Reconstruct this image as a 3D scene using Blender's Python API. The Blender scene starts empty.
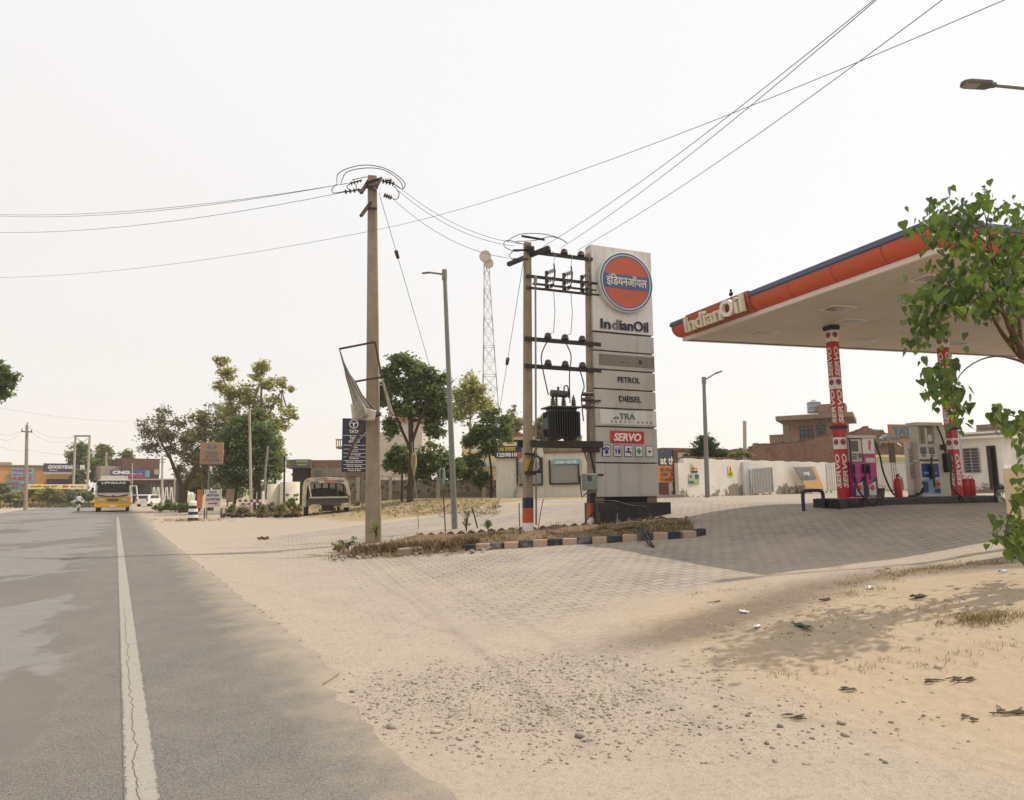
import bpy, bmesh, math, random
import numpy as np
from mathutils import Matrix, Vector
random.seed(7); RNG = np.random.default_rng(7)
SC = bpy.context.scene; COL = SC.collection; PI = math.pi

# ------------------------------------------------------------------ camera, sky, sun, exposure
CAM_H = 1.6; FOC = 683.0
_p = math.atan(89.0/683.0); _r = math.radians(0.8)
FWD = Vector((0, math.cos(_p), math.sin(_p))); _r0 = Vector((1, 0, 0)); _u0 = _r0.cross(FWD)
RGT = math.cos(_r)*_r0 - math.sin(_r)*_u0; UPV = math.cos(_r)*_u0 + math.sin(_r)*_r0
cam = bpy.data.cameras.new('camera'); cam.sensor_width = 36; cam.lens = 24.01; cam.clip_start = .05; cam.clip_end = 6000
camo = bpy.data.objects.new('camera', cam); COL.objects.link(camo); SC.camera = camo
camo.matrix_world = Matrix(((RGT.x, UPV.x, -FWD.x, 0), (RGT.y, UPV.y, -FWD.y, 0), (RGT.z, UPV.z, -FWD.z, CAM_H), (0, 0, 0, 1)))
SUN_EL, SUN_AZ = math.radians(56), math.radians(72)          # azimuth clockwise from +Y
W = bpy.data.worlds.new('World'); SC.world = W; W.use_nodes = True; nt = W.node_tree
sk = nt.nodes.new('ShaderNodeTexSky'); sk.sky_type = 'NISHITA'; sk.sun_disc = False
sk.sun_elevation = SUN_EL; sk.sun_rotation = SUN_AZ; sk.dust_density = 1.5; sk.air_density = 1.0; sk.ozone_density = 1.0
hz = nt.nodes.new('ShaderNodeMix'); hz.data_type = 'RGBA'; hz.inputs[0].default_value = .86      # thick pale dust haze over the blue
tc = nt.nodes.new('ShaderNodeTexCoord'); dp = nt.nodes.new('ShaderNodeVectorMath'); dp.operation = 'DOT_PRODUCT'; dp.inputs[1].default_value = (.35, .05, .9)
nt.links.new(tc.outputs['Generated'], dp.inputs[0]); mr = nt.nodes.new('ShaderNodeMapRange'); mr.inputs[1].default_value = -.18; mr.inputs[2].default_value = .40; nt.links.new(dp.outputs['Value'], mr.inputs[0])
hc_ = nt.nodes.new('ShaderNodeMix'); hc_.data_type = 'RGBA'; hc_.inputs[6].default_value = (6.75, 6.3, 5.85, 1); hc_.inputs[7].default_value = (7.3, 7.2, 7.05, 1)
nt.links.new(mr.outputs[0], hc_.inputs[0]); nt.links.new(hc_.outputs[2], hz.inputs[7])
nt.links.new(sk.outputs[0], hz.inputs[6]); nt.links.new(hz.outputs[2], nt.nodes['Background'].inputs[0])
nt.nodes['Background'].inputs[1].default_value = .15
sl = bpy.data.lights.new('sun', 'SUN'); sl.energy = 3.7; sl.angle = math.radians(.6); sl.color = (1, .93, .82)
so = bpy.data.objects.new('sun', sl); COL.objects.link(so)
_sd = Vector((math.sin(SUN_AZ)*math.cos(SUN_EL), math.cos(SUN_AZ)*math.cos(SUN_EL), math.sin(SUN_EL)))
so.rotation_euler = _sd.to_track_quat('Z', 'Y').to_euler(); so.location = _sd*60
vs = SC.view_settings; vs.view_transform = 'Standard'; vs.look = 'None'; vs.exposure = -0.06; vs.gamma = 1; vs.use_curve_mapping = False
SC.render.engine = 'CYCLES'; SC.cycles.max_bounces = 6; SC.cycles.transparent_max_bounces = 6; SC.cycles.volume_bounces = 1

# ------------------------------------------------------------------ places
def ray(px, py):
    d = RGT*((px-512)/FOC) + UPV*((400-py)/FOC) + FWD
    return d/d.y
def at(px, py, Y): d = ray(px, py); return Vector((d.x*Y, Y, CAM_H + d.z*Y))
_S = np.array([-60, 4.5, 9, 12.2, 15.4, 18, 40, 90]); _Z = np.array([0, 0, .33, .57, 1.04, 1.07, 1.09, 1.1])
_ss = np.linspace(-60, 90, 1501); _zz = np.convolve(np.pad(np.interp(_ss, _S, _Z), 12, mode='edge'), np.ones(25)/25, mode='valid')
def sstep(a, b, x): t = np.clip((x-a)/(b-a), 0, 1); return t*t*(3-2*t)
def lat(x, y): return x*.8660254 + y*.5
def ground_np(x, y):
    s = lat(x, y)
    z = np.interp(s, _ss, _zz)*sstep(-25, -10, x)
    k = sstep(2.0, 3.5, s)
    z = z + .24*np.exp(-(((x-5.9)/2.6)**2 + ((y-7.6)/1.3)**2))*k
    z = z + .05*np.exp(-(((x-2.6)/1.2)**2 + ((y-7.2)/.7)**2))*k
    z = z + k*sstep(1.4, 2.2, s)*(.012*np.sin(x*1.7+.4*y)*np.sin(y*1.3-.6*x) + .008*np.sin(x*4.1+y*2.2)*np.sin(y*3.7))*np.exp(-np.maximum(y-12, 0)/8)
    return z
def ground(x, y): return float(ground_np(np.array([x], float), np.array([y], float))[0])
_TT = np.geomspace(2.0, 400.0, 700)
def gp(px, py):
    """ground point seen at a photo position"""
    d = ray(px, py); h = CAM_H + d.z*_TT - ground_np(d.x*_TT, _TT); k = np.argmax(h < 0) if (h < 0).any() else len(_TT)-1; k = max(k, 1)
    f = h[k-1]/(h[k-1]-h[k]) if h[k] < 0 else 1.0; b = _TT[k-1]+(_TT[k]-_TT[k-1])*f
    return Vector((d.x*b, b, ground(d.x*b, b)))
def col(px, Y, py=490):
    """ground point under a photo column at a chosen distance"""
    d = ray(px, py); return Vector((d.x*Y, Y, ground(d.x*Y, Y)))

# ------------------------------------------------------------------ mesh builder
def frame(o, x, y):
    x = Vector(x).normalized(); y = Vector(y); z = x.cross(y).normalized(); y = z.cross(x)
    return Matrix(((x.x, y.x, z.x, o[0]), (x.y, y.y, z.y, o[1]), (x.z, y.z, z.z, o[2]), (0, 0, 0, 1)))
_TXT = {}
def text_geo(s, bold=0.0, shear=0.0):
    k = (s, bold, shear)
    if k not in _TXT:
        c = bpy.data.curves.new('txt', 'FONT'); c.body = s; c.size = 1; c.offset = bold; c.shear = shear
        c.resolution_u = 3; c.extrude = .5; c.align_x = 'CENTER'
        o = bpy.data.objects.new('txt', c); COL.objects.link(o)
        dg = bpy.context.evaluated_depsgraph_get(); m = o.evaluated_get(dg).to_mesh()
        V = [v.co.copy() for v in m.vertices]; Fc = [tuple(p.vertices) for p in m.polygons]
        o.evaluated_get(dg).to_mesh_clear(); bpy.data.objects.remove(o); bpy.data.curves.remove(c)
        xs = [v.x for v in V]; ys = [v.y for v in V]
        _TXT[k] = (V, Fc, min(xs), max(xs), min(ys), max(ys))
    return _TXT[k]
class MB:
    def __init__(s, M=None): s.v = []; s.f = []; s.mi = []; s.sm = []; s.M = M or Matrix.Identity(4); s.m = 0
    def add(s, V, Fc, smooth=False):
        b = len(s.v); M = s.M
        s.v += [tuple(M @ Vector(v)) for v in V]
        for f in Fc: s.f.append(tuple(i+b for i in f)); s.mi.append(s.m); s.sm.append(smooth)
        return s
    def box(s, x0, x1, y0, y1, z0, z1):
        V = [(x, y, z) for z in (z0, z1) for y in (y0, y1) for x in (x0, x1)]
        return s.add(V, [(0, 2, 3, 1), (4, 5, 7, 6), (0, 1, 5, 4), (2, 6, 7, 3), (0, 4, 6, 2), (1, 3, 7, 5)])
    def bar(s, p, q, w, h=None, up=(0, 0, 1)):
        """square bar from p to q"""
        p = Vector(p); q = Vector(q); h = h or w; d = (q-p); L = d.length; d.normalize(); u = Vector(up)
        if abs(d.dot(u)) > .98: u = Vector((0, 1, 0))
        a = d.cross(u).normalized(); b = a.cross(d)
        V = [o + a*(i*w/2) + b*(j*h/2) for o in (p, q) for i, j in ((-1, -1), (1, -1), (1, 1), (-1, 1))]
        return s.add(V, [(0, 1, 2, 3), (7, 6, 5, 4), (0, 4, 5, 1), (1, 5, 6, 2), (2, 6, 7, 3), (3, 7, 4, 0)])
    def taper(s, p, w0, d0, q, w1, d1, ch=0.0):
        p = Vector(p); q = Vector(q); V = []
        for o, w, d in ((p, w0/2, d0/2), (q, w1/2, d1/2)):
            c = ch
            V += [(o.x+x, o.y+y, o.z) for x, y in ((-w+c, -d), (w-c, -d), (w, -d+c), (w, d-c), (w-c, d), (-w+c, d), (-w, d-c), (-w, -d+c))]
        n = 8
        return s.add(V, [tuple(range(n))[::-1], tuple(range(n, 2*n))] + [(i, (i+1) % n, n+(i+1) % n, n+i) for i in range(n)])
    def tube(s, pts, r, n=8, caps=True, smooth=True):
        pts = [Vector(p) for p in pts]; R = r if isinstance(r, (list, tuple)) else [r]*len(pts); V = []; Fc = []
        t = (pts[1]-pts[0]).normalized(); u = Vector((0, 0, 1)) if abs(t.z) < .9 else Vector((1, 0, 0)); a = t.cross(u).normalized()
        for i, p in enumerate(pts):
            t = ((pts[min(i+1, len(pts)-1)]) - pts[max(i-1, 0)]).normalized()
            a = (a - t*a.dot(t)).normalized(); b = t.cross(a)
            V += [p + (a*math.cos(2*PI*k/n) + b*math.sin(2*PI*k/n))*R[i] for k in range(n)]
        for i in range(len(pts)-1):
            for k in range(n): Fc.append((i*n+k, i*n+(k+1) % n, (i+1)*n+(k+1) % n, (i+1)*n+k))
        s.add(V, Fc, smooth)
        if caps:
            m = len(pts)-1; s.add(V[:n], [tuple(range(n))[::-1]]); s.add(V[m*n:], [tuple(range(n))])
        return s
    def cyl(s, p, q, r0, r1=None, n=14): return s.tube([p, q], [r0, r0 if r1 is None else r1], n)
    def lathe(s, prof, n=18, o=(0, 0, 0)):
        V = [(o[0]+r*math.cos(2*PI*k/n), o[1]+r*math.sin(2*PI*k/n), o[2]+z) for r, z in prof for k in range(n)]
        Fc = [(i*n+k, i*n+(k+1) % n, (i+1)*n+(k+1) % n, (i+1)*n+k) for i in range(len(prof)-1) for k in range(n)]
        s.add(V, Fc, True); m = len(prof)-1
        s.add(V[:n], [tuple(range(n))[::-1]]); s.add(V[m*n:], [tuple(range(n))]); return s
    def prism(s, poly, z0, z1):
        n = len(poly); V = [(x, y, z0) for x, y in poly] + [(x, y, z1) for x, y in poly]
        return s.add(V, [tuple(range(n))[::-1], tuple(range(n, 2*n))] + [(i, (i+1) % n, n+(i+1) % n, n+i) for i in range(n)])
    def disc(s, r, z0, z1, n=40, c=(0, 0)): return s.prism([(c[0]+r*math.cos(2*PI*k/n), c[1]+r*math.sin(2*PI*k/n)) for k in range(n)], z0, z1)
    def ring(s, r0, r1, z0, z1, n=48):
        V = []; 
        for k in range(n):
            c, d = math.cos(2*PI*k/n), math.sin(2*PI*k/n); V += [(r0*c, r0*d, z0), (r1*c, r1*d, z0), (r1*c, r1*d, z1), (r0*c, r0*d, z1)]
        Fc = []
        for k in range(n):
            a = 4*k; b = 4*((k+1) % n)
            for i in range(4): Fc.append((a+i, a+(i+1) % 4, b+(i+1) % 4, b+i)[::-1])
        return s.add(V, Fc)
    def ball(s, c, r, nu=12, nv=8):
        r = r if isinstance(r, (tuple, list)) else (r, r, r); V = []
        for j in range(nv+1):
            t = PI*j/nv
            for k in range(nu): V.append((c[0]+r[0]*math.sin(t)*math.cos(2*PI*k/nu), c[1]+r[1]*math.sin(t)*math.sin(2*PI*k/nu), c[2]+r[2]*math.cos(t)))
        return s.add(V, [(j*nu+k, (j+1)*nu+k, (j+1)*nu+(k+1) % nu, j*nu+(k+1) % nu) for j in range(nv) for k in range(nu)], True)
    def grid(s, fn, nu, nv, smooth=True):
        V = [fn(i/nu, j/nv) for j in range(nv+1) for i in range(nu+1)]
        return s.add(V, [(j*(nu+1)+i, j*(nu+1)+i+1, (j+1)*(nu+1)+i+1, (j+1)*(nu+1)+i) for j in range(nv) for i in range(nu)], smooth)
    def text(s, t, h, w=None, depth=.01, o=(0, 0, 0), bold=.012, shear=0.0, cap=False):
        """text centred on o in the builder's frame (x right, y up, z towards the reader); h = height, w = width"""
        V, Fc, x0, x1, y0, y1 = text_geo(t, bold, shear)
        ky = h/(y1-y0); kx = ky if w is None else w/(x1-x0); cx, cy = (x0+x1)/2, (y0+y1)/2
        return s.add([(o[0]+(v.x-cx)*kx, o[1]+(v.y-cy)*ky, o[2]+(v.z+.5)*depth) for v in V], Fc)
    def build(s, name, mats, parent=None, bevel=0, solid=0):
        me = bpy.data.meshes.new(name); me.from_pydata(s.v, [], s.f); me.update()
        for m in (mats if isinstance(mats, (list, tuple)) else [mats]): me.materials.append(m)
        me.polygons.foreach_set('material_index', s.mi); me.polygons.foreach_set('use_smooth', s.sm)
        o = bpy.data.objects.new(name, me); COL.objects.link(o)
        if parent: o.parent = parent
        if solid: md = o.modifiers.new('t', 'SOLIDIFY'); md.thickness = solid; md.offset = 0
        if bevel: md = o.modifiers.new('b', 'BEVEL'); md.width = bevel; md.segments = 2; md.limit_method = 'ANGLE'; md.angle_limit = .7
        return o
def tag(o, label=None, cat=None, group=None, kind=None):
    if label: o['label'] = label
    if cat: o['category'] = cat
    if group: o['group'] = group
    if kind: o['kind'] = kind
    return o
def thing(name, label, cat, loc=(0, 0, 0), rz=0, group=None):
    o = bpy.data.objects.new(name, None); COL.objects.link(o); o.empty_display_size = .2
    o.location = loc; o.rotation_euler = (0, 0, math.radians(rz)); return tag(o, label, cat, group)
def kids(o): return [c for c in COL.objects if c.parent == o]
def dup(o, loc=None, rz=None, label=None, parent=None):
    c = o.copy(); COL.objects.link(c)
    if parent: c.parent = parent
    if loc is not None: c.location = loc
    if rz is not None: c.rotation_euler = (0, 0, math.radians(rz))
    if label: c['label'] = label
    for k in kids(o): dup(k, parent=c)
    return c
def local(root):
    """builder whose input is world coordinates, for a part of an unrotated root"""
    return MB(Matrix.Translation(-Vector(root.location)))
def npmesh(name, V, Fc, mats, parent=None, attr=None, smooth=False):
    V = np.asarray(V, np.float32); Fc = np.asarray(Fc, np.int32); k = Fc.shape[1]; n = len(Fc)
    me = bpy.data.meshes.new(name); me.vertices.add(len(V)); me.vertices.foreach_set('co', V.ravel())
    me.loops.add(n*k); me.loops.foreach_set('vertex_index', Fc.ravel())
    me.polygons.add(n); me.polygons.foreach_set('loop_start', np.arange(0, n*k, k, dtype=np.int32))
    if smooth: me.polygons.foreach_set('use_smooth', np.ones(n, bool))
    for key, a in (attr or {}).items():
        at_ = me.attributes.new(key, 'FLOAT', 'POINT'); at_.data.foreach_set('value', np.asarray(a, np.float32))
    me.update(calc_edges=True); me.validate()
    for m in (mats if isinstance(mats, (list, tuple)) else [mats]): me.materials.append(m)
    o = bpy.data.objects.new(name, me); COL.objects.link(o)
    if parent: o.parent = parent
    return o

# ------------------------------------------------------------------ materials
def lin(r, g, b):
    f = lambda c: (c/255/12.92 if c/255 <= .04045 else ((c/255+.055)/1.055)**2.4)
    return (f(r), f(g), f(b))
class NT:
    def __init__(s, name):
        s.m = bpy.data.materials.new(name); s.m.use_nodes = True; s.t = s.m.node_tree; s.b = s.t.nodes['Principled BSDF']
    def n(s, typ, **k):
        o = s.t.nodes.new('ShaderNode'+typ)
        for a, v in k.items(): setattr(o, a, v)
        return o
    def l(s, a, b): s.t.links.new(a, b); return b
    def val(s, x, sock):
        if hasattr(x, 'default_value') or hasattr(x, 'is_output'): s.t.links.new(x, sock)
        else: sock.default_value = x if not isinstance(x, tuple) else (x + (1,) if len(x) == 3 and len(sock.default_value) == 4 else x)
    def math(s, op, a, b=0.0, c=None):
        o = s.n('Math', operation=op); s.val(a, o.inputs[0]); s.val(b, o.inputs[1])
        if c is not None: s.val(c, o.inputs[2])
        return o.outputs[0]
    def mix(s, f, a, b, mode='MIX'):
        o = s.n('Mix', data_type='RGBA', blend_type=mode); s.val(f, o.inputs[0]); s.val(a, o.inputs[6]); s.val(b, o.inputs[7]); return o.outputs[2]
    def pos(s): 
        if not hasattr(s, '_p'): s._p = s.n('NewGeometry').outputs['Position']
        return s._p
    def scaled(s, v):
        o = s.n('Mapping'); s.l(s.pos(), o.inputs[0]); o.inputs[3].default_value = v; return o.outputs[0]
    def noise(s, scale, detail=4, rough=.55, vec=None, dist=0.0):
        o = s.n('TexNoise'); o.inputs['Scale'].default_value = scale; o.inputs['Detail'].default_value = detail
        o.inputs['Roughness'].default_value = rough; o.inputs['Distortion'].default_value = dist
        s.l(vec if vec is not None else s.pos(), o.inputs['Vector']); return o.outputs['Fac']
    def ramp(s, f, a, b, lo=0.0, hi=1.0):
        o = s.n('MapRange'); s.val(f, o.inputs[0]); o.inputs[1].default_value = a; o.inputs[2].default_value = b
        o.inputs[3].default_value = lo; o.inputs[4].default_value = hi; return o.outputs[0]
    def attr(s, name): o = s.n('Attribute'); o.attribute_name = name; return o.outputs['Fac']
    def bump(s, h, strength=.3, dist=.02):
        o = s.n('Bump'); o.inputs['Strength'].default_value = strength; o.inputs['Distance'].default_value = dist
        s.l(h, o.inputs['Height']); s.l(o.outputs[0], s.b.inputs['Normal'])
    def out(s, colr=None, rough=.8, metal=0.0, spec=.3):
        if colr is not None: s.val(colr, s.b.inputs['Base Color'])
        s.val(rough, s.b.inputs['Roughness']); s.b.inputs['Metallic'].default_value = metal
        s.b.inputs['Specular IOR Level'].default_value = spec; return s.m
_MATS = {}
def mat(name, c, rough=.7, var=.18, scale=3.0, bump=0.0, metal=0.0, spec=.3, dirt=None, damt=.5, dthr=.58, streak=False):
    """a painted / weathered surface: two scales of noise in the colour, patches of dirt, optional rain streaks"""
    if name in _MATS: return _MATS[name]
    t = NT(name); c = tuple(c)
    a = t.noise(scale, 3); b = t.noise(scale*9, 4)
    f = t.math('ADD', t.math('MULTIPLY', a, .65), t.math('MULTIPLY', b, .35))
    lo = tuple(x*(1-var) for x in c); hi = tuple(min(x*(1+var), .95) for x in c)
    cc = t.mix(t.ramp(f, .3, .7), lo, hi)
    if dirt is not None:
        d = t.noise(1.0 if not streak else 1.6, 6, .65, t.scaled((3, 3, .35)) if streak else t.scaled((scale*.4,)*3), .3)
        cc = t.mix(t.ramp(d, dthr, dthr+.22, 0, damt), cc, tuple(dirt))
    if bump: t.bump(b, bump, .02)
    r = t.ramp(a, .3, .7, max(rough-.08, .05), min(rough+.1, 1))
    _MATS[name] = t.out(cc, r, metal, spec); return _MATS[name]

# ------------------------------------------------------------------ ground, road, paving
def sand_colour(t):
    a = t.noise(.35, 4); b = t.noise(2.6, 5, .62); c = t.noise(17, 5, .7); d = t.noise(75, 3, .7); e = t.noise(150, 2, .7)
    base = t.mix(t.ramp(a, .35, .65), (.425, .352, .277), (.44, .355, .272))
    base = t.mix(t.ramp(b, .38, .68, 0, .8), base, (.375, .312, .24))
    base = t.mix(t.ramp(c, .5, .68, 0, .6), base, (.25, .205, .16))
    base = t.mix(t.ramp(d, .52, .66, 0, .75), base, (.22, .175, .13)); base = t.mix(t.ramp(e, .55, .68, 0, .8), base, (.56, .48, .38))
    return base, t.math('ADD', t.math('ADD', t.math('MULTIPLY', c, 1.0), t.math('MULTIPLY', d, .55)), t.math('MULTIPLY', e, .25))
def sand_full(t):
    base, h = sand_colour(t); n = t.noise(1.1, 6, .7); n2 = t.noise(9, 5, .7)
    y = t.ramp(t.math('ADD', t.attr('warm'), t.math('MULTIPLY', n, .5)), .5, 1.1, 0, .8)
    base = t.mix(y, base, t.mix(t.ramp(n2, .3, .7), (.485, .375, .255), (.40, .305, .205)))
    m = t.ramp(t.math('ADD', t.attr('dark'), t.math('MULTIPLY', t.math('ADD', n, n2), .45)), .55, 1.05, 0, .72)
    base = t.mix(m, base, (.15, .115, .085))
    vo = t.n('TexVoronoi'); vo.inputs['Scale'].default_value = 38; vo.inputs['Randomness'].default_value = 1; t.l(t.pos(), vo.inputs['Vector']); sc = t.n('SeparateColor'); t.l(vo.outputs['Color'], sc.inputs[0])
    peb = t.mix(sc.outputs[0], (.10, .09, .08), (.40, .35, .29)); gm = t.ramp(t.math('ADD', t.attr('gravel'), t.math('MULTIPLY', t.math('ADD', n, n2), .4)), .75, 1.05)
    vis = t.math('MULTIPLY', t.ramp(vo.outputs['Distance'], .42, .34), t.math('GREATER_THAN', sc.outputs[1], .45)); base = t.mix(t.math('MULTIPLY', gm, vis), base, peb)
    h = t.math('ADD', h, t.math('MULTIPLY', t.math('MULTIPLY', gm, vis), 1.2))
    return base, h
def ground_mat():
    t = NT('sandy_ground'); base, h = sand_full(t)
    n = t.noise(1.1, 6, .7); n2 = t.noise(9, 5, .7)
    d = t.ramp(t.math('ADD', t.attr('dry'), t.math('MULTIPLY', n, .6)), .6, 1.0)
    dry = t.mix(t.ramp(n2, .3, .7), (.36, .265, .135), (.30, .24, .15))
    dry = t.mix(t.ramp(t.noise(.5, 5, .6), .52, .66, 0, .8), dry, (.20, .19, .075))
    base = t.mix(d, base, dry)
    # shallow drag marks and tyre tracks
    w = t.n('TexWave'); w.bands_direction = 'DIAGONAL'; w.inputs['Scale'].default_value = 2.3; w.inputs['Distortion'].default_value = 5
    w.inputs['Detail'].default_value = 3; t.l(t.scaled((1, .45, 1)), w.inputs['Vector'])
    hh = t.math('ADD', t.math('ADD', h, t.math('MULTIPLY', n2, 1.6)), t.math('MULTIPLY', w.outputs['Fac'], t.math('MULTIPLY', t.attr('warm'), .5)))
    t.bump(hh, .5, .04)
    return t.out(base, .95, 0, .1)
def gauss(x, y, cx, cy, rx, ry, a=0.0):
    c, s = math.cos(a), math.sin(a); u = (x-cx)*c+(y-cy)*s; v = -(x-cx)*s+(y-cy)*c
    return np.exp(-((u/rx)**2+(v/ry)**2))
def axis(a, b, step, lo, hi, g=1.09):
    xs = list(np.arange(a, b, step)); d = step
    while xs[-1] < hi: d *= g; xs.append(xs[-1]+d)
    d = step; pre = [a]
    while pre[-1] > lo: d *= g; pre.append(pre[-1]-d)
    return np.array(pre[:0:-1] + xs)
xs = axis(-4, 9, .1, -690, 690); ys = axis(2.0, 13, .1, -60, 880)
X, Y = np.meshgrid(xs, ys); Z = ground_np(X, Y)
nx, ny = len(xs), len(ys); I = np.arange(nx*ny).reshape(ny, nx)
Fq = np.stack([I[:-1, :-1], I[:-1, 1:], I[1:, 1:], I[1:, :-1]], -1).reshape(-1, 4)
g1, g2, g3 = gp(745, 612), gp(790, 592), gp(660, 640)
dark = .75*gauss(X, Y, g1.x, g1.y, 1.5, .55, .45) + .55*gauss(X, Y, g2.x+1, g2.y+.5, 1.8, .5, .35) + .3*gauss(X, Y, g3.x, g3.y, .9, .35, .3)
def grv(X, Y):
    o = 0
    for px, py, rx, ry, a in ((500, 688, 1.3, .9, .7), (430, 690, .6, .45, .4), (570, 664, .9, .6, .45), (600, 706, .5, .3, .6), (660, 715, 1.1, .6, .3)): q = gp(px, py); o = o + a*gauss(X, Y, q.x, q.y, rx, ry, .3)
    return np.minimum(o, .95)
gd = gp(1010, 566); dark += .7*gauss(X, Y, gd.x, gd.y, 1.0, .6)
warm = sstep(3.2, 5.5, lat(X, Y))*sstep(11, 7.5, Y)*sstep(.3, 2.2, X)
dry = sstep(27, 31, Y)*sstep(.5, 3, lat(X, Y)-7.0)
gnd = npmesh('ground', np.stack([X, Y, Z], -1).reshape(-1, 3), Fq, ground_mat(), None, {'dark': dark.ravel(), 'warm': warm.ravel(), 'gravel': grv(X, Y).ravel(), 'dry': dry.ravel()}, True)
tag(gnd, kind='structure')

def lat_node(t, v=(.8660254, .5, 0)):
    o = t.n('VectorMath', operation='DOT_PRODUCT'); t.l(t.pos(), o.inputs[0]); o.inputs[1].default_value = v; return o.outputs['Value']
def road_mat():
    t = NT('worn_asphalt'); s = lat_node(t)
    big = t.noise(.55, 6, .62, t.scaled((1.0, .6, 1))); med = t.noise(3, 5, .6); fine = t.noise(60, 4, .75); vf = t.noise(130, 2, .7)
    base = t.mix(t.ramp(med, .3, .7), (.128, .117, .104), (.168, .153, .136))
    base = t.mix(t.ramp(fine, .46, .62, 0, .8), base, (.075, .068, .06)); base = t.mix(t.ramp(vf, .54, .66, 0, .85), base, (.37, .335, .29))
    patch = t.mix(t.ramp(med, .3, .7), (.195, .184, .170), (.230, .218, .203)); patch = t.mix(t.ramp(fine, .48, .64, 0, .5), patch, (.12, .112, .102))
    f = t.ramp(t.math('ADD', s, t.math('MULTIPLY', big, -4.6)), -2.75, -2.88)          # newer smooth patch with a torn edge
    base = t.mix(f, base, patch)
    old = t.ramp(t.noise(.28, 5, .6, t.scaled((1, .5, 1))), .56, .58, 0, .8); base = t.mix(t.math('MULTIPLY', f, old), base, (.125, .112, .10))
    for c in (-2.0, -6.4): pass
    sandm = t.ramp(t.math('ADD', s, t.math('MULTIPLY', t.noise(2.2, 6, .7), 1.3)), 1.75, 2.6, 0, .75)
    base = t.mix(sandm, base, (.42, .335, .24))
    dust = t.ramp(big, .4, .75, 0, .25); base = t.mix(dust, base, (.30, .25, .20))
    t.bump(t.math('ADD', t.math('MULTIPLY', fine, .6), t.math('MULTIPLY', vf, .5)), .5, .012)
    return t.out(base, .88, 0, .25)
def on_zero(px, py): d = ray(px, py); k = -CAM_H/d.z; return Vector((d.x*k, k, 0))
edge_px = [(385, 741), (365, 722), (348, 707), (322, 686), (338, 676), (320, 660), (293, 637), (234, 592), (191, 559), (156, 531), (146, 517)]
re_ = [on_zero(*p) for p in edge_px]
rd = Vector((-.5, .8660254, 0)); sd = Vector((.8660254, .5, 0))
first = re_[0] + (re_[0]-re_[1]).normalized()*8
path = [first] + re_ + [on_zero(147, 513.2), on_zero(153, 511.2), on_zero(170, 510), on_zero(200, 509.2), Vector((0, 74, 0)), Vector((90, 78, 0))]
jag = []
for i in range(len(path)-1):
    a, b = path[i], path[i+1]; n = max(2, int((b-a).length/.12)) if i < 10 else max(2, int((b-a).length/1.0))
    for k in range(n):
        p = a.lerp(b, k/n); am = .05 if i < 10 else .15
        jag.append(p + Vector((random.uniform(-am, am), random.uniform(-am, am)*.5, 0)))
jag.append(path[-1])
far = [Vector((90, 112, 0)), Vector((0, 108, 0)), Vector((-40, 112, 0)), Vector((-66, 122, 0)), on_zero(94, 504.6), on_zero(75, 505.4), on_zero(50, 507.4), on_zero(25, 509.6), on_zero(0, 513.6)]
back = far[-1] - rd*58
poly = [(p.x, p.y) for p in jag] + [(p.x, p.y) for p in far] + [(back.x, back.y), (first.x-9*sd.x, first.y-9*sd.y)]
mb = MB(); n = len(poly)
mb.add([(x, y, .022) for x, y in poly] + [(x, y, -.05) for x, y in poly], [tuple(range(n))] + [(i+n, (i+1) % n+n, (i+1) % n, i) for i in range(n)])
tag(mb.build('road', road_mat()), kind='structure')

def line_mat():
    t = NT('worn_white_line'); s = lat_node(t); u = lat_node(t, (-.5, .8660254, 0))
    n = t.noise(60, 4, .75); m = t.noise(7, 5, .65)
    c = t.mix(t.ramp(m, .3, .7), (.29, .26, .222), (.37, .335, .29)); c = t.mix(t.ramp(t.math('ADD', t.math('MULTIPLY', n, .6), t.math('MULTIPLY', m, .4)), .48, .64, 0, .8), c, (.20, .18, .155))
    cv = t.n('CombineXYZ'); t.l(u, cv.inputs[0]); wob = t.noise(2.2, 5, .7, cv.outputs[0])
    d = t.math('ABSOLUTE', t.math('SUBTRACT', t.math('SUBTRACT', s, .185), t.math('MULTIPLY', t.math('SUBTRACT', wob, .5), .16)))
    crack = t.math('MULTIPLY', t.ramp(t.math('ADD', d, t.math('MULTIPLY', n, .008)), .0045, .009, 1, 0), t.ramp(t.math('ADD', u, t.math('MULTIPLY', wob, 3.0)), 13.2, 12.0))
    ed = t.ramp(t.math('ADD', t.math('ABSOLUTE', t.math('SUBTRACT', s, .205)), t.math('MULTIPLY', t.math('SUBTRACT', t.noise(24, 5, .7), .5), .07)), .070, .078)
    c = t.mix(ed, c, t.mix(t.ramp(n, .4, .6), (.11, .10, .088), (.20, .18, .158)))
    return t.out(t.mix(crack, c, (.05, .043, .037)), .85, 0, .2)
mb = MB(); L = []
for k in range(0, 120):
    u = -3 + k*.5; c = .205 + (.012*max(0, u-46))**2*.9; L.append((sd*(c-.085) + rd*u, sd*(c+.085) + rd*u))
V = [p + Vector((0, 0, .026)) for a in L for p in a]
mb.add(V, [(2*i, 2*i+1, 2*i+3, 2*i+2) for i in range(len(L)-1)])
lm = line_mat(); tag(mb.build('road_edge_line', lm), kind='structure')
mb = MB()
for k in range(9):
    u0 = 22 + k*6.2; q = [sd*(-4.55)+rd*u0, sd*(-4.45)+rd*u0, sd*(-4.45)+rd*(u0+2.2), sd*(-4.55)+rd*(u0+2.2)]
    mb.add([p+Vector((0, 0, .026)) for p in q], [(0, 1, 2, 3)])
tag(mb.build('road_centre_line', lm), kind='structure')

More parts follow.
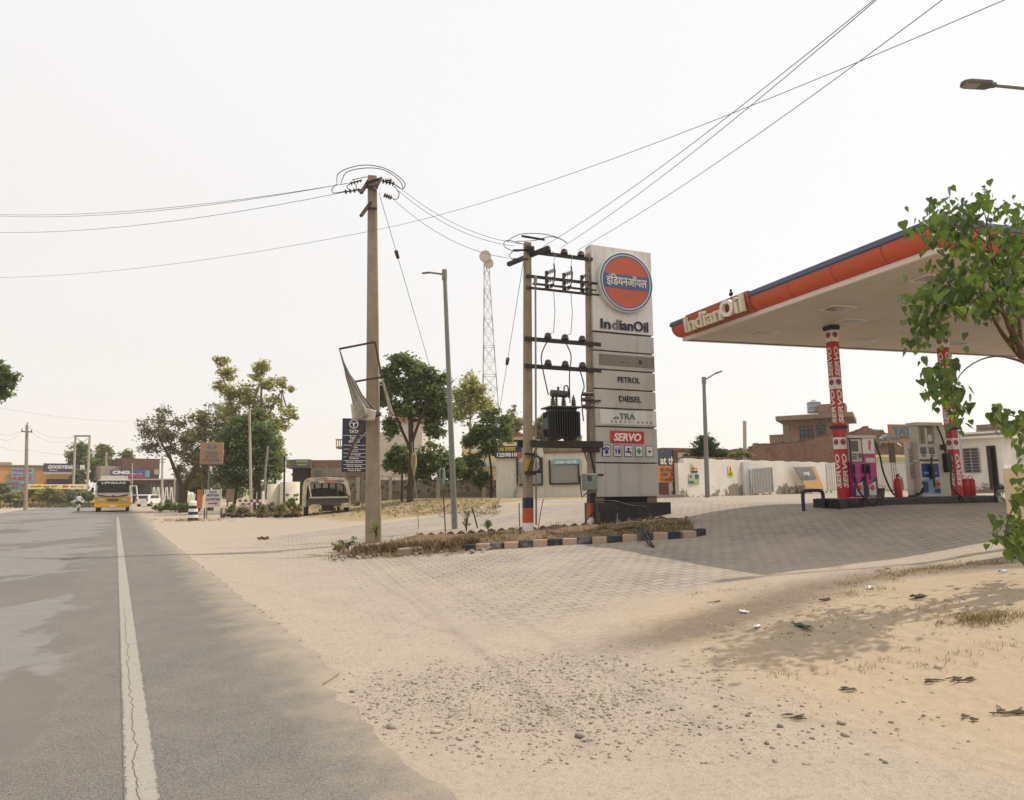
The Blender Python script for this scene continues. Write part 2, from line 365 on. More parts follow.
# paving blocks of the forecourt, sand drifted over their edge
def pave_mat():
    t = NT('paving_blocks'); sand, sh = sand_full(t)
    mp = t.n('Mapping'); t.l(t.pos(), mp.inputs[0]); mp.inputs[2].default_value = (0, 0, math.radians(-18))
    br = t.n('TexBrick'); t.l(mp.outputs[0], br.inputs['Vector']); br.inputs['Scale'].default_value = 1.0
    br.inputs['Brick Width'].default_value = .26; br.inputs['Row Height'].default_value = .19; br.inputs['Mortar Size'].default_value = .014; br.inputs['Mortar Smooth'].default_value = .3
    br.offset = .5; br.inputs['Color1'].default_value = (.27, .228, .195, 1); br.inputs['Color2'].default_value = (.36, .31, .265, 1); br.inputs['Mortar'].default_value = (.075, .062, .052, 1)
    big = t.noise(.6, 5, .6); fine = t.noise(70, 4, .7); med = t.noise(5, 5, .65)
    c = t.mix(t.ramp(fine, .35, .7, 0, .35), br.outputs['Color'], (.42, .37, .31)); c = t.mix(t.ramp(med, .5, .75, 0, .45), c, (.26, .215, .185))
    c = t.mix(t.ramp(t.noise(1.7, 4), .6, .75, 0, .3), c, (.37, .27, .22))
    dustf = t.ramp(t.math('ADD', big, t.math('MULTIPLY', med, .35)), .5, .85, .04, .55); c = t.mix(dustf, c, (.47, .385, .29))
    m = t.ramp(t.math('ADD', t.attr('sand'), t.math('MULTIPLY', t.math('ADD', t.noise(1.6, 6, .7), t.math('MULTIPLY', med, .6)), .62)), .62, 1.0)
    c = t.mix(m, c, sand)
    h = t.math('ADD', t.math('MULTIPLY', t.math('SUBTRACT', 1.0, br.outputs['Fac']), t.math('MULTIPLY', t.math('SUBTRACT', 1.0, m), .5)), sh)
    t.bump(h, .5, .04)
    return t.out(c, .9, 0, .2)
def poly_dist(X, Y, P):
    """signed distance to a closed outline, positive inside"""
    P = np.array(P); n = len(P); d = np.full(X.shape, 1e9); ins = np.zeros(X.shape, bool)
    for i in range(n):
        a, b = P[i], P[(i+1) % n]; e = b-a; L2 = (e*e).sum()
        t_ = np.clip(((X-a[0])*e[0]+(Y-a[1])*e[1])/L2, 0, 1); d = np.minimum(d, np.hypot(X-a[0]-t_*e[0], Y-a[1]-t_*e[1]))
        c = ((a[1] > Y) != (b[1] > Y)); ins ^= c & (X < (b[0]-a[0])*(Y-a[1])/np.where(b[1] == a[1], 1e-9, b[1]-a[1])+a[0])
    return np.where(ins, d, -d)
pv = [gp(*p) for p in [(178, 545), (215, 570), (262, 605), (318, 648), (365, 668), (455, 650), (560, 648), (640, 622), (720, 600), (800, 583), (900, 568), (1005, 558)]]
pv = [(p.x, p.y) for p in pv] + [(16, 14.5), (40, 20), (40, 48), (20, 42), (9, 34), (2, 32), (-4.5, 29), (-9, 26), (-13, 25.5)]
px_ = np.arange(-14, 40, .2); py_ = np.arange(5, 48, .2); PX, PY = np.meshgrid(px_, py_)
D = poly_dist(PX, PY, pv); PZ = ground_np(PX, PY)+.006
I = np.arange(PX.size).reshape(PX.shape)
keep = np.minimum(np.minimum(D[:-1, :-1], D[:-1, 1:]), np.minimum(D[1:, :-1], D[1:, 1:])) > -.9
Fq = np.stack([I[:-1, :-1], I[:-1, 1:], I[1:, 1:], I[1:, :-1]], -1)[keep]
used = np.unique(Fq); rm = np.zeros(PX.size, int); rm[used] = np.arange(len(used))
PZ = PZ - .03*sstep(-.1, -.7, D); wm = sstep(3.2, 5.5, lat(PX, PY))*sstep(11, 7.5, PY)*sstep(.3, 2.2, PX)
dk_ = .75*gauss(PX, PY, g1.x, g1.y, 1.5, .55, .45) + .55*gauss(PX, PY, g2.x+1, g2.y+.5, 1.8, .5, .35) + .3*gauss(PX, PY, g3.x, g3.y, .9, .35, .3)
sa = 1-sstep(-.3, 1.7, D); sa = np.maximum(sa, .42*sstep(7, 3, lat(PX, PY)) )
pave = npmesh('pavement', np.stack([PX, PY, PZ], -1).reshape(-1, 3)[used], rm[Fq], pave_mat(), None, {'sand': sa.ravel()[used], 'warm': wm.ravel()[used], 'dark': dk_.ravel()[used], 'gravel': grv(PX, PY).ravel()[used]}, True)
tag(pave, kind='structure')

# raised traffic island with kerb stones
IA, IB = gp(465, 551), gp(682, 538.5)
ie = Vector((IB.x-IA.x, IB.y-IA.y, 0)).normalized(); iu = Vector((-ie.y, ie.x, 0)); IL = (Vector((IB.x-IA.x, IB.y-IA.y, 0))).length
IDEP = 3.9
def isl(a, b): p = Vector((IA.x, IA.y, 0)) + ie*a + iu*b; return p
def isl_z(a, b):
    p = isl(a, b); m = min(max(min(b/.5, (IDEP-b)/.5, (a+2.8)/.5, (IL+.45-a)/1.3), -.6), 1)
    bump_ = .05*math.sin(a*2.3+b)*math.sin(b*2.9-a) + .03*math.sin(a*6+1)*math.sin(b*5)
    return ground(p.x, p.y) + .02 + .06*m + (bump_*max(m, 0))
V = []; na, nb = 110, 44
for j in range(nb+1):
    for i in range(na+1):
        a = -3.0 + (IL+3.5)*i/na; b = -.25 + (IDEP+.5)*j/nb
        # round both ends
        mid = IDEP/2; 
        if a < -1.6: k = (-1.6-a)/1.42; b = mid + (b-mid)*math.sqrt(max(1-k*k, 0.02)) - .25*k
        if a > IL-.6: k = (a-IL+.6)/1.12; b = mid + (b-mid)*math.sqrt(max(1-k*k*.8, 0.02))
        p = isl(a, b); edge = min(i, na-i, j*1.0, nb-j)
        V.append((p.x, p.y, isl_z(a, b) if edge > 1 else ground(p.x, p.y)-.08))
Fq = [(j*(na+1)+i, j*(na+1)+i+1, (j+1)*(na+1)+i+1, (j+1)*(na+1)+i) for j in range(nb) for i in range(na)]
t = NT('island_soil'); n1 = t.noise(3, 6, .7); n2 = t.noise(25, 5, .7)
c = t.mix(t.ramp(n1, .35, .65), (.21, .145, .085), (.13, .085, .05)); c = t.mix(t.ramp(n2, .45, .75, 0, .7), c, (.36, .27, .16))
t.bump(t.math('ADD', n1, n2), .8, .05); soilm = t.out(c, .95, 0, .1)
tag(npmesh('island_ground', V, Fq, soilm, None, None, True), kind='structure')
def paint(name, c, wear, thr=.56, sc=7): return mat(name, c, .75, .15, sc, .25, 0, .2, wear, .9, thr)
kb = paint('kerb_black_paint', (.03, .038, .052), (.32, .26, .21), .5); kp = paint('kerb_pink_paint', (.44, .285, .21), (.36, .31, .26), .47)
kproto = []
for m_, nm in ((kb, 'black'), (kp, 'pink')):
    b_ = MB(); b_.box(-.165, .165, -.075, .075, -.12, .145); o = b_.build('kerb_stone', m_, bevel=.022); kproto.append(o)
    tag(o, 'worn black painted kerb stone edging the weedy island' if nm == 'black' else 'faded pinkish orange kerb stone edging the weedy island', 'kerb stone', nm + ' kerb stones of the island')
spots = []; a = .1
while a < IL-.45: spots.append((a, 0.0, 0)); a += .335
a0 = a-.17
for k in range(3): th = (k+.5)*.32; spots.append((a0+.95*math.sin(th), .95*(1-math.cos(th)), th))
for i, (a, b, th) in enumerate(spots):
    src = kproto[i % 2]; o = src if i < 2 else src.copy()
    if i >= 2: COL.objects.link(o)
    p = isl(a, b); o.location = (p.x, p.y, ground(p.x, p.y)+.01+random.uniform(-.012, .008))
    o.rotation_euler = (random.uniform(-.03, .03), random.uniform(-.03, .03), math.atan2(ie.y, ie.x)+th+random.uniform(-.04, .04))

# ------------------------------------------------------------------ shared materials
conc = mat('weathered_concrete', lin(150, 134, 114), .85, .2, 4, .3, 0, .2, lin(105, 92, 78), .6, .5, True)
conc2 = mat('pale_concrete', lin(176, 164, 146), .85, .15, 3, .25, 0, .2, lin(120, 104, 86), .6, .55, True)
iron = mat('dark_iron', (.030, .026, .024), .6, .3, 9, .1, .3, .4, (.09, .045, .025), .6, .5)
rust = mat('rusty_steel', (.085, .045, .032), .75, .35, 12, .2, .2, .3)
wirem = mat('black_cable', (.02, .02, .02), .5)
alum = mat('dull_aluminium_wire', (.15, .14, .13), .5, .1, 3, 0, .5)
porc = mat('brown_porcelain', (.055, .03, .022), .25, .2, 5, 0, 0, .5)
galv = mat('galvanised_steel', lin(128, 124, 116), .5, .15, 5, .05, .5, .4, lin(92, 84, 74), .4)
darkgl = mat('dark_glass', (.012, .014, .016), .08, .2, 2, 0, 0, .6)
white_p = mat('dirty_white_paint', lin(205, 198, 184), .75, .08, 2.5, .15, 0, .25, lin(140, 120, 98), .65, .56, True)
black_p = mat('black_paint', (.018, .018, .02), .55, .3, 4, .1, 0, .35, (.07, .06, .05), .6, .55)
navy = mat('navy_paint', (.016, .022, .055), .5, .2, 4, .05, 0, .35, (.10, .09, .08), .4, .6)
orange = mat('orange_paint', (.44, .085, .028), .6, .15, 5, .05, 0, .3, (.30, .15, .09), .6, .55)
red = mat('red_paint', (.42, .022, .024), .45, .15, 4, .03, 0, .4, (.22, .04, .035), .5, .58)
whitev = mat('white_vinyl', lin(225, 220, 210), .5, .06, 3, 0, 0, .35, lin(170, 158, 140), .5, .6)
cream = mat('cream_letters', lin(214, 206, 180), .5, .1, 4, .03, 0, .3, lin(160, 146, 118), .6, .55)
blue_p = mat('faded_blue_paint', (.075, .11, .22), .55, .12, 3, .02, 0, .3, (.12, .13, .16), .5, .6)
oiled = mat('faded_orange_red', (.50, .088, .035), .5, .1, 2, .02, 0, .35, (.38, .12, .07), .5, .6)

# ------------------------------------------------------------------ wires
def curve(P, n=8):
    P = [Vector(p) for p in P]; Q = []
    for i in range(len(P)-1):
        p0, p1, p2, p3 = P[max(i-1, 0)], P[i], P[i+1], P[min(i+2, len(P)-1)]
        for k in range(n): t_ = k/n; Q.append(.5*((2*p1)+(p2-p0)*t_+(2*p0-5*p1+4*p2-p3)*t_*t_+(3*p1-p0-3*p2+p3)*t_**3))
    return Q+[P[-1]]
def sagline(p, q, sag, n=16):
    p = Vector(p); q = Vector(q); return [p.lerp(q, i/n) - Vector((0, 0, 4*sag*(i/n)*(1-i/n))) for i in range(n+1)]
def wire_on(label, p, q, ext, sag, *a, **k):
    """span that passes through q and runs on past it"""
    e = q + (q-p)*ext; t_ = 1/(1+ext); e.z += 4*sag*(1-t_); return wire(label, p, e, sag, *a, **k)
def wire(label, p, q, sag, r=.011, group=None, m=alum):
    b = MB(); b.tube(sagline(p, q, sag, 20), r*.62, 5); o = b.build('overhead_wire', m); return tag(o, label, 'wire', group)

# ------------------------------------------------------------------ tall concrete pole at the left end of the island
PY_ = 19.8; pb = col(373.5, PY_, 537); top = at(372.5, 178, PY_)
PH = top.z - (pb.z-.15)
root = thing('utility_pole', 'tall tapering concrete power pole with tangled jumper wires, standing left of the weedy island', 'utility pole', (pb.x, pb.y, pb.z-.1), 12)
b = MB(); root_m = Matrix.Translation(root.location) @ Matrix.Rotation(math.radians(12), 4, 'Z'); rinv = root_m.inverted()
lp = lambda px, py, dy=0: rinv @ at(px, py, PY_+dy)
b.taper((0, 0, -.2), .46, .34, (lp(372.3, 178).x, lp(372.3, 178).y, PH), .27, .2, .035); b.build('shaft', conc, root, .01)
for a, c_, d0, d1 in (((361, 193), (371, 177), -.5, .3), ((374, 190), (381, 178), -.35, .4), ((361, 216), (372.5, 200), -.5, .0)):
    b = MB(); b.bar(lp(*a, d0), lp(*c_, d1), .09, .07); b.build('cross_arm', rust, root)
b = MB(); b.bar(lp(366, 208.5, -.2), lp(377, 208.5, -.2), .05); b.bar(lp(366, 187, -.2), lp(378, 187, -.2), .07); b.bar(lp(366, 183, -.2), lp(379, 179, -.2), .06); b.build('clamp', iron, root)
for a, c_ in (((350, 183.5), (362, 180)), ((344, 192), (361, 189.5)), ((382, 181), (395, 184)), ((384, 195), (392, 198)), ((385, 181), (392, 180))):
    b = MB(); P0, P1 = lp(*a), lp(*c_)
    for k in range(4): p = P0.lerp(P1, k/4+.08); q = P0.lerp(P1, k/4+.16); b.cyl(p, q, .085, .05, 8)
    b.tube([P0, P1], .022, 6); b.build('strain_insulator', porc, root)
def loop(pts, r=.014): return pts, r
for ring in ([(337, 183), (338, 174), (349, 168), (366, 165), (384, 168), (398, 176), (405, 184), (402, 189), (394, 184)],
             [(341, 183), (347, 172), (366, 168), (384, 170), (399, 180), (403, 188)],
             [(337, 184), (332, 189), (334, 193), (346, 191)], [(355, 182), (347, 186), (350, 190), (356, 190), (356, 184)],
             [(394, 186), (399, 193), (397, 199), (391, 198)], [(352, 180), (366, 177), (372, 178)]):
    b = MB(); P = [lp(x, y, .3*math.sin(i)) for i, (x, y) in enumerate(ring)]
    Q = []
    for i in range(len(P)-1):
        p0, p1, p2, p3 = P[max(i-1, 0)], P[i], P[i+1], P[min(i+2, len(P)-1)]
        for k in range(6):
            t_ = k/6; Q.append(.5*((2*p1)+(p2-p0)*t_+(2*p0-5*p1+4*p2-p3)*t_*t_+(3*p1-p0-3*p2+p3)*t_**3))
    Q.append(P[-1]); b.tube(Q, .013, 5); b.build('jumper_wire', wirem, root)

# torn banner on its rusty square frame, tied to that pole
bf = thing('torn_banner', 'rusty square frame with a torn grey sack banner hanging off the tall concrete pole', 'banner frame', at(373, 400, PY_-.45))
BP = lambda px, py, dy=-.42: at(px, py, PY_+dy)
b = local(bf)
for a, c_ in (((339, 349), (375, 342)), ((375, 342), (382, 378)), ((353, 382), (382, 377)), ((358, 421), (381, 415))):
    b.bar(BP(*a), BP(*c_), .05)
b.build('frame', rust, bf)
Lc = [(339, 349), (341, 357), (344, 368), (346, 378), (349, 388), (352, 400), (353, 408), (354.5, 420)]
Rc = [(340, 349), (344, 362), (350, 374), (356, 382), (362, 394), (369, 402), (376, 409), (382, 413)]
def cl(u, v):
    k = v*7; i = min(int(k), 6); f = k-i
    l = [Lc[i][j]*(1-f)+Lc[i+1][j]*f for j in (0, 1)]; r = [Rc[i][j]*(1-f)+Rc[i+1][j]*f for j in (0, 1)]
    return BP(l[0]*(1-u)+r[0]*u, l[1]*(1-u)+r[1]*u + (1.2*math.sin(u*9)*v if u*v > 0 else 0), -.48+.22*math.sin(u*6+v*3)*v+.07*math.sin(u*23))
t = NT('grey_sack_cloth'); n1 = t.noise(5, 5, .6); wv = t.n('TexWave'); wv.inputs['Scale'].default_value = 9; wv.inputs['Distortion'].default_value = 4; t.l(t.scaled((1, 1, 2)), wv.inputs['Vector'])
t.bump(wv.outputs['Fac'], .6, .02); clothm = t.out(t.mix(t.ramp(n1, .35, .65), (.30, .26, .21), (.42, .38, .33)), .95, 0, .05)
b = local(bf); b.grid(cl, 14, 24); b.build('torn_cloth', clothm, bf, solid=.012)
b = local(bf); b.grid(lambda u, v: BP(350.5+2*v+u*(26-4*v), 404+v*16-6*u*v + u*6.5, -.5+.05*math.sin(u*7)), 10, 6)
b.build('white_sack', mat('white_sack', lin(190, 182, 168), .9, .12, 6, .2), bf, solid=.012)
b = local(bf)
b.grid(lambda u, v: BP(381+v*8+u*(2+2.5*v), 378+v*35+u*.8, -.42+.06*math.sin(v*9+u*2)), 3, 16); b.build('cloth_strip', clothm, bf, solid=.012)
st = thing('wooden_batten', 'two weathered battens slanting across the dark blue list board, lashed to the tall concrete pole', 'batten', at(356, 440, PY_-.4))
b = local(st); b.bar(BP(347, 457.5), BP(364, 422), .06, .05); b.bar(BP(348.5, 457), BP(365, 423.5), .03, .03); b.build('batten', mat('old_wood', (.10, .075, .055), .85, .3, 10, .3), st)
b = local(st); b.bar(BP(350, 450), BP(366, 432), .035, .03); b.build('batten', mat('grey_wood', (.27, .24, .21), .85, .3, 10, .3), st)

# ------------------------------------------------------------------ twin pole transformer station on the island
HY = 18.9; h1 = col(528, HY, 533)
RZ = 20.0; va = Vector((math.cos(math.radians(RZ)), math.sin(math.radians(RZ)), 0)); ua = Vector((-va.y, va.x, 0))
hr = thing('transformer_station', 'twin concrete poles with blue orange and white feet, carrying crossbars beside the fuel sign', 'transformer station', (h1.x, h1.y, h1.z), RZ); hr.rotation_euler[1] = math.radians(.9)
GAP = 1.99
ztop = at(528, 243, HY).z - h1.z; zz = lambda py: at(528, py, HY).z - h1.z
for x0, nm in ((0, 0), (GAP, 1)):
    H_ = ztop + (-.10 if nm else .02)
    b = MB(); g_ = 1.2 if nm else 1.0; b.taper((x0, 0, -.4), .255*g_, .20*g_, (x0, 0, H_), .205*g_, .16*g_, .02); pl = b.build('pole', conc, hr, .008)
    for k, (z0, z1, m_) in enumerate(((-.05, .30, whitev), (.30, .70, orange), (.70, .98, navy))):
        b = MB(); w = .264*g_; b.taper((x0, 0, z0 + (.14*nm if k == 0 else .12*nm)), w, .210*g_, (x0, 0, z1+.12*nm), w-.004, .207*g_, .02); b.build('painted_band', m_, pl)
b = MB(); b.taper((0, 0, zz(472)), .238, .204, (0, 0, zz(459)), .236, .202, .02)
b.build('painted_band', mat('yellow_paint', (.42, .27, .04), .6, .2, 6), hr)
def xbar(py0, x0=-.12, x1=GAP+.2, w=.11, y=-.17, dz=0.0):
    z = zz(py0); b = MB(); b.bar((x0, y, z), (x1, y, z+dz), .07, w); return b.build('crossbar', iron, hr), z
hf = lambda px, py, dx=0: None
bars = [(253, .10, -.05, GAP), (277.5, .075, -.1, GAP+.2), (284.5, .045, .1, GAP+.1), (289, .055, -.1, GAP+.2), (340, .115, -.16, GAP+.22), (367, .115, -.16, GAP+.22)]
zb = []
for py, w, xa, xb in bars: o, z = xbar(py, xa, xb, w); zb.append(z)
b = MB(); b.bar((-.36, .65, zb[0]-.16), (.42, -.6, zb[0]+.02), .11, .11); b.build('crossbar', iron, hr)
b = MB(); b.bar((-.25, -.2, zb[0]+.42), (.45, -.2, zb[0]+.40), .05); b.bar((-.12, -.16, zb[0]+.1), (.12, -.16, zb[0]+.1), .16, .1); b.build('clamp', iron, hr)
for j, (z, up) in enumerate(((zb[0]+.05, 1), (zb[4]+.055, 1), (zb[5]+.055, 1))):
    for x in (.55, 1.08, 1.62):
        b = MB(); b.lathe([(.05, 0), (.11, .01), (.11, .06), (.08, .08), (.10, .1), (.07, .15), (.03, .17)], 12, (x, -.17, z)); b.build('insulator', porc, hr)
for x in (.55, 1.09, 1.66):                                          # dropout fuses
    z = zb[1]; b = MB(); b.bar((x-.08, -.27, z-.38), (x-.08, -.27, z+.17), .07, .06)
    for dz in (.12, -.12, -.3):
        for k in range(4): p = Vector((x-.05+.05*k, -.29-.02*k, z+dz+.02*k)); b.cyl(p, p+Vector((.03, -.01, .012)), .075, .04, 8)
    b.bar((x+.13, -.36, z-.1), (x+.15, -.36, z+.2), .04, .05); b.bar((x+.02, -.34, z-.34), (x+.16, -.36, z-.05), .03, .03)
    b.tube([(x+.14, -.36, z+.2), (x+.12, -.36, z+.38)], .022, 6); b.build('dropout_fuse', porc, hr)
    b = MB(); b.tube([(x+.12, -.36, z+.38), (x+.18, -.3, z+.7), (x+.14, -.2, zb[0]+.1)], .008, 5); b.build('lead_wire', alum, hr)
    b = MB(); b.tube([(x+.1, -.36, z-.36), (x+.16, -.32, z-1.0), (x+.14, -.25, z-1.6), (x+.06, -.2, zb[4]+.2)], .010, 5); b.build('lead_wire', alum, hr)
zpl = zz(444)                                                       # platform of two channels under the tank
for y in (-.24, .24):
    b = MB(); b.bar((-.22 if y > 0 else .0, y, zpl), (GAP+.20, y, zpl+.03), .09, .17); b.build('platform_beam', iron, hr)
b = MB()
for x in (-.03, GAP+.02):
    for y in (-.26, .26): b.bar((x+.22, y*.8, zpl-.06), (x+.07, y*.45, zpl-.8), .035); b.bar((x-.22 if x > 1 else x+.2, y*.8, zpl-.06), (x-.02, y*.45, zpl-.8), .035)
    b.bar((x-.15, -.2, zpl-.83), (x+.2, -.2, zpl-.83), .05)
b.build('brace', iron, hr)
b = MB(); b.bar((GAP-.42, -.2, zpl-.13), (GAP+.1, -.2, zpl-.13), .1, .14); b.build('bracket', iron, hr)
b = MB(); b.tube([(.16, -.2, zpl-2.2), (.165, -.2, zb[2]-.05)], .028, 8); b.tube([(.165, -.2, zb[2]-.05), (.165, -.2, zb[1]+.02)], .05, 8); b.build('earth_pipe', galv, hr)
b = MB(); b.tube(curve([(.14, -.2, 2.12), (.25, -.24, 2.05), (.28, -.25, 1.8), (.2, -.22, 1.68)]), .03, 8); b.tube([(-.16, -.19, 2.16), (.2, -.19, 2.15)], .03, 8); b.tube([(-.16, -.19, 1.66), (.34, -.22, 1.68)], .035, 8); b.build('cable_clamp', iron, hr)
for x, w, m_, dy in ((GAP-.27, .38, mat('grey_green_enamel', (.20, .23, .19), .5, .12, 5, .05, 0, .35, (.12, .11, .09), .5), -.32), (GAP+.17, .16, mat('rusty_grey_enamel', (.24, .23, .19), .6, .2, 6, .1, 0, .3, (.16, .08, .045), .8, .5), .0)):
    b = MB(); zc = zz(482); b.box(x-w/2, x+w/2, dy-.15, dy+.13, zc-.23, zc+.24); mbx = b.build('meter_box', m_, hr, .03)
    b = MB(); b.box(x-w*.36, x-w*.02, dy-.156, dy-.15, zc+.03, zc+.18); b.build('window', darkgl, mbx)
b = MB(); b.tube([(GAP-.25, -.3, zz(490)), (GAP-.5, -.3, zz(497)), (GAP-.55, -.3, zz(485)), (GAP-.52, -.25, zz(475))], .018, 6); b.build('cable', wirem, hr)
b = MB(); b.tube([(GAP-.1, -.3, zz(497)), (GAP-.14, -.32, zz(512)), (GAP-.42, -.36, .35), (GAP-.5, -.4, .06)], .02, 6); b.build('cable', wirem, hr)
for x, z0 in ((.16+.23, 0), (.16+.8, 0)): pass
for P in ([(.53, -.25, zb[4]+.02), (.30, -.3, zb[4]-.45), (.34, -.3, zb[5]-.1), (.52, -.25, zz(395))], [(1.02, -.25, zb[4]+.02), (1.2, -.3, zb[4]-.4), (1.15, -.3, zb[5]-.2), (1.18, -.25, zz(402))],
          [(1.5, -.22, zb[5]+.02), (1.6, -.3, zb[5]-.5), (1.52, -.28, zz(396)), (1.58, -.28, zz(420))]):
    b = MB(); b.tube(curve(P), .017, 6); b.build('lead_wire', wirem, hr)
b = MB()
for dz in (.16, .0, -.2): b.cyl((GAP-.42, -.24, zz(398)+dz), (GAP-.1, -.24, zz(398)+dz+.02), .06, .06, 8)
b.bar((GAP-.3, -.24, zz(398)-.28), (GAP-.3, -.24, zz(398)+.2), .04); b.bar((GAP-.25, -.22, zz(398)-.06), (GAP+.16, -.22, zz(398)), .06); b.build('low_voltage_fuse', porc, hr)

tr = thing('transformer', 'black finned oil transformer tank with bushings, sitting on the platform between the two poles', 'transformer', hr.location + va*1.08 + Vector((0, 0, zpl+.10)), RZ)
tank = mat('black_oily_tank', (.014, .015, .018), .45, .3, 5, .05, 0, .45, (.05, .04, .032), .6, .55)
TW, TD, TH = .88, .58, zz(407)-zpl-.12
b = MB(); b.box(-TW/2+.05, TW/2-.05, -TD/2+.08, TD/2-.08, .06, TH); b.build('tank', tank, tr, .02)
b = MB()
for k in range(11): x = -TW/2+.09+k*(TW-.16)/10; b.box(x-.012, x+.012, -TD/2-.06, TD/2+.06, .12, TH-.1)
for y in (-.16, 0, .16): b.box(-TW/2-.06, -TW/2+.06, y-.015, y+.015, .12, TH-.1); b.box(TW/2-.06, TW/2+.06, y-.015, y+.015, .12, TH-.1)
b.build('cooling_fins', tank, tr)
b = MB(); b.box(-TW/2-.05, TW/2+.05, -TD/2-.07, TD/2+.07, TH, TH+.045); b.build('lid', mat('lid_grey', (.09, .075, .06), .6, .2, 6), tr, .01)
b = MB(); b.box(-.32, -.18, -.3, .3, 0, .08); b.box(.18, .32, -.3, .3, 0, .08); b.build('skid', iron, tr)
for x in (-.28, .05, .36):
    b = MB(); b.lathe([(.075, 0), (.075, .05), (.05, .06), (.085, .09), (.05, .11), (.08, .15), (.045, .17), (.07, .21), (.035, .23), (.05, .27), (.02, .30), (.02, .36)], 12, (x, -.05, TH+.045)); b.build('bushing', porc, tr)
b = MB(); b.cyl((-.36, -.12, TH+.42), (.12, -.12, TH+.40), .1, .1, 16); b.bar((-.2, -.12, TH), (-.2, -.12, TH+.36), .05); b.lathe([(.03, 0), (.04, .1), (.0, .12)], 8, (-.14, -.12, TH+.5)); b.build('oil_conservator', mat('grey_drum', (.075, .07, .062), .5, .2, 6, 0, .2), tr)
b = MB(); b.tube(curve([(.03, -.12, TH+.42), (.06, -.12, TH+.62), (.16, -.12, TH+.62), (.18, -.12, TH+.3)]), .02, 6); b.build('breather_pipe', iron, tr)
b = MB(); b.box(-TW/2-.068, -TW/2-.05, -.2, .2, TH*.35, TH*.7); b.build('drum_band', mat('grey_blue_band', (.045, .055, .065), .4), tr)

# wires: left spans, pole to station, and three climbing spans over the camera's right
G1 = 'spans running off to the left from the tall concrete pole'
wl = 'power line sagging off to the left from the very top of the tall concrete pole'
for (a, b_, sg) in (((350, 183), (0, 214.5), .75), ((346, 183.5), (0, 216), .85), ((345, 192), (0, 232.5), .8)):
    p = at(*a, PY_); q = at(*b_, 30); wire_on(wl, p, q, .5, sg, .014, G1)
p = at(366, 232, PY_); q = at(0, 277.5, 30)
wire_on('lone thin line leaving the tall concrete pole a few feet below its top, going left', p, q, .5, .7, .010)
q = at(868, 58, 8.5); wire_on('lone thin line rising from the tall concrete pole to the upper right across other wires', p, q, .4, .55, .009)
G2 = 'spans from the tall concrete pole to the transformer station'
for a, b_ in (((396, 184.5), (522, 244)), ((394, 187), (514, 246)), ((392, 198), (508, 258))):
    wire('power line sagging between the tall concrete pole and the transformer station', at(*a, PY_), at(*b_, HY-.3), .35, .012, G2)
G3 = 'spans climbing from the transformer station to the upper right'
for x, (tx, ty) in zip((.55, 1.08, 1.62), ((802, 58), (808, 58), (864, 58))):
    p = hr.location + va*x + ua*-.17 + Vector((0, 0, zb[0]+.2)); q = at(tx, ty, 9.5)
    wire_on('power line climbing from the top bar of the transformer station to the upper right', p, q, .35, .25, .011, G3)
for ring in ([(520, 244), (503, 240), (500, 246), (510, 251), (520, 250)], [(503, 241), (515, 234), (535, 233), (552, 236), (562, 241)], [(512, 241), (530, 240), (545, 236), (556, 238), (563, 242)], [(510, 250), (505, 256), (512, 260), (520, 259)]):
    b = MB((Matrix.Translation(hr.location) @ Matrix.Rotation(math.radians(RZ), 4, 'Z')).inverted()); b.tube(curve([at(x, y, HY-.3+.2*math.sin(i*2)) for i, (x, y) in enumerate(ring)], 5), .011, 5); b.build('jumper_wire', wirem, hr)
b = MB((Matrix.Translation(hr.location) @ Matrix.Rotation(math.radians(RZ), 4, 'Z')).inverted())
for y in (250, 259): b.tube([at(509, y, HY-.3), at(524, y-.5, HY-.1)], .03, 6)
b.build('strain_insulator', porc, hr)
def guy(label, a, c_, Y0, Y1, f):
    g = thing('guy_wire', label, 'guy wire', at(*a, Y0)); p, q = at(*a, Y0), at(*c_, Y1); b = local(g); b.tube([p, q], .009, 5); b.build('stay', alum, g)
    b = local(g); m_ = p.lerp(q, f); d = (q-p).normalized(); b.cyl(m_-d*.13, m_+d*.13, .065, .055, 8); b.build('guy_insulator', porc, g)
guy('thin stay wire slanting down from the tall concrete pole behind the street lamp', (379, 193), (447, 425), PY_, 25, .23)
guy('thin stay wire slanting down left of the transformer station', (525, 252), (497, 426), HY, 25, .57)

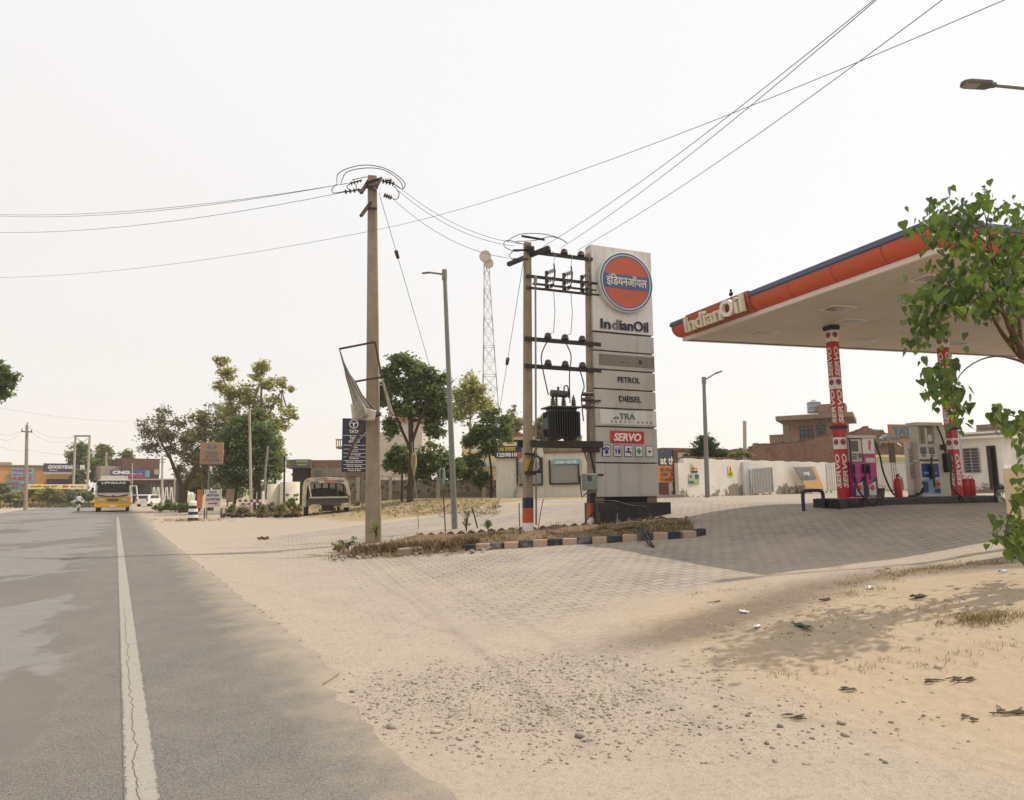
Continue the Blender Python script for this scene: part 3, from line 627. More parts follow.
# ------------------------------------------------------------------ street lamps
def lamp(label, base, topp, arm_end, r0, r1, headlen, arm_r=.035):
    o = thing('street_lamp', label, 'street lamp', base); b = local(o)
    b.tube([base-Vector((0, 0, .2)), base.lerp(topp, .33), base.lerp(topp, .66), topp], [r0, r0*.9, (r0+r1)/2*.95, r1], 10); b.build('mast', galv, o)
    d = (arm_end-topp); L_ = d.length; d.normalize(); b = local(o); b.tube([topp-Vector((0, 0, .12)), arm_end], arm_r, 8); b.cyl(topp-Vector((0, 0, .3)), topp+Vector((0, 0, .04)), r1*1.35, r1*1.35, 10); b.build('arm', galv, o)
    side = d.cross(Vector((0, 0, 1))).normalized(); up = side.cross(d)
    fr = frame(arm_end, d, side); fr = Matrix.Translation(-Vector(o.location)) @ fr
    b = MB(fr); h = headlen; w = h*.2
    b.prism([(-.12*h, -w*.35), (0, -w*.5), (.12*h, -w), (.8*h, -w), (.95*h, -w*.7), (h, 0), (.95*h, w*.7), (.8*h, w), (.12*h, w), (0, w*.5), (-.12*h, w*.35)], -.055*h, .06*h)
    for k in range(6): b.box(.42*h+k*.06*h, .44*h+k*.06*h, -w*.8, w*.8, -.1*h, -.05*h)
    b.box(.12*h, .34*h, -w*.5, w*.5, -.11*h, -.05*h)
    hd = b.build('lamp_head', mat('lamp_grey', (.11, .10, .09), .5, .15, 6), o, .012)
    b = MB(fr); b.box(.45*h, .92*h, -w*.75, w*.75, .06*h, .068*h); b.build('lens', mat('lamp_lens', (.30, .27, .20), .3), hd); return o
lb = gp(455, 529); lamp('plain grey street lamp leaning left between the concrete pole and the transformer station', lb, at(444.5, 271, lb.y), at(430, 272.5, lb.y), .10, .065, .28)
rb = gp(707.5, 497.5); rb.y -= .4; rb = col(707.5, rb.y, 497); lamp('grey street lamp standing against the white boundary wall', rb, at(703.8, 378, rb.y), at(714.5, 374, rb.y), .115, .075, .42)
cb = Vector((13.4, 12.0, ground(13.4, 12.0))); tp = at(1110, 91, 12.0); cb = Vector((tp.x+.1, 12, ground(tp.x, 12)))
lamp('street lamp at the top right corner, only its flat head and arm in view', cb, tp, at(992, 85, 12), .1, .07, .58)

# ------------------------------------------------------------------ tall fuel station sign (totem)
TY = 19.4; p0 = at(597, 500, TY); gz = ground(p0.x+.8, TY+.4) + .08
pyl = thing('fuel_station_sign', 'tall grey stacked fuel sign with a round orange and blue emblem on top', 'station sign', (p0.x, p0.y, gz), 22); pyl.rotation_euler[1] = math.radians(.45)
zq = lambda py: at(594, py, TY).z - gz
SW, SDp = 2.06, .42
def grey(nm, c): return mat(nm, c, .45, .05, 1.2, .01, 0, .4, tuple(x*.55 for x in c), .55, .5, True)
g_top, g_mid, g_dk = grey('sign_offwhite', lin(208, 203, 194)), grey('sign_grey', lin(178, 173, 165)), grey('sign_price_face', lin(120, 112, 103))
g_wh = grey('sign_white', lin(208, 205, 199)); letter = mat('black_letters', (.018, .018, .022), .5); navyl = mat('navy_letters', (.014, .016, .045), .4)
PF = lambda z, x=SW/2: frame((x, -.012, z), (1, 0, 0), (0, 0, 1))
def panel(y0, y1, m_, name='panel', proud=0.0):
    b = MB(); b.box(-proud, SW+proud, -proud, SDp, zq(y1), zq(y0)-.025); return b.build(name, m_, pyl, .012), (zq(y0)+zq(y1))/2
b = MB(); b.box(.06, SW-.06, .05, SDp-.05, zq(498), zq(246)); b.build('core', mat('sign_core', (.05, .045, .04), .8), pyl)
head, zc = panel(243, 330, g_top, 'head_panel')
b = MB()
for k in range(14): z = zq(330)+.15+k*(zq(243)-zq(330)-.25)/13; b.box(-.008, -.001, .06, SDp-.06, z, z+.09)
b.build('side_louvres', g_mid, head)
# emblem
ez = zq(279.5); ER = .92; ex = SW/2+.04
EF = frame((ex, -.0, ez), (1, 0, 0), (0, 0, 1))
b = MB(EF); b.disc(ER, 0, .16, 64); em = b.build('emblem', g_top, pyl, .015)
b = MB(EF); b.ring(ER-.075, ER-.03, .16, .168, 64); b.ring(ER-.15, ER-.115, .16, .168, 64); b.build('blue_ring', blue_p, em)
b = MB(EF); b.disc(ER-.15, .16, .165, 64); b.build('orange_disc', mat('emblem_orange', (.47, .085, .035), .45, .06, 2, 0, 0, .4, (.36, .09, .05), .5, .6), em)
hb = .215; xw = math.sqrt((ER-.15)**2-hb**2)+.0
pts = [(math.cos(a)*(ER-.148), math.sin(a)*(ER-.148)) for a in np.linspace(-math.asin(hb/(ER-.148)), math.asin(hb/(ER-.148)), 9)]
b = MB(EF); b.prism(pts + [(-x, -y) for x, y in pts], .165, .175); b.build('blue_band', blue_p, em)
b = MB(EF); b.text('इंिडयनऑयल', .37, 1.38, .012, (0, .02, .175), .012); b.build('lettering', cream, em)
b = MB(PF(zq(322.5))); b.text('In', .29, .33, .03, (-.63, 0, 0), .02); b.text('ianOil', .31, .98, .03, (.34, .008, 0), .02); b.build('lettering', navyl, head)
b = MB(PF(zq(322.5))); b.text('d', .30, .23, .03, (-.30, .008, 0), .02); b.build('faded_letter', mat('bare_letter', (.17, .165, .16), .5), head)
panel(331, 349, g_mid)
prc, z_ = panel(349.5, 368, g_mid, 'price_panel')
b = MB(); b.box(.16, SW-.01, -.006, .01, zq(364.5), zq(353)); f_ = b.build('price_display', g_dk, prc)
b = MB(); 
for x, w, h in ((.93, .03, .045), (1.16, .02, .035), (1.52, .045, .13), (1.58, .03, .09)): b.box(x, x+w, -.012, -.006, z_-.06, z_-.06+h)
b.build('worn_digit', letter, f_)
for y0, y1, tx, xo in ((368.5, 387.5, 'PETROL', .16), (388, 407, 'DIESEL', .19)):
    o, z_ = panel(y0, y1, g_mid); b = MB(PF(z_)); b.text(tx, .17, .76, .014, (xo-.05, 0, 0), .015); b.build('lettering', letter, o)
o, z_ = panel(407.5, 425.5, g_mid)
b = MB(); b.box(.16, SW-.02, -.010, .01, z_-.20, z_+.2); wf = b.build('white_face', g_wh, o)
tl = mat('worn_teal_letters', (.10, .15, .15), .5, .3, 14)
b = MB(PF(z_)); b.text('TRA', .18, .54, .012, (0.02, .035, 0), .03); b.prism([(-.47, -.045), (-.36, -.045), (-.30, .03), (-.38, .02)], 0, .01); b.prism([(-.33, -.045), (-.27, -.045), (-.25, .02), (-.3, .0)], 0, .01); b.build('lettering', tl, wf)
b = MB(PF(z_))
for i, ch in enumerate('CLEEF HARD'):
    if ch != ' ': b.text(ch, .055, None, .010, (-.50+i*.148, -.125, 0), .02)
b.build('lettering', letter, wf)
o, z_ = panel(426, 462, g_mid)
b = MB(); zs = zq(436.5); b.box(.47, 1.60, -.014, .01, zs-.18, zs+.18); sf = b.build('red_plate', mat('sign_red', (.44, .03, .03), .4, .06, 3), o)
b = MB(frame((1.035, -.014, zs), (1, 0, 0), (0, 0, 1))); b.text('SERVO', .23, .92, .012, (0, 0, 0), .03, .22); b.build('lettering', whitev, sf)
zi = zq(450.5); icb = mat('icon_blue', (.02, .035, .16), .5); icg = mat('icon_green', (.02, .26, .12), .5)
for i, kind in enumerate(('phone', 'toilet', 'tap', 'aid', 'air')):
    x = .19+i*.36; F_ = frame((x+.14, -.012, zi), (1, 0, 0), (0, 0, 1))
    b = MB(F_); b.box(-.13, .13, -.165, .165, -.004, .006); ic = b.build('service_icon', icb, o)
    b = MB(F_); b.box(-.112, .112, -.147, .147, .006, .010); b.build('plate', g_wh, ic)
    b = MB(F_); z0, z1 = .010, .015; m_ = icb
    if kind == 'phone': b.prism([(-.085, .02), (-.085, .075), (-.04, .1), (.04, .1), (.085, .075), (.085, .02), (.05, .02), (.04, .055), (-.04, .055), (-.05, .02)], z0, z1); b.prism([(-.06, -.09), (.06, -.09), (.06, -.03), (.03, .035), (-.03, .035), (-.06, -.03)], z0, z1)
    elif kind == 'toilet':
        for s_ in (-1, 1): b.disc(.024, z0, z1, 12, (s_*.05, .08)); b.prism([(s_*.05-.035, .045), (s_*.05+.035, .045), (s_*.05+(.045 if s_ > 0 else .02), -.03), (s_*.05+.015, -.1), (s_*.05-.015, -.1), (s_*.05-(.045 if s_ > 0 else .02), -.03)][::-1], z0, z1)
    elif kind == 'tap': b.prism([(-.09, -.0), (-.02, 0), (-.02, .04), (-.05, .06), (-.05, .085), (.06, .085), (.06, .06), (.02, .04), (.02, .0), (.06, 0), (.09, -.03), (.09, -.09), (.05, -.09), (.05, -.05), (-.09, -.05)][::-1], z0, z1); m_ = letter
    elif kind == 'aid': b.box(-.085, .085, -.03, .03, z0, z1); b.box(-.03, .03, -.085, .085, z0+.001, z1+.001); m_ = icg
    else: b.prism([(-.05, -.03), (0, -.045), (.045, -.02), (.05, .03), (.01, .015), (-.04, .03)], z0, z1); b.box(-.012, .012, -.02, .02, z0+.001, z1+.001)
    b.build('symbol', m_, ic)
o, z_ = panel(462.5, 497, g_mid)
b = MB(); b.box(.93, 1.25, -.007, .01, z_-.22, z_+.22); b.build('hatch', g_mid, o, .003)
b = MB(); b.box(.1, SW-.05, .12, SDp-.1, zq(504), zq(497)); b.build('shadow_filler', mat('shadow_void', (.02, .018, .016), .9), pyl)  # solid near-black block between the legs, the gap's shadow painted as its colour
for x in (.10, SW-.20):
    b = MB(); b.box(x-.16, x+.16, .05, .42, zq(506), zq(497.5)); b.build('leg', mat('stone_leg', lin(128, 116, 104), .8, .15, 5, .2), pyl, .01)
granite = mat('black_granite', (.012, .013, .013), .3, .3, 20, .02, 0, .45, (.08, .065, .05), .5, .55)
b = MB(); b.box(-.08, SW+.20, -.28, .62, -.25, zq(503)); b.build('plinth', granite, pyl, .008)
b = MB()
for x in (.12, .75, 1.4): b.box(x-.004, x+.004, -.283, -.279, -.2, zq(505)-.02)
b.build('plinth_joint', mat('joint_grey', (.04, .04, .038), .8), pyl)
b = MB(); b.tube(curve([(-.25, -.35, zq(505)+.1), (.25, -.45, zq(501)), (.85, -.5, zq(506)), (1.15, -.62, .35), (1.3, -.8, .05), (1.62, -1.5, .03)]), .018, 6); b.build('cable', wirem, pyl)
ch = thing('cable_hose', 'loose black cables spilling over the kerb in front of the tall fuel sign', 'cable', gp(640, 537))
b = local(ch)
for dx in (0, 6): 
    P = [gp(612+dx, 533)+Vector((0, 0, .06)), gp(628+dx, 532.5)+Vector((0, 0, .12)), gp(638+dx*.6, 540)+Vector((0, 0, .26)), gp(646+dx*.6, 545)+Vector((0, 0, .1)), gp(652+dx*.3, 548)+Vector((0, 0, .02))]
    b.tube(curve(P), .022, 6)
b.build('hose', wirem, ch)

# ------------------------------------------------------------------ canopy
ZC = 5.7; Nn = at(936, 252, 1); k = (ZC-CAM_H)/(Nn.z-CAM_H); Nn = Vector((Nn.x*k, k, ZC))
Lr = at(684, 340, 1); k = (ZC-CAM_H)/(Lr.z-CAM_H); Lr = Vector((Lr.x*k, k, ZC))
cu = (Lr-Nn); CL = cu.length; cu.normalize(); cv = Vector((math.sin(math.radians(74.4)), math.cos(math.radians(74.4)), 0)); CWd = 15.5
cr = at(831, 326, 1); k = (ZC-CAM_H)/(cr.z-CAM_H); C1 = Vector((cr.x*k, k, 0)); GS = ground(C1.x, C1.y)
can = thing('station_canopy', 'fuel station canopy with orange and blue fascia on red wrapped columns', 'canopy', (C1.x, C1.y, GS), 0)
off = Vector(can.location)
def CP(a, u, z): return Nn + cv*a + cu*u + Vector((0, 0, z-ZC)) - off           # a along the long side, u inwards, z absolute
t = NT('slatted_soffit'); s_ = lat_node(t, tuple(cu)); wv = t.math('FRACT', t.math('MULTIPLY', s_, 9.5)); gr = t.ramp(t.math('ABSOLUTE', t.math('SUBTRACT', wv, .5)), .40, .48)
n1 = t.noise(1.2, 4); c = t.mix(t.ramp(n1, .3, .7), lin(196, 186, 170), lin(206, 197, 182)); c = t.mix(t.math('MULTIPLY', gr, .55), c, lin(120, 110, 98)); c = t.mix(t.ramp(t.noise(.9, 6, .7), .55, .75, 0, .4), c, lin(150, 134, 112))
t.bump(t.math('MULTIPLY', gr, -1.0), .5, .02); soff = t.out(c, .6, 0, .3)
b = MB(); A0, A1 = -.02, CWd
q = [CP(0, 0, ZC), CP(CWd, 0, ZC), CP(CWd, CL, ZC), CP(0, CL, ZC)]; q2 = [p+Vector((0, 0, .5)) for p in q]
b.add(q+q2, [(3, 2, 1, 0), (4, 5, 6, 7), (0, 1, 5, 4), (1, 2, 6, 5), (2, 3, 7, 6), (3, 0, 4, 7)]); b.build('soffit', soff, can)
def sweep(prof):
    """profile of (outward, up) round the canopy edge"""
    b = MB(); rows = []
    for o_, h in prof: rows.append([CP(-o_, -o_, ZC+h), CP(CWd+o_, -o_, ZC+h), CP(CWd+o_, CL+o_, ZC+h), CP(-o_, CL+o_, ZC+h)])
    V = [p for r_ in rows for p in r_]; Fc = []
    for i in range(len(prof)-1):
        for k_ in range(4): Fc.append((i*4+k_, i*4+(k_+1) % 4, (i+1)*4+(k_+1) % 4, (i+1)*4+k_))
    b.add(V, Fc); return b
trim = mat('white_trim', lin(215, 208, 198), .5, .06, 2)
sweep([(-.06, -.03), (.03, -.03), (.03, .07), (-.06, .07)]).build('trim', trim, can)
Rr = .335; prof = [(.02+.21*math.sin(a), .07+Rr*(1-math.cos(a))) for a in np.linspace(.05, PI/2, 9)]
sweep(prof + [(.15, .07+Rr)]).build('orange_fascia', oiled, can)
zf = .07+Rr; sweep([(.23, zf), (.27, zf+.02), (.25, zf+.13), (.0, zf+.14)]).build('blue_fascia', mat('canopy_greyed_blue', (.085, .105, .165), .6, .1, 3, .02, 0, .3, (.13, .135, .15), .5, .6), can)
b = MB(); b.add([CP(-.0, -.0, ZC+zf+.12), CP(CWd, 0, ZC+zf+.12), CP(CWd, CL, ZC+zf+.12), CP(0, CL, ZC+zf+.12)], [(0, 1, 2, 3)]); b.build('roof_sheet', galv, can)
b = MB()
for u in np.arange(.9, CL, 1.22):
    V = [CP(-o_-.004, u+du, ZC+h) for du in (-.008, .008) for o_, h in prof]; n = len(prof); b.add(V, [(i, i+1, n+i+1, n+i) for i in range(n-1)])
for a_ in np.arange(1.0, CWd, 1.22):
    V = [CP(a_+du, -o_-.004, ZC+h) for du in (-.008, .008) for o_, h in prof]; n = len(prof); b.add(V, [(n+i, n+i+1, i+1, i) for i in range(n-1)])
b.build('panel_joint', mat('joint_brown', (.16, .045, .022), .8), can)
# letter board on the left end fascia
def proj(P): v = P - Vector((0, 0, CAM_H)); return 512+FOC*v.dot(RGT)/v.dot(FWD)
def u_for(px, z=ZC+.1, o_=0.05):
    lo, hi = 0, CL+1
    for _ in range(40):
        m = (lo+hi)/2
        if proj(CP(-o_, m, z)+off) > px: lo = m
        else: hi = m
    return lo
u0, u1 = u_for(757), u_for(694)
b = MB(); P = [(.0, .05), (.09, .08), (.18, .17), (.26, .30), (.285, .43), (.29, .555), (.24, .565), (.0, .25)]
V = [CP(-o_, u, ZC+h) for u in (u0, u1) for o_, h in P]; n = len(P)
b.add(V, [tuple(range(n)), tuple(range(n, 2*n))[::-1]] + [(i, i+n, (i+1) % n+n, (i+1) % n) for i in range(n)]); sb = b.build('letter_board', mat('letter_board_orange', (.36, .09, .042), .55, .12, 3, .02, 0, .3, (.30, .14, .08), .6, .5), can)
o_ = CP(-.34, (u0+u1)/2, ZC+.29); up_ = (CP(-.38, 0, ZC+.6)-CP(-.30, 0, ZC+.1))
F_ = frame(o_, -cu, up_); LW = (u1-u0)
b = MB(F_); b.text('Indian', .40, LW*.61, .10, (-LW*.17, -.03, -.04), .02); b.text('il', .42, LW*.12, .10, (LW*.405, .0, -.04), .02); ll = b.build('lettering', cream, sb)
b = MB(F_); b.text('O', .42, LW*.20, .10, (LW*.235, .0, -.03), .03); b.build('lettering', whitev, sb)
# lights recessed in the soffit
def soff_pt(px, py): d = ray(px, py); k_ = (ZC-CAM_H)/d.z; return Vector((d.x*k_, k_, ZC))
for px, py in ((763, 332), (838, 308+0), (864, 339), (958, 343), (932, 278), (850, 291+30)):
    p = soff_pt(px, py) - off; F_ = frame(p, cv, -cu); b = MB(F_); b.box(-.34, .34, -.24, .24, -.0, .025); lf = b.build('ceiling_light', trim, can)
    b = MB(F_); b.box(-.27, .27, -.17, .17, .025, .031); b.build('lens', mat('lens_grey', lin(120, 116, 110), .25, .3, 6), lf)
# columns: red wraps with white names
redw = mat('red_wrap', (.46, .022, .03), .4, .08, 2, .0, 0, .4, (.3, .03, .03), .4, .6)
def emblem_small(b, F_, r):
    pass
def column(a):
    base = C1 + cv*a - off; base.z = 0; S = .108; H_ = ZC-GS
    b = MB(Matrix.Translation(base) @ Matrix.Rotation(math.radians(15.6), 4, 'Z')); b.box(-S, S, -S, S, 0, H_); co = b.build('column', redw, can, .006)
    T = Matrix.Translation(base) @ Matrix.Rotation(math.radians(15.6), 4, 'Z')
    for z0, z1 in ((H_-.11, H_-.01), (H_*.425, H_*.425+.075)):
        b = MB(T); b.box(-S-.035, S+.035, -S-.035, S+.035, z0, z1); b.build('blue_collar', navy, co)
    faces = [T @ frame((-S-.002, 0, 0), (0, -1, 0), (0, 0, 1)), T @ frame((0, -S-.002, 0), (1, 0, 0), (0, 0, 1))]
    for F_ in faces:
        for zc in (H_-.28, H_*.675, H_*.345):
            b = MB(F_); b.box(-S+.002, S-.002, zc-.15, zc+.15, -.001, .003); w = b.build('white_block', whitev, co)
            b = MB(F_ @ Matrix.Translation((0, zc+.03, 0))); b.disc(.078, .003, .006, 24); d_ = b.build('round_badge', icb, w)
            b = MB(F_ @ Matrix.Translation((0, zc+.03, 0))); b.disc(.064, .006, .008, 24); b.build('orange_disc', oiled, d_)
            b = MB(F_ @ Matrix.Translation((0, zc+.03, 0))); b.box(-.064, .064, -.015, .015, .008, .010); b.build('blue_band', icb, d_)
        for zc, L_ in ((H_*.795, .78), (H_*.545, .86), (H_*.195, .86)):
            b = MB(F_ @ Matrix.Translation((0, zc, 0)) @ Matrix.Rotation(PI/2, 4, 'Z')); b.text('SERVO', .145, L_, .004, (0, 0, 0), .03, .18); b.build('lettering', whitev, co)
column(0); column(3.62); column(7.3)

# pump island and what stands on it (local x along the canopy)
IZ = 15.6; isp = C1 + cv*2.05; isz = ground(isp.x, isp.y)
T_is = Matrix.Translation((C1.x, C1.y, GS)) @ Matrix.Rotation(math.radians(IZ), 4, 'Z')
isd = thing('pump_island', 'dark granite pump island under the canopy carrying both fuel dispensers', 'pump island', (C1.x, C1.y, GS), IZ)
b = MB(); b.prism([(-.45, -.36), (4.55, -.36), (4.75, -.2), (4.75, .45), (4.55, .6), (-.45, .6)], -.3, .217); b.build('kerb', granite, isd, .012)
b = MB(); b.prism([(-.40, -.31), (4.5, -.31), (4.68, -.18), (4.68, .41), (4.5, .55), (-.40, .55)], .217, .225); b.build('top', mat('island_top', lin(110, 102, 94), .8, .2, 5), isd)
IT = .225
def onis(x, y): return T_is @ Vector((x, y, IT))
def hose(P, m_=wirem, r=.022): b = MB(); b.tube(curve(P), r, 8); return b
# pink dispenser
pd = thing('fuel_dispenser', 'magenta and silver fuel dispenser beside the left red column', 'fuel dispenser', onis(.49, .04), IZ)
pink = mat('magenta_panel', (.42, .020, .20), .35, .08, 3, 0, 0, .5, (.16, .02, .08), .4, .6); silver = mat('silver_panel', lin(196, 190, 178), .4, .08, 3, 0, .1, .4, lin(120, 108, 94), .5, .58)
H_ = 1.5
b = MB(); b.box(-.36, .0, -.26, .26, .02, .86); b.build('lower_cabinet', pink, pd, .015)
b = MB(); b.box(-.36, -.02, -.24, .24, .86, 1.40); up_ = b.build('meter_head', silver, pd, .015)
b = MB(); b.box(-.33, -.12, -.247, -.24, 1.10, 1.36); b.build('display', mat('grey_display', (.10, .095, .085), .2), up_)
b = MB(); b.box(-.34, -.05, -.25, -.24, .90, 1.07); kp_ = b.build('readout', mat('cream_panel', lin(170, 164, 140), .5), up_)
b = MB()
for i in range(3): b.box(-.335, -.20, -.254, -.25, .92+i*.048, .95+i*.048)
b.box(-.13, -.06, -.256, -.25, .95, 1.05); b.build('digit_window', darkgl, kp_)
b = MB(); b.box(-.40, .43, -.28, .28, 1.42, 1.49); b.build('cap', silver, pd, .01)
b = MB(); b.box(.01, .40, -.24, .24, .02, 1.05); md = b.build('hose_cabinet', pink, pd, .015)
b = MB(); b.box(.03, .40, -.23, .23, 1.05, 1.42); hp = b.build('upper_panel', whitev, pd, .01)
b = MB(frame((.24, -.232, 1.24), (0, 0, -1), (1, 0, 0))); b.text('Easy', .12, .27, .004, (0, 0, 0), .03, .2); b.build('lettering', pink, hp)
b = MB(); b.box(.08, .36, -.247, -.24, .84, .95); b.build('label_plate', silver, md)
for x, wv_ in ((-.21, .38), (.205, .36)):
    b = MB(frame((x, -.262 if x < 0 else -.242, .0), (1, 0, 0), (0, 0, 1))); b.prism([(-wv_/2, .04), (wv_/2, .04), (wv_/2, .52), (0, .36), (-wv_/2, .26)], 0, .006); dk = b.build('lower_graphic', mat('blue_graphic', (.03, .035, .10), .35), pd)
    b = MB(frame((x, -.268 if x < 0 else -.248, .0), (1, 0, 0), (0, 0, 1))); b.prism([(-.1, .06), (.12, .06), (.12, .40), (-.1, .30)], 0, .004); b.build('silver_graphic', silver, dk)
    b = MB(frame((x, -.272 if x < 0 else -.252, .24), (1, 0, 0), (0, 0, 1))); b.disc(.07, 0, .006, 20); b.box(-.07, .07, -.014, .014, .006, .009); b.build('round_badge', oiled, dk)
for x in (-.36, -.04, .10):
    b = MB(); b.box(x-.03, x+.03, -.33, -.25, .58, .80); b.bar((x, -.31, .6), (x+.02, -.30, .42), .03); b.build('nozzle', black_p, pd, .015)
for P in ([(.42, -.2, 1.40), (.47, -.3, 1.0), (.52, -.32, .6), (.72, -.34, .12), (.95, -.3, .03)], [(-.36, -.32, .5), (-.33, -.36, .2), (-.22, -.5, -.05), (-.05, -.56, -.2), (.18, -.54, -.22), (.3, -.45, .02)], [(-.05, -.32, .5), (-.08, -.36, .2), (-.25, -.5, -.1), (-.5, -.54, -.22), (-.62, -.45, -.05)], [(-.42, -.3, 1.38), (-.46, -.34, .9), (-.44, -.34, .5), (-.36, -.33, .36)]):
    hose(P).build('hose', wirem, pd)
pd.scale = (1, 1, 1.06)
# grey dispenser
gd_ = thing('fuel_dispenser', 'older grey fuel dispenser with blue picture panels beside the right red column', 'fuel dispenser', onis(2.74, .12), IZ)
offw = mat('old_grey_enamel', lin(190, 184, 168), .5, .1, 3, .03, 0, .35, lin(140, 126, 104), .6, .55)
b = MB(); b.box(-.56, -.42, -.06, .06, .0, 1.28); lv = b.build('louvre_cabinet', silver, gd_, .01)
b = MB()
for z0 in (.42, .80):
    for i in range(8): b.box(-.545, -.435, -.066, -.06, z0+i*.042, z0+.022+i*.042)
b.build('louvres', mat('louvre_dark', (.12, .10, .075), .7), lv)
b = MB(); b.box(-.40, .22, -.25, .02, .0, .82); b.build('lower_cabinet', offw, gd_, .012)
b = MB(); b.box(-.40, .22, -.24, .0, .84, 1.18); mh = b.build('meter_head', offw, gd_, .012)
b = MB(); 
for x in (-.24, .04): b.box(x-.09, x+.09, -.25, -.24, .98, 1.14); b.box(x-.05, x+.05, -.25, -.24, .92, .96)
b.build('digit_window', darkgl, mh)
b = MB(); b.box(-.40, -.36, -.24, .0, 1.18, 1.64); b.box(.18, .22, -.24, .0, 1.18, 1.64); b.box(-.36, .18, -.04, .0, 1.18, 1.64); b.box(-.36, .18, -.2, -.04, 1.18, 1.22); b.build('display_frame', offw, gd_)
b = MB(); b.box(-.05, .02, -.16, -.06, 1.22, 1.60); b.cyl((.08, -.18, 1.36), (.08, -.06, 1.36), .09, .09, 12); b.build('inner_works', silver, gd_)
b = MB(); b.box(-.45, .42, -.3, .06, 1.64, 1.72); b.build('cap', offw, gd_, .012)
b = MB(); b.box(.24, .58, -.22, .02, .0, 1.62); hc = b.build('hose_cabinet', offw, gd_, .012)
bl1 = mat('picture_blue', (.012, .04, .16), .35, .5, 5); bl2 = mat('picture_pale_blue', (.16, .28, .40), .35, .5, 7)
b = MB(); b.box(-.36, .20, -.257, -.25, .44, .76); b.build('picture_panel', bl1, gd_)
b = MB(); b.box(-.36, .20, -.257, -.25, .06, .40); pp = b.build('picture_panel', bl2, gd_)
b = MB(); b.box(-.34, -.2, -.261, -.257, .1, .34); b.box(.0, .19, -.261, -.257, .08, .18); b.build('blue_block', bl1, pp)
b = MB(); b.box(-.30, .12, -.262, -.257, .52, .57); b.build('caption_band', bl2, gd_)
b = MB(frame((.09, -.258, .28), (1, 0, 0), (0, 0, 1))); b.disc(.095, 0, .005, 24); rd_ = b.build('round_badge', oiled, pp); b = MB(frame((.09, -.263, .28), (1, 0, 0), (0, 0, 1))); b.box(-.09, .09, -.02, .02, 0, .003); b.build('blue_band', bl1, rd_)
b = MB(); b.box(-.40, .22, -.262, -.25, .82, .855); b.build('band', black_p, gd_)
b = MB(); b.box(-.14, -.05, -.37, -.25, .40, .74); b.bar((-.1, -.35, .42), (-.09, -.34, .2), .04); b.build('nozzle', black_p, gd_, .015)
b = MB(); b.box(.38, .56, -.36, -.22, .56, 1.0); b.build('nozzle', black_p, gd_, .02)
b = MB(); b.box(.35, .43, -.27, -.22, 1.08, 1.2); b.box(.46, .52, -.27, -.22, 1.05, 1.22); b.build('switch_box', black_p, hc, .01)
for P in ([(-.1, -.33, .4), (-.12, -.34, .7), (-.09, -.34, .9)], [(.26, -.26, 1.66), (.33, -.34, 1.3), (.40, -.33, 1.0), (.44, -.33, .9)], [(-.58, -.2, .05), (-.45, -.3, .1), (-.42, -.34, .22), (-.42, -.3, .35)], [(-.9, -.3, .02), (-.6, -.32, .05), (-.45, -.33, .2)], [(.5, -.34, .6), (.46, -.36, .2), (.56, -.5, .0), (.66, -.58, -.2), (.7, -.55, -.24)]):
    hose(P).build('hose', wirem, gd_)
gd_.scale = (1, 1, 1.13)
fe = thing('fire_extinguisher', 'red fire extinguisher standing between the two fuel dispensers', 'extinguisher', onis(1.60, -.1), IZ)
b = MB(); b.lathe([(.085, 0), (.095, .02), (.095, .40), (.08, .46), (.03, .50), (.03, .53)], 18); b.build('cylinder', red, fe)
b = MB(); b.box(-.03, .05, -.02, .02, .53, .56); b.bar((-.02, 0, .55), (.08, 0, .60), .025); b.tube(curve([(.02, -.02, .54), (.1, -.04, .48), (.115, -.05, .3), (.11, -.05, .2)]), .012, 6); b.build('valve', black_p, fe)
bk = thing('bucket', 'small dusty metal bucket next to the pink dispenser', 'bucket', onis(1.16, .05), IZ)
b = MB(); b.lathe([(.10, 0), (.125, .22), (.135, .22), (.13, .24), (.118, .22), (.095, .02)], 18); b.build('pail', mat('dusty_pail', (.17, .15, .12), .7, .2, 6), bk)
b = MB(); b.tube(curve([(-.13, 0, .22), (-.08, 0, .30), (.08, 0, .30), (.13, 0, .22)]), .006, 5); b.build('handle', iron, bk)
for x, lab in ((3.86, 'red fire bucket hanging close against the right red column'), (4.06, 'outer red fire bucket, the farther from the right red column')):
    rb_ = thing('fire_bucket', lab, 'fire bucket', onis(x, -.05), IZ, 'red fire buckets at the right column')
    b = MB(); b.lathe([(.075, .0), (.10, .03), (.105, .30), (.1, .42), (.03, .46)], 16); b.build('pail', red, rb_); b = MB(); b.tube(curve([(-.1, 0, .40), (-.05, 0, .52), (.05, 0, .52), (.1, 0, .40)]), .008, 5); b.build('handle', iron, rb_)
for x, w, y, lab in ((-.80, .60, .15, 'low dark pipe guard rail at the left end of the pump island'), (4.50, .80, -.7, 'low dark pipe guard rail at the right end of the pump island')):
    gr_ = thing('guard_rail', lab, 'guard rail', T_is @ Vector((x, y, 0)), IZ)
    b = MB(); b.tube(curve([(-w/2, 0, -.2), (-w/2, 0, .28), (-w/2+.03, 0, .40), (-w/2+.12, 0, .43), (w/2-.12, 0, .43), (w/2-.03, 0, .40), (w/2, 0, .28), (w/2, 0, -.2)], 5), .045, 10); b.build('pipe', navy, gr_)
br_ = thing('bird', 'small dark bird perched on the edge of the canopy above the letters', 'bird', at(731, 292, 17.6))
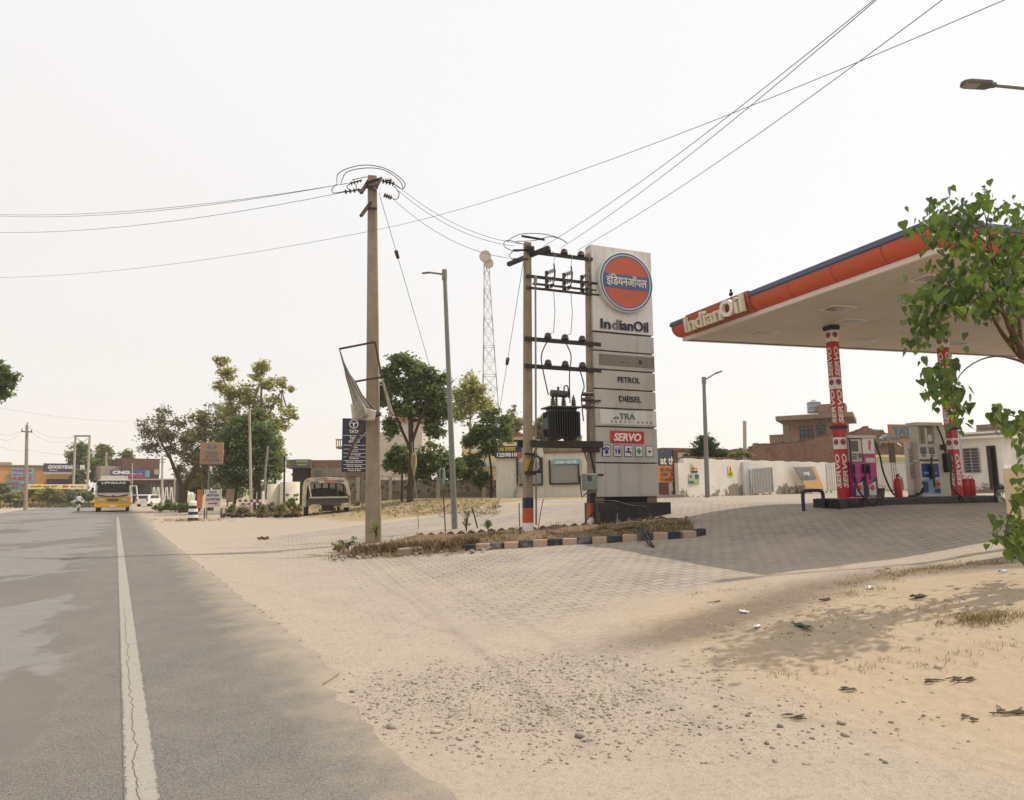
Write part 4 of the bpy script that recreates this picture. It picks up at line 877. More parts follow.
b = local(br_); p = at(731, 294, 17.6); b.ball(p, (.05, .09, .06), 10, 8); b.ball(p+Vector((-.02, -.06, .08)), .035, 8, 6); b.cyl(p+Vector((-.03, -.09, .085)), p+Vector((-.04, -.13, .08)), .012, .002, 6); b.bar(p+Vector((0, .06, 0)), p+Vector((.03, .17, .04)), .03, .015)
b.tube([p, p+Vector((0, 0, -.14))], .008, 5); b.build('body', mat('bird_dark', (.03, .028, .026), .8), br_)

# ------------------------------------------------------------------ things with a front: placed along a line on the ground
class Face:
    def __init__(s, name, label, cat, px0, px1, Y0, Y1, group=None, z=None, mk=True):
        d0, d1 = ray(px0, 490), ray(px1, 490); s.p0 = Vector((d0.x*Y0, Y0, 0)); p1 = Vector((d1.x*Y1, Y1, 0)); s.e = (p1-s.p0); s.W = s.e.length; s.e.normalize()
        s.n = Vector((s.e.y, -s.e.x, 0)); s.p0.z = ground(s.p0.x, s.p0.y) if z is None else z; s.rz = math.degrees(math.atan2(s.e.y, s.e.x))
        if mk: s.r = thing(name, label, cat, s.p0, s.rz, group)
    def L(s, px, py, y=0.0):
        d = ray(px, py); n = s.n; q = s.p0 - n*y; c = Vector((0, 0, CAM_H)); t_ = (q-c).dot(n)/d.dot(n); h = c+d*t_
        return (h-s.p0).dot(s.e), h.z-s.p0.z
    def W3(s, x, y, z): return s.p0 + s.e*x - s.n*y + Vector((0, 0, z))
    def box(s, b, px0, py0, px1, py1, y0, y1, base=None):
        """box whose front face covers the photo rectangle; y grows away from the viewer"""
        xa, za = s.L(px0, py1, y0); xb, zb_ = s.L(px1, py0, y0)
        za = s.L((px0+px1)/2, py1, y0)[1]; zb_ = s.L((px0+px1)/2, py0, y0)[1]
        b.box(xa, xb, y0, y1, za if base is None else base, zb_); return xa, xb, za, zb_
    def part(s, name, m, px0, py0, px1, py1, y0, y1, parent=None, bevel=0, base=None):
        b = MB(); s.box(b, px0, py0, px1, py1, y0, y1, base); return b.build(name, m, parent or s.r, bevel)
    def F(s, px, py, y): x, z = s.L(px, py, y); return frame((x, y, z), (1, 0, 0), (0, 0, 1))
    def text(s, t_, px, py, hpx, wpx, y, m, parent=None, bold=.02, shear=0, name='lettering'):
        k = (s.p0.y)/FOC*1.0; x0, z0 = s.L(px-wpx/2, py, y); x1, _ = s.L(px+wpx/2, py, y); _, za = s.L(px, py+hpx/2, y); _, zb_ = s.L(px, py-hpx/2, y)
        b = MB(s.F(px, py, y)); b.text(t_, abs(zb_-za), abs(x1-x0), .012, (0, 0, 0), bold, shear); return b.build(name, m, parent or s.r)

def brick_mat(name, c1, c2, mortar, scale=1.0, pl=None, thr=.6, rot=0.0):
    t = NT(name); s_ = t.n('Mapping'); t.l(t.pos(), s_.inputs[0]); s_.inputs[2].default_value = (0, 0, -rot)
    sp = t.n('SeparateXYZ'); t.l(s_.outputs[0], sp.inputs[0]); cb_ = t.n('CombineXYZ'); t.l(t.math('ADD', sp.outputs[0], sp.outputs[1]), cb_.inputs[0]); t.l(sp.outputs[2], cb_.inputs[1])
    br = t.n('TexBrick'); t.l(cb_.outputs[0], br.inputs['Vector']); br.inputs['Scale'].default_value = scale; br.inputs['Brick Width'].default_value = .24; br.inputs['Row Height'].default_value = .085
    br.inputs['Mortar Size'].default_value = .011; br.inputs['Color1'].default_value = c1+(1,); br.inputs['Color2'].default_value = c2+(1,); br.inputs['Mortar'].default_value = mortar+(1,)
    n = t.noise(.8, 7, .72); f = t.noise(5, 5, .75); c = t.mix(t.ramp(f, .42, .68, 0, .75), br.outputs['Color'], tuple(x*.55 for x in c1)); c = t.mix(t.ramp(n, .5, .66, 0, .6), c, tuple(x*.55 for x in c2))
    if pl: c = t.mix(t.ramp(t.noise(.9, 6, .7), thr, thr+.06), c, pl)
    t.bump(t.math('SUBTRACT', 1.0, br.outputs['Fac']), .5, .02); return t.out(c, .92, 0, .12)
brickm = brick_mat('raw_red_brick', (.27, .135, .095), (.19, .095, .068), (.25, .195, .155))
brick2 = brick_mat('pale_red_brick', (.34, .19, .135), (.26, .14, .10), (.32, .26, .21))
def peel_mat():
    t = NT('peeling_whitewash'); n = t.noise(1.7, 7, .66); f = t.noise(18, 4, .7); sp = t.n('SeparateXYZ'); t.l(t.pos(), sp.inputs[0]); z = sp.outputs[2]
    c = t.mix(t.ramp(t.noise(.8, 4), .3, .7), lin(224, 218, 208), lin(206, 199, 186)); st_ = t.noise(2.2, 5, .6, t.scaled((3, 3, .25))); c = t.mix(t.ramp(st_, .55, .75, 0, .16), c, lin(160, 148, 130))
    low = t.ramp(z, 1.9, 1.0); pm = t.ramp(t.math('ADD', t.math('ADD', t.math('MULTIPLY', n, .55), t.math('MULTIPLY', t.noise(.42, 3), .45)), t.math('MULTIPLY', low, .17)), .63, .65)
    c = t.mix(pm, c, t.mix(t.ramp(f, .3, .7), (.20, .165, .135), (.30, .25, .20))); t.bump(t.math('ADD', t.math('MULTIPLY', pm, -1.0), t.math('MULTIPLY', f, .2)), .5, .03)
    return t.out(c, .85, 0, .15)
peel = peel_mat(); steelg = mat('grey_gate_steel', lin(150, 147, 142), .55, .1, 4, .05, .2, .35, lin(110, 98, 84), .5, .55)
# white boundary wall behind the forecourt
wf_ = Face('boundary_wall', 'peeling whitewashed boundary wall behind the forecourt', 'wall', 685, 838, 34, 44.5)
b = MB(); n = 34; V = []
for i in range(n+1):
    x = wf_.W*i/n; h = 1.92 + .03*math.sin(i*1.7); p = wf_.W3(x, 0, 0); g_ = ground(p.x, p.y)-wf_.p0.z
    V += [(x, 0, g_-.3), (x, 0, h), (x, .24, h), (x, .24, g_-.3)]
Fc = [(4*i+k, 4*i+4+k, 4*i+4+(k+1) % 4, 4*i+(k+1) % 4) for i in range(n) for k in range(4)]; b.add(V, Fc + [(3, 2, 1, 0), (4*n, 4*n+1, 4*n+2, 4*n+3)]); b.build('masonry', peel, wf_.r)
b = MB(); random.seed(3)
for i in range(70):
    x = random.uniform(0, wf_.W); b.box(x-.12, x+.12, .0, .24, 1.93, 1.93+random.choice((.05, .07, .1)))
b.build('brick_coping', brickm, wf_.r)
wf_.part('return_pillar', peel, 679.5, 463, 685.6, 500, -.25, .35, base=-.2)
drp = wf_.part('drain_pipe', mat('white_pipe', lin(196, 194, 190), .5, .06), 745.2, 462, 748.4, 496, -.16, -.02, base=-.1)
for nm, lab, x0, y0, x1, y1, c_ in (('poster', 'torn yellow and brown poster at the left end of the white boundary wall', 691.5, 463, 697.5, 473, 'a'), ('poster', 'green and white notice board low at the left end of the white boundary wall', 689, 473.8, 699, 483.8, 'b'), ('safety_notice', 'yellow notice with a red symbol in the middle of the white boundary wall', 728.2, 466, 733, 475.8, 'c')):
    o = thing(nm, lab, 'poster', wf_.p0, wf_.rz); P_ = lambda n_, m_, a, b_, c, d, y, par=None: wf_.part(n_, m_, a, b_, c, d, y, y+.012, par or o)
    if c_ == 'a':
        b = MB(); pts = [wf_.L(*p, -.02) for p in ((691, 472), (691, 463.3), (693.5, 466.5), (697.8, 468), (697.8, 472))]; b2 = MB(frame((0, -.02, 0), (1, 0, 0), (0, 0, 1))); b2.prism(pts[::-1], 0, .012); sh_ = b2.build('sheet', mat('poster_yellow', (.52, .38, .10), .7, .15, 9), o)
        P_('print', mat('poster_brown', (.26, .10, .06), .7), 692, 467.5, 694.5, 470, -.04, sh_); P_('print', letter, 691.5, 471, 697.8, 472.6, -.04, sh_)
    elif c_ == 'b':
        sh_ = P_('board', mat('poster_pale_green', (.36, .43, .36), .7, .15, 9), 689, 474, 699, 484, -.03); P_('print', mat('poster_green', (.04, .16, .09), .7), 689.2, 480.8, 694, 483.6, -.05, sh_); P_('print', mat('poster_yellow'if 0 else 'poster_lime', (.4, .42, .10), .7), 694.4, 481, 698.8, 483, -.05, sh_)
        P_('print', mat('poster_red', (.4, .05, .04), .7), 690.5, 475, 692, 478, -.05, sh_); P_('print', mat('poster_green2', (.05, .13, .08), .7), 695.5, 474.6, 698.8, 478.6, -.05, sh_)
    else:
        sh_ = P_('sheet', mat('notice_yellow', (.60, .50, .04), .6), 728.2, 466, 733, 475.8, -.03); P_('white_field', whitev, 728.8, 466.8, 732.4, 471.2, -.045, sh_); P_('red_symbol', red, 730, 467.2, 731.2, 470.8, -.06, sh_); P_('print', letter, 729.2, 473, 732, 473.6, -.045, sh_); P_('print', letter, 729.2, 474.4, 732, 475, -.045, sh_)
def pal_gate(name, label, F, px0, px1, yt0, yb0, yt1, yb1, n, m, y=-.12, w=.055, cat='gate', group=None):
    o = thing(name, label, cat, F.p0, F.rz, group); xa, zt0 = F.L(px0, yt0, y); _, zb0 = F.L(px0, yb0, y); xb, zt1 = F.L(px1, yt1, y); _, zb1 = F.L(px1, yb1, y)
    b = MB()
    for f in (.03, .28, .86): b.bar((xa, y, zb0+(zt0-zb0)*f), (xb, y, zb1+(zt1-zb1)*f), .05)
    b.bar((xa, y, zb0), (xa, y, zt0), .07); b.bar((xb, y, zb1), (xb, y, zt1), .07); b.build('gate_frame', m, o)
    b = MB()
    for i in range(1, n):
        f = i/n; x = xa+(xb-xa)*f; b.box(x-w/2, x+w/2, y-.035, y-.01, (zb0+(zb1-zb0)*f)+.06, zt0+(zt1-zt0)*f+.02)
    b.build('pales', m, o); return o
gp2 = Face('x', '', '', 748, 772, 36.8, 38.2, mk=False)
pal_gate('metal_gate', 'small grey barred steel gate set against the white wall', gp2, 749.5, 771.5, 469.5, 494.5, 467.5, 492, 8, steelg, 0, .22)
lb_ = thing('leaning_board', 'weathered orange and grey lettered board leaning on the white wall', 'board', wf_.W3(11.4, -1.0, 0), wf_.rz)
bx0 = wf_.L(806, 480, -.8); 
def tilt(px0, py0, px1, py1, px2, py2, px3, py3, m_, nm, par, y=-.85, th=.05):
    pts = [wf_.L(px, py, y) for px, py in ((px0, py0), (px1, py1), (px2, py2), (px3, py3))]; lean = .38
    zlow = min(p[1] for p in pts); V = [(x, y + lean*(z-zlow0)-off_, z) for off_ in (0, th) for x, z in pts]; V = [(v[0]-11.4, v[1]+1.0, v[2]) for v in V]
    b = MB(); b.add(V, [(0, 1, 2, 3), (7, 6, 5, 4), (0, 4, 5, 1), (1, 5, 6, 2), (2, 6, 7, 3), (3, 7, 4, 0)]); return b.build(nm, m_, par)
zlow0 = wf_.L(812, 491, -.85)[1]; lb_.location.z = wf_.p0.z
bgrey = mat('slate_board', (.13, .135, .14), .7, .2, 4, .05, 0, .2, (.3, .26, .2), .5); borange = mat('orange_board', (.42, .24, .10), .75, .2, 4, .05, 0, .2, (.5, .42, .32), .6)
tilt(808, 491.5, 824, 490.5, 823, 466, 802, 466.5, borange, 'panel', lb_)
gg = tilt(806, 480, 821, 478.5, 820, 466.8, 802.3, 467.2, bgrey, 'grey_half', lb_, -.90, .03)
F_ = Matrix.Translation((-11.4, 1.0, 0)) @ frame((wf_.L(811, 473.5, -.95)[0], -.95+.38*(wf_.L(811, 473.5, -.95)[1]-zlow0)-.12, wf_.L(811, 473.5, -.95)[1]), (1, 0, 0), (0, .38, 1))
b = MB(F_); b.text('y top!', .30, .72, .01, (0, 0, 0), .02); b.build('lettering', cream, gg)
gp3 = Face('x', '', '', 826, 912, 39.5, 43, mk=False)
pal_gate('sliding_gate', 'long pale grey palisade gate behind the pump island', gp3, 826, 912, 463.5, 491, 463, 490, 40, mat('pale_gate', lin(178, 174, 168), .6, .08, 3, .05, 0, .3, lin(140, 126, 110), .5), 0, .10)
f4 = Face('striped_parapet', 'low wall with a white and a yellow stripe behind the palisade gate', 'wall', 855, 915, 48, 50); 
f4.part('wall', peel, 855, 463.5, 918, 492, 0, .3, base=-.3); f4.part('yellow_stripe', mat('stripe_yellow', (.55, .44, .07), .6), 855, 457.2, 918, 460, -.02, .3); f4.part('white_stripe', mat('stripe_white', lin(215, 212, 205), .6), 855, 454.8, 918, 457.1, -.02, .3); f4.part('white_stripe', mat('stripe_grey', lin(178, 174, 170), .6), 855, 460.1, 918, 463.4, -.01, .3)
# long raw brick wall with a ragged stepped top
f5 = Face('brick_wall', 'long ragged raw red brick wall rising in steps behind the white wall', 'wall', 742, 920, 52, 58)
top_px = [(742, 462), (750, 458), (752, 447), (757, 444.5), (772, 445), (780, 444), (800, 443), (806, 441), (822, 438), (832, 434.5), (845, 433), (852, 434), (862, 430), (868, 427), (873, 431), (884, 432), (892, 436), (905, 436), (920, 437)]
pts = [f5.L(*p) for p in top_px]; b = MB(frame((0, 0, 0), (1, 0, 0), (0, 0, 1))); b.prism([(pts[0][0], -.5)] + [(pts[-1][0], -.5)] + [(x, z) for x, z in pts[::-1]], -.4, 0); b.build('masonry', brickm, f5.r)
b = MB(); random.seed(5)
for i in range(150):
    px = random.uniform(752, 918); k = max(j for j in range(len(top_px)) if top_px[j][0] <= px); k = min(k, len(top_px)-2); f = (px-top_px[k][0])/(top_px[k+1][0]-top_px[k][0]); py = top_px[k][1]*(1-f)+top_px[k+1][1]*f
    x, z = f5.L(px, py); b.box(x-.12, x+.12, .02, .36, z-.05, z+random.choice((.04, .08, .12)))
b.build('loose_bricks', brickm, f5.r)
tp_ = thing('tin_sheets', 'crumpled grey tin sheets lying on the raw brick wall', 'tin sheets', f5.W3(f5.L(880, 440)[0], 0, 0)); random.seed(11)
b = local(tp_)
for i in range(26):
    px = random.uniform(866, 892); p = f5.W3(*((lambda q: (q[0], random.uniform(-.6, .1), q[1]))(f5.L(px, random.uniform(437, 443))))); a = Vector((random.uniform(-.5, .5), random.uniform(-.3, .3), random.uniform(-.2, .2))); c_ = Vector((random.uniform(-.2, .2), random.uniform(-.2, .2), random.uniform(-.25, .25)))
    b.add([p-a-c_, p+a-c_, p+a+c_+Vector((0, 0, .08)), p-a+c_, p-Vector((0, 0, .06))-a-c_], [(0, 1, 2, 3), (3, 2, 1, 4)])
b.build('sheet', mat('tin_grey', (.30, .29, .27), .5, .4, 6, .1, .3), tp_)
gt_ = thing('tarpaulin', 'green tarpaulin draped over a stack behind the brick wall', 'tarpaulin', f5.W3(f5.L(880, 440)[0], 1.5, 0)); b = local(gt_)
def tarp(u, v): px = 871+u*16; py = 433 - 6.5*math.sin(PI*min(1, u*1.1))*(1-.25*v) + 6*v*0 ; q = f5.L(px, py+4*(1-v), 1.5); return f5.W3(q[0], 1.2+v*1.5, q[1]+.06*math.sin(u*25))
b.grid(tarp, 18, 5); b.build('sheet', mat('tarp_green', (.03, .13, .09), .6, .3, 3, .2), gt_, solid=.03)
# unfinished brick house with a water tank
hs = Face('brick_house', 'unfinished red brick house with a flat overhanging concrete roof slab', 'house', 772, 846, 65, 62, z=.6)
hb_ = hs.part('wall', brick2, 786, 415, 845, 462, 0, 6.5, base=-.8); hs.part('low_wing', brick2, 771, 434.5, 786, 462, .3, 5, base=-.8)
slabm = mat('grey_slab', lin(132, 118, 102), .85, .2, 2, .2, 0, .15, lin(92, 78, 66), .6, .5)
sl_ = hs.part('roof_slab', slabm, 775.5, 414, 853, 418.5, -1.1, 7.2); 
b = MB(); x0, z0 = hs.L(818, 414, 1.5); x1, _ = hs.L(846, 414, 1.5); b.box(x0, x1, 1.5, 5, z0-.1, z0+.9); b.build('stair_head', brick2, hs.r)
hs.part('corner_pillar', slabm, 785, 418, 788.5, 462, -.06, .4, base=-.8)
for x0, y0, x1, y1 in ((800.5, 426, 812.5, 440.5), (817.5, 425, 824.5, 438.5), (840.5, 427, 846, 440)):
    w_ = hs.part('window', darkgl, x0, y0, x1, y1, -.03, .02); b = MB(); xa, za = hs.L(x0, y1, -.05); xb, zb_ = hs.L(x1, y0, -.05)
    for f in np.linspace(0, 1, 4): b.bar((xa+(xb-xa)*f, -.05, za), (xa+(xb-xa)*f, -.05, zb_), .06)
    for f in (0, .35, .7, 1): b.bar((xa, -.055, za+(zb_-za)*f), (xb, -.055, za+(zb_-za)*f), .05)
    b.build('grille', iron, w_)
for px in (787, 802, 815, 826): hs.part('roof_beam', slabm, px, 418.5, px+1.6, 421, -.4, 0)
wt = thing('water_tank', 'round grey water tank on the roof of the brick house', 'water tank', hs.W3(hs.L(814.5, 414, 3)[0], 3, hs.L(814.5, 412, 3)[1]-.1)); b = MB(); b.lathe([(.62, 0), (.62, .12), (.66, .14), (.62, .18), (.62, .5), (.66, .53), (.62, .57), (.62, .95), (.66, .98), (.6, 1.05), (.35, 1.16), (.2, 1.18), (.2, 1.26)], 20); b.build('drum', mat('tank_grey', lin(150, 156, 158), .5, .08, 3, .05, 0, .3, lin(110, 106, 100), .4), wt)
# round bush, far pole, creeper and far roofs behind the wall
fp_ = thing('utility_pole', 'short grey pole with twigs at its foot rising behind the white boundary wall', 'utility pole', col(745, 60, 490)); b = local(fp_); b.tube([col(745, 60)-Vector((0, 0, .3)), at(744.6, 421, 60)], .16, 8); b.build('shaft', conc2, fp_)
cot = Face('low_house', 'low pale building with a reddish roof edge far behind the billboard', 'house', 664, 700, 60, 62, z=.8); cot.part('wall', mat('cream_wall', lin(208, 196, 178), .85, .08), 668, 452, 724, 478, 0, 5, base=-.3); cot.part('roof', mat('red_roof_edge', (.20, .085, .06), .8), 664, 448.3, 728, 451, -.4, 5.5); cot.part('red_band', mat('red_band', (.22, .11, .085), .8), 668, 458, 724, 460, -.03, 0)
f6 = Face('brick_shed', 'dark low brick roofs far off between the bush and the brick house', 'building', 724, 778, 70, 70, z=.8); f6.part('wall', brickm, 724, 450, 760, 470, 0, 4, base=-.3); f6.part('parapet', brickm, 736, 448.5, 757, 452, -.3, 4)
# billboard on the brick gate pier, left of the white wall
bb = Face('billboard', 'dark blue and orange lettered billboard between the tall fuel sign and the white wall', 'billboard', 656, 676, 32.5, 33.6)
up = bb.part('blue_half', mat('billboard_blue', (.045, .055, .075), .65, .2, 5, .03, 0, .25, (.25, .22, .19), .5), 650, 449, 675, 465.5, -.02, .05); lo_ = bb.part('orange_half', mat('billboard_orange', (.42, .16, .045), .7, .15, 5, .03, 0, .25, (.45, .26, .12), .5), 650, 465.6, 675, 482.5, -.02, .05)
bb.text('at th', 667.3, 460.5, 8, 14, -.03, cream, up); bb.text('BS Oil & SB', 668, 469.5, 3.4, 14, -.03, mat('faded_brown', (.20, .07, .04), .8), lo_); bb.text('2 2001    Flat', 668, 474.3, 3.2, 14, -.03, mat('faded_brown', (.20, .07, .04)), lo_); bb.text('& Lubricant', 668, 479, 3.2, 14, -.03, mat('faded_brown', (.20, .07, .04)), lo_)
bb.part('post', rust, 675.2, 450.5, 677.6, 497, -.06, .06, base=-.2)
bp = Face('brick_pier', 'rough brick pier wall under the blue and orange billboard', 'wall', 652, 679, 33.4, 34.5); bp.part('masonry', brickm, 650, 449, 663.5, 500, .2, .7, base=-.3); bp.part('masonry', brickm, 663.6, 470, 680, 500, .3, .75, base=-.3); bp.part('step', slabm, 655, 495, 685, 503, -.9, .2, base=-.2)
# office, fence and house at the right
of = Face('office_building', 'small peeling white office with a barred window and an open doorway', 'building', 944, 1000, 35.2, 33.4)
b = MB(); xa, za = of.L(944, 498); xb, zb_ = of.L(1000.5, 434); dx0, dz0 = of.L(987, 447); dx1, dz1 = of.L(999, 489); T_ = .2
b.box(xa, dx0, 0, T_, -.4, zb_); b.box(dx1, xb, 0, T_, -.4, zb_); b.box(dx0, dx1, 0, T_, dz0, zb_); b.box(xa, xa+.2, T_, 4, -.4, zb_); b.box(xb-.2, xb, T_, 4, -.4, zb_); b.box(xa, xb, 4, 4.2, -.4, zb_); wl_ = b.build('wall', peel, of.r)
of.part('parapet', peel, 942, 432, 1007, 438.5, -.35, 4.4); of.part('plinth', slabm, 940, 490, 1003, 496, -.35, 0, base=-.2)
of.part('peeled_patch', mat('bare_plaster', (.20, .175, .15), .9, .3, 8), 962, 433.5, 1003, 435.6, -.362, -.352)
b = MB(); b.box(dx0-.04, dx0+.03, -.03, T_, -.1, dz0+.05); b.box(dx1-.03, dx1+.04, -.03, T_, -.1, dz0+.05); b.box(dx0, dx1, -.03, T_, dz0, dz0+.06); b.build('door_frame', iron, of.r)
b = MB(); b.box(dx0+.03, dx0+.07, .05, .9, -.05, dz0-.02); b.build('door', mat('brown_door', (.14, .10, .08), .6), of.r)
w_ = of.part('window', darkgl, 965, 448, 978, 472.5, -.005, .02); b = MB(); xa2, za2 = of.L(965, 472.5, -.03); xb2, zb2 = of.L(978, 448, -.03)
for i in range(9): z = za2+(zb2-za2)*i/8; b.bar((xa2, -.03, z), (xb2, -.03, z), .035)
for f in (0, .5, 1): b.bar((xa2+(xb2-xa2)*f, -.035, za2), (xa2+(xb2-xa2)*f, -.035, zb2), .06)
b.build('grille', mat('grey_grille', (.22, .21, .19), .6), w_)
pr = thing('wall_pipe', 'thin white pole rising beside the barred office window', 'pole', of.W3(of.L(968, 490)[0], -.5, 0)); b = local(pr); q = of.W3(of.L(968, 490)[0], -.5, 0); b.tube([q-Vector((0, 0, .1)), Vector((q.x, q.y, at(966.5, 385, q.y).z))], .028, 8); zt = at(966, 400, q.y).z; b.tube([Vector((q.x, q.y, zt)), Vector((q.x-.7, q.y, zt))], .02, 6); b.build('pole', mat('violet_white_pole', (.42, .34, .40), .5), pr)
gp4 = Face('x', '', '', 1000, 1060, 34.5, 36, mk=False); pal_gate('palisade_fence', 'white palisade fence right of the small white office', gp4, 1002, 1060, 452.5, 482, 452, 482, 22, mat('white_fence', lin(196, 190, 184), .6, .08), 0, .10, 'fence')
f7 = Face('block_wall', 'low grey block wall carrying the palisade fence at the right', 'wall', 1000, 1060, 34.8, 36.3); f7.part('masonry', slabm, 1001, 481, 1062, 496, 0, .25, base=-.3)
f8 = Face('red_lorry', 'rusty orange and red lorry body parked behind the palisade fence', 'lorry', 1000, 1060, 40, 38); f8.part('cargo_side', mat('rusty_orange', (.34, .10, .03), .6, .3, 3, .05, 0, .3, (.10, .05, .03), .7, .5), 1008, 443, 1060, 456, 0, 2.2); f8.part('chassis', mat('lorry_red', (.22, .03, .025), .5, .3, 3), 1000, 447, 1060, 478, .05, 2.1); 
b = MB(); 
for px in (1006, 1018, 1040): x, z = f8.L(px, 484); b.cyl((x, -.05, .48), (x, .25, .48), .48, .48, 18)
b.build('wheel', black_p, f8.r)
b = MB(); 
for px in range(1008, 1060, 6): f8.box(b, px, 442.5, px+1, 456, -.06, 0)
f8.box(b, 1008, 442, 1060, 443.5, -.06, .1); b.build('stake_rail', rust, f8.r)
f9 = Face('beige_house', 'plain beige two storey house behind the small white office', 'house', 978, 1090, 60, 54, z=.8); f9.part('wall', mat('beige_render', lin(176, 162, 142), .85, .08, 1, .1, 0, .15, lin(140, 124, 104), .4), 981, 425, 1090, 480, 0, 7, base=-.3); f9.part('roof_slab', slabm, 976, 421, 1090, 425, -.6, 7.4); f9.part('window', mat('pale_blue_shutter', (.22, .33, .38), .6), 1001, 426.5, 1010, 441, -.04, .02); f9.part('wall', mat('grey_render', lin(158, 142, 126), .85), 1012, 430, 1090, 446, -1.5, 0)
tb = Face('shop_board', 'weathered brown board lettered in faded blue, propped above the brick wall between the dispensers', 'sign board', 886, 944, 46, 47); tbb = tb.part('board', mat('brown_board', (.33, .185, .105), .75, .2, 3, .05, 0, .2, (.20, .12, .07), .6, .5), 890, 424.5, 944, 443, -.05, .05)
tblue = mat('faded_sign_blue', (.055, .155, .25), .7, .2, 8); tb.text('TATA', 905.5, 431, 8.5, 25, -.06, tblue, tbb, .05); b = MB(); tb.box(b, 890.5, 437, 899, 440, -.06, -.05); b.build('blue_block', tblue, tbb); tb.text('MOTORS SERVICE', 912, 437.3, 2.6, 24, -.06, mat('faded_sign_brown', (.19, .10, .055), .8), tbb)
b = MB()
for px in (893, 941): tb.box(b, px, 443, px+1.4, 492, 0, .1, -.2)
b.build('post', rust, tb.r)
# white kiosk with two roller shutters
kf = Face('kiosk', 'white plastered kiosk with two closed roller shutters behind the transformer station', 'kiosk', 495, 588, 42, 41.4)
kx, kz = kf.L(543.5, 443); k0, kb0 = kf.L(496, 458)
b = MB(); b.box(k0, kx+.02, -.1, 3.4, -.3, kf.L(520, 446)[1]); b.box(k0, kf.L(588, 470)[0], 0, 3.4, -.3, kf.L(565, 452)[1]); b.build('wall', white_p, kf.r, .01)
b = MB(); kf.box(b, 543, 447.5, 590, 451.5, -.12, 3.5); kf.box(b, 520, 443.5, 545, 446.2, -.2, 3.5); b.build('roof', slabm, kf.r)
kf.part('red_trim', mat('roof_red', (.25, .07, .045), .7), 544, 451.6, 590, 452.6, -.14, -.02)
for x0, y0, x1, y1, yy in ((518.5, 462, 541, 484, -.12), (551, 464.5, 577.5, 483, -.02)):
    w_ = kf.part('roller_shutter', mat('shutter_grey', lin(150, 148, 142), .5, .06, 2, 0, .3), x0, y0, x1, y1, yy-.02, yy+.05)
    b = MB(); xa, za = kf.L(x0, y1, yy); xb, zb_ = kf.L(x1, y0, yy); nsl = 14
    for i in range(nsl): z = za+(zb_-za)*(i+.5)/nsl; b.bar((xa+.03, yy-.03, z), (xb-.03, yy-.03, z), .02, .045)
    b.build('slats', mat('shutter_grey', (0, 0, 0)), w_)
    b = MB(); yb_ = yy-.09; b.bar((xa-.06, yb_, za-.05), (xa-.06, yb_, zb_+.3), .1); b.bar((xb+.06, yb_, za-.05), (xb+.06, yb_, zb_+.3), .1); b.bar((xa-.08, yb_, za-.06), (xb+.08, yb_, za-.06), .1); b.build('shutter_frame', iron, w_)
cs = thing('fascia_sign', 'pale cyan sign strip above the right roller shutter of the kiosk', 'sign', kf.p0, kf.rz); c0 = kf.part('board', mat('cyan_board', (.16, .38, .46), .6, .1, 4), 553, 459.3, 580, 464.2, -.2, -.05, cs); kf.text('ठंडा पानी', 566, 461.8, 3.2, 22, -.205, whitev, c0, .03)
ks = thing('kiosk_sign', 'dark blue sign with yellow and white lettering on the left roof edge of the kiosk', 'sign', kf.p0, kf.rz); k1 = kf.part('board', navy, 495, 446, 521.5, 458, -.35, -.2, ks, .01); kf.text('144 लणणन', 507, 449.2, 4.6, 17, -.36, mat('sign_yellow', (.55, .42, .06), .5), k1, .03); kf.text('1259810', 507, 454.8, 4.2, 20, -.36, whitev, k1, .04); kf.part('red_corner', orange, 517.5, 452, 521.3, 457.8, -.365, -.352, k1)
wr = thing('cloth_rag', 'pale rag and bamboo tied to the left corner of the kiosk front', 'rag', kf.W3(kf.L(519, 480)[0], -.4, 0)); b = local(wr); q = lambda px, py: kf.W3(*((lambda r_: (r_[0], -.35, r_[1]))(kf.L(px, py, -.35)))); b.tube(curve([q(518, 476), q(519.5, 482), q(516, 490), q(514.5, 497)]), [.05]*16+[.09]*9, 6); b.tube([q(515, 499), q(521, 470)], .03, 5); b.build('rag', clothm, wr)

# ------------------------------------------------------------------ trees and plants
def leaf_mat(name, dark, light, trans=.55):
    t = NT(name); v = t.attr('tint'); c = t.mix(v, dark, light); c = t.mix(t.ramp(t.noise(.9, 3), .3, .7, 0, .35), c, tuple(x*.6 for x in dark))
    t.out(c, .6, 0, .25); tr_ = t.n('BsdfTranslucent'); t.l(t.mix(.5, c, (.20, .26, .03), 'ADD') if 0 else c, tr_.inputs[0])
    ms = t.n('MixShader'); ms.inputs[0].default_value = trans; o = t.t.nodes['Material Output']; t.l(t.b.outputs[0], ms.inputs[1]); t.l(tr_.outputs[0], ms.inputs[2]); t.l(ms.outputs[0], o.inputs[0]); return t.m
bark = mat('brown_bark', (.075, .052, .036), .95, .35, 14, .6, 0, .05); bark2 = mat('pale_bark', (.22, .18, .14), .9, .3, 8, .4, 0, .05, (.10, .08, .06), .6)
LM = dict(deep=leaf_mat('deep_green_leaves', (.088, .128, .042), (.245, .315, .11)), olive=leaf_mat('olive_leaves', (.165, .17, .062), (.39, .385, .15)),
          yellow=leaf_mat('yellow_green_leaves', (.28, .28, .075), (.58, .56, .19)), dusty=leaf_mat('dusty_grey_green_leaves', (.16, .15, .088), (.35, .33, .19)), mid=leaf_mat('mid_green_leaves', (.10, .142, .042), (.275, .345, .115)), fine=leaf_mat('dark_fine_leaves', (.030, .052, .020), (.10, .150, .050)))
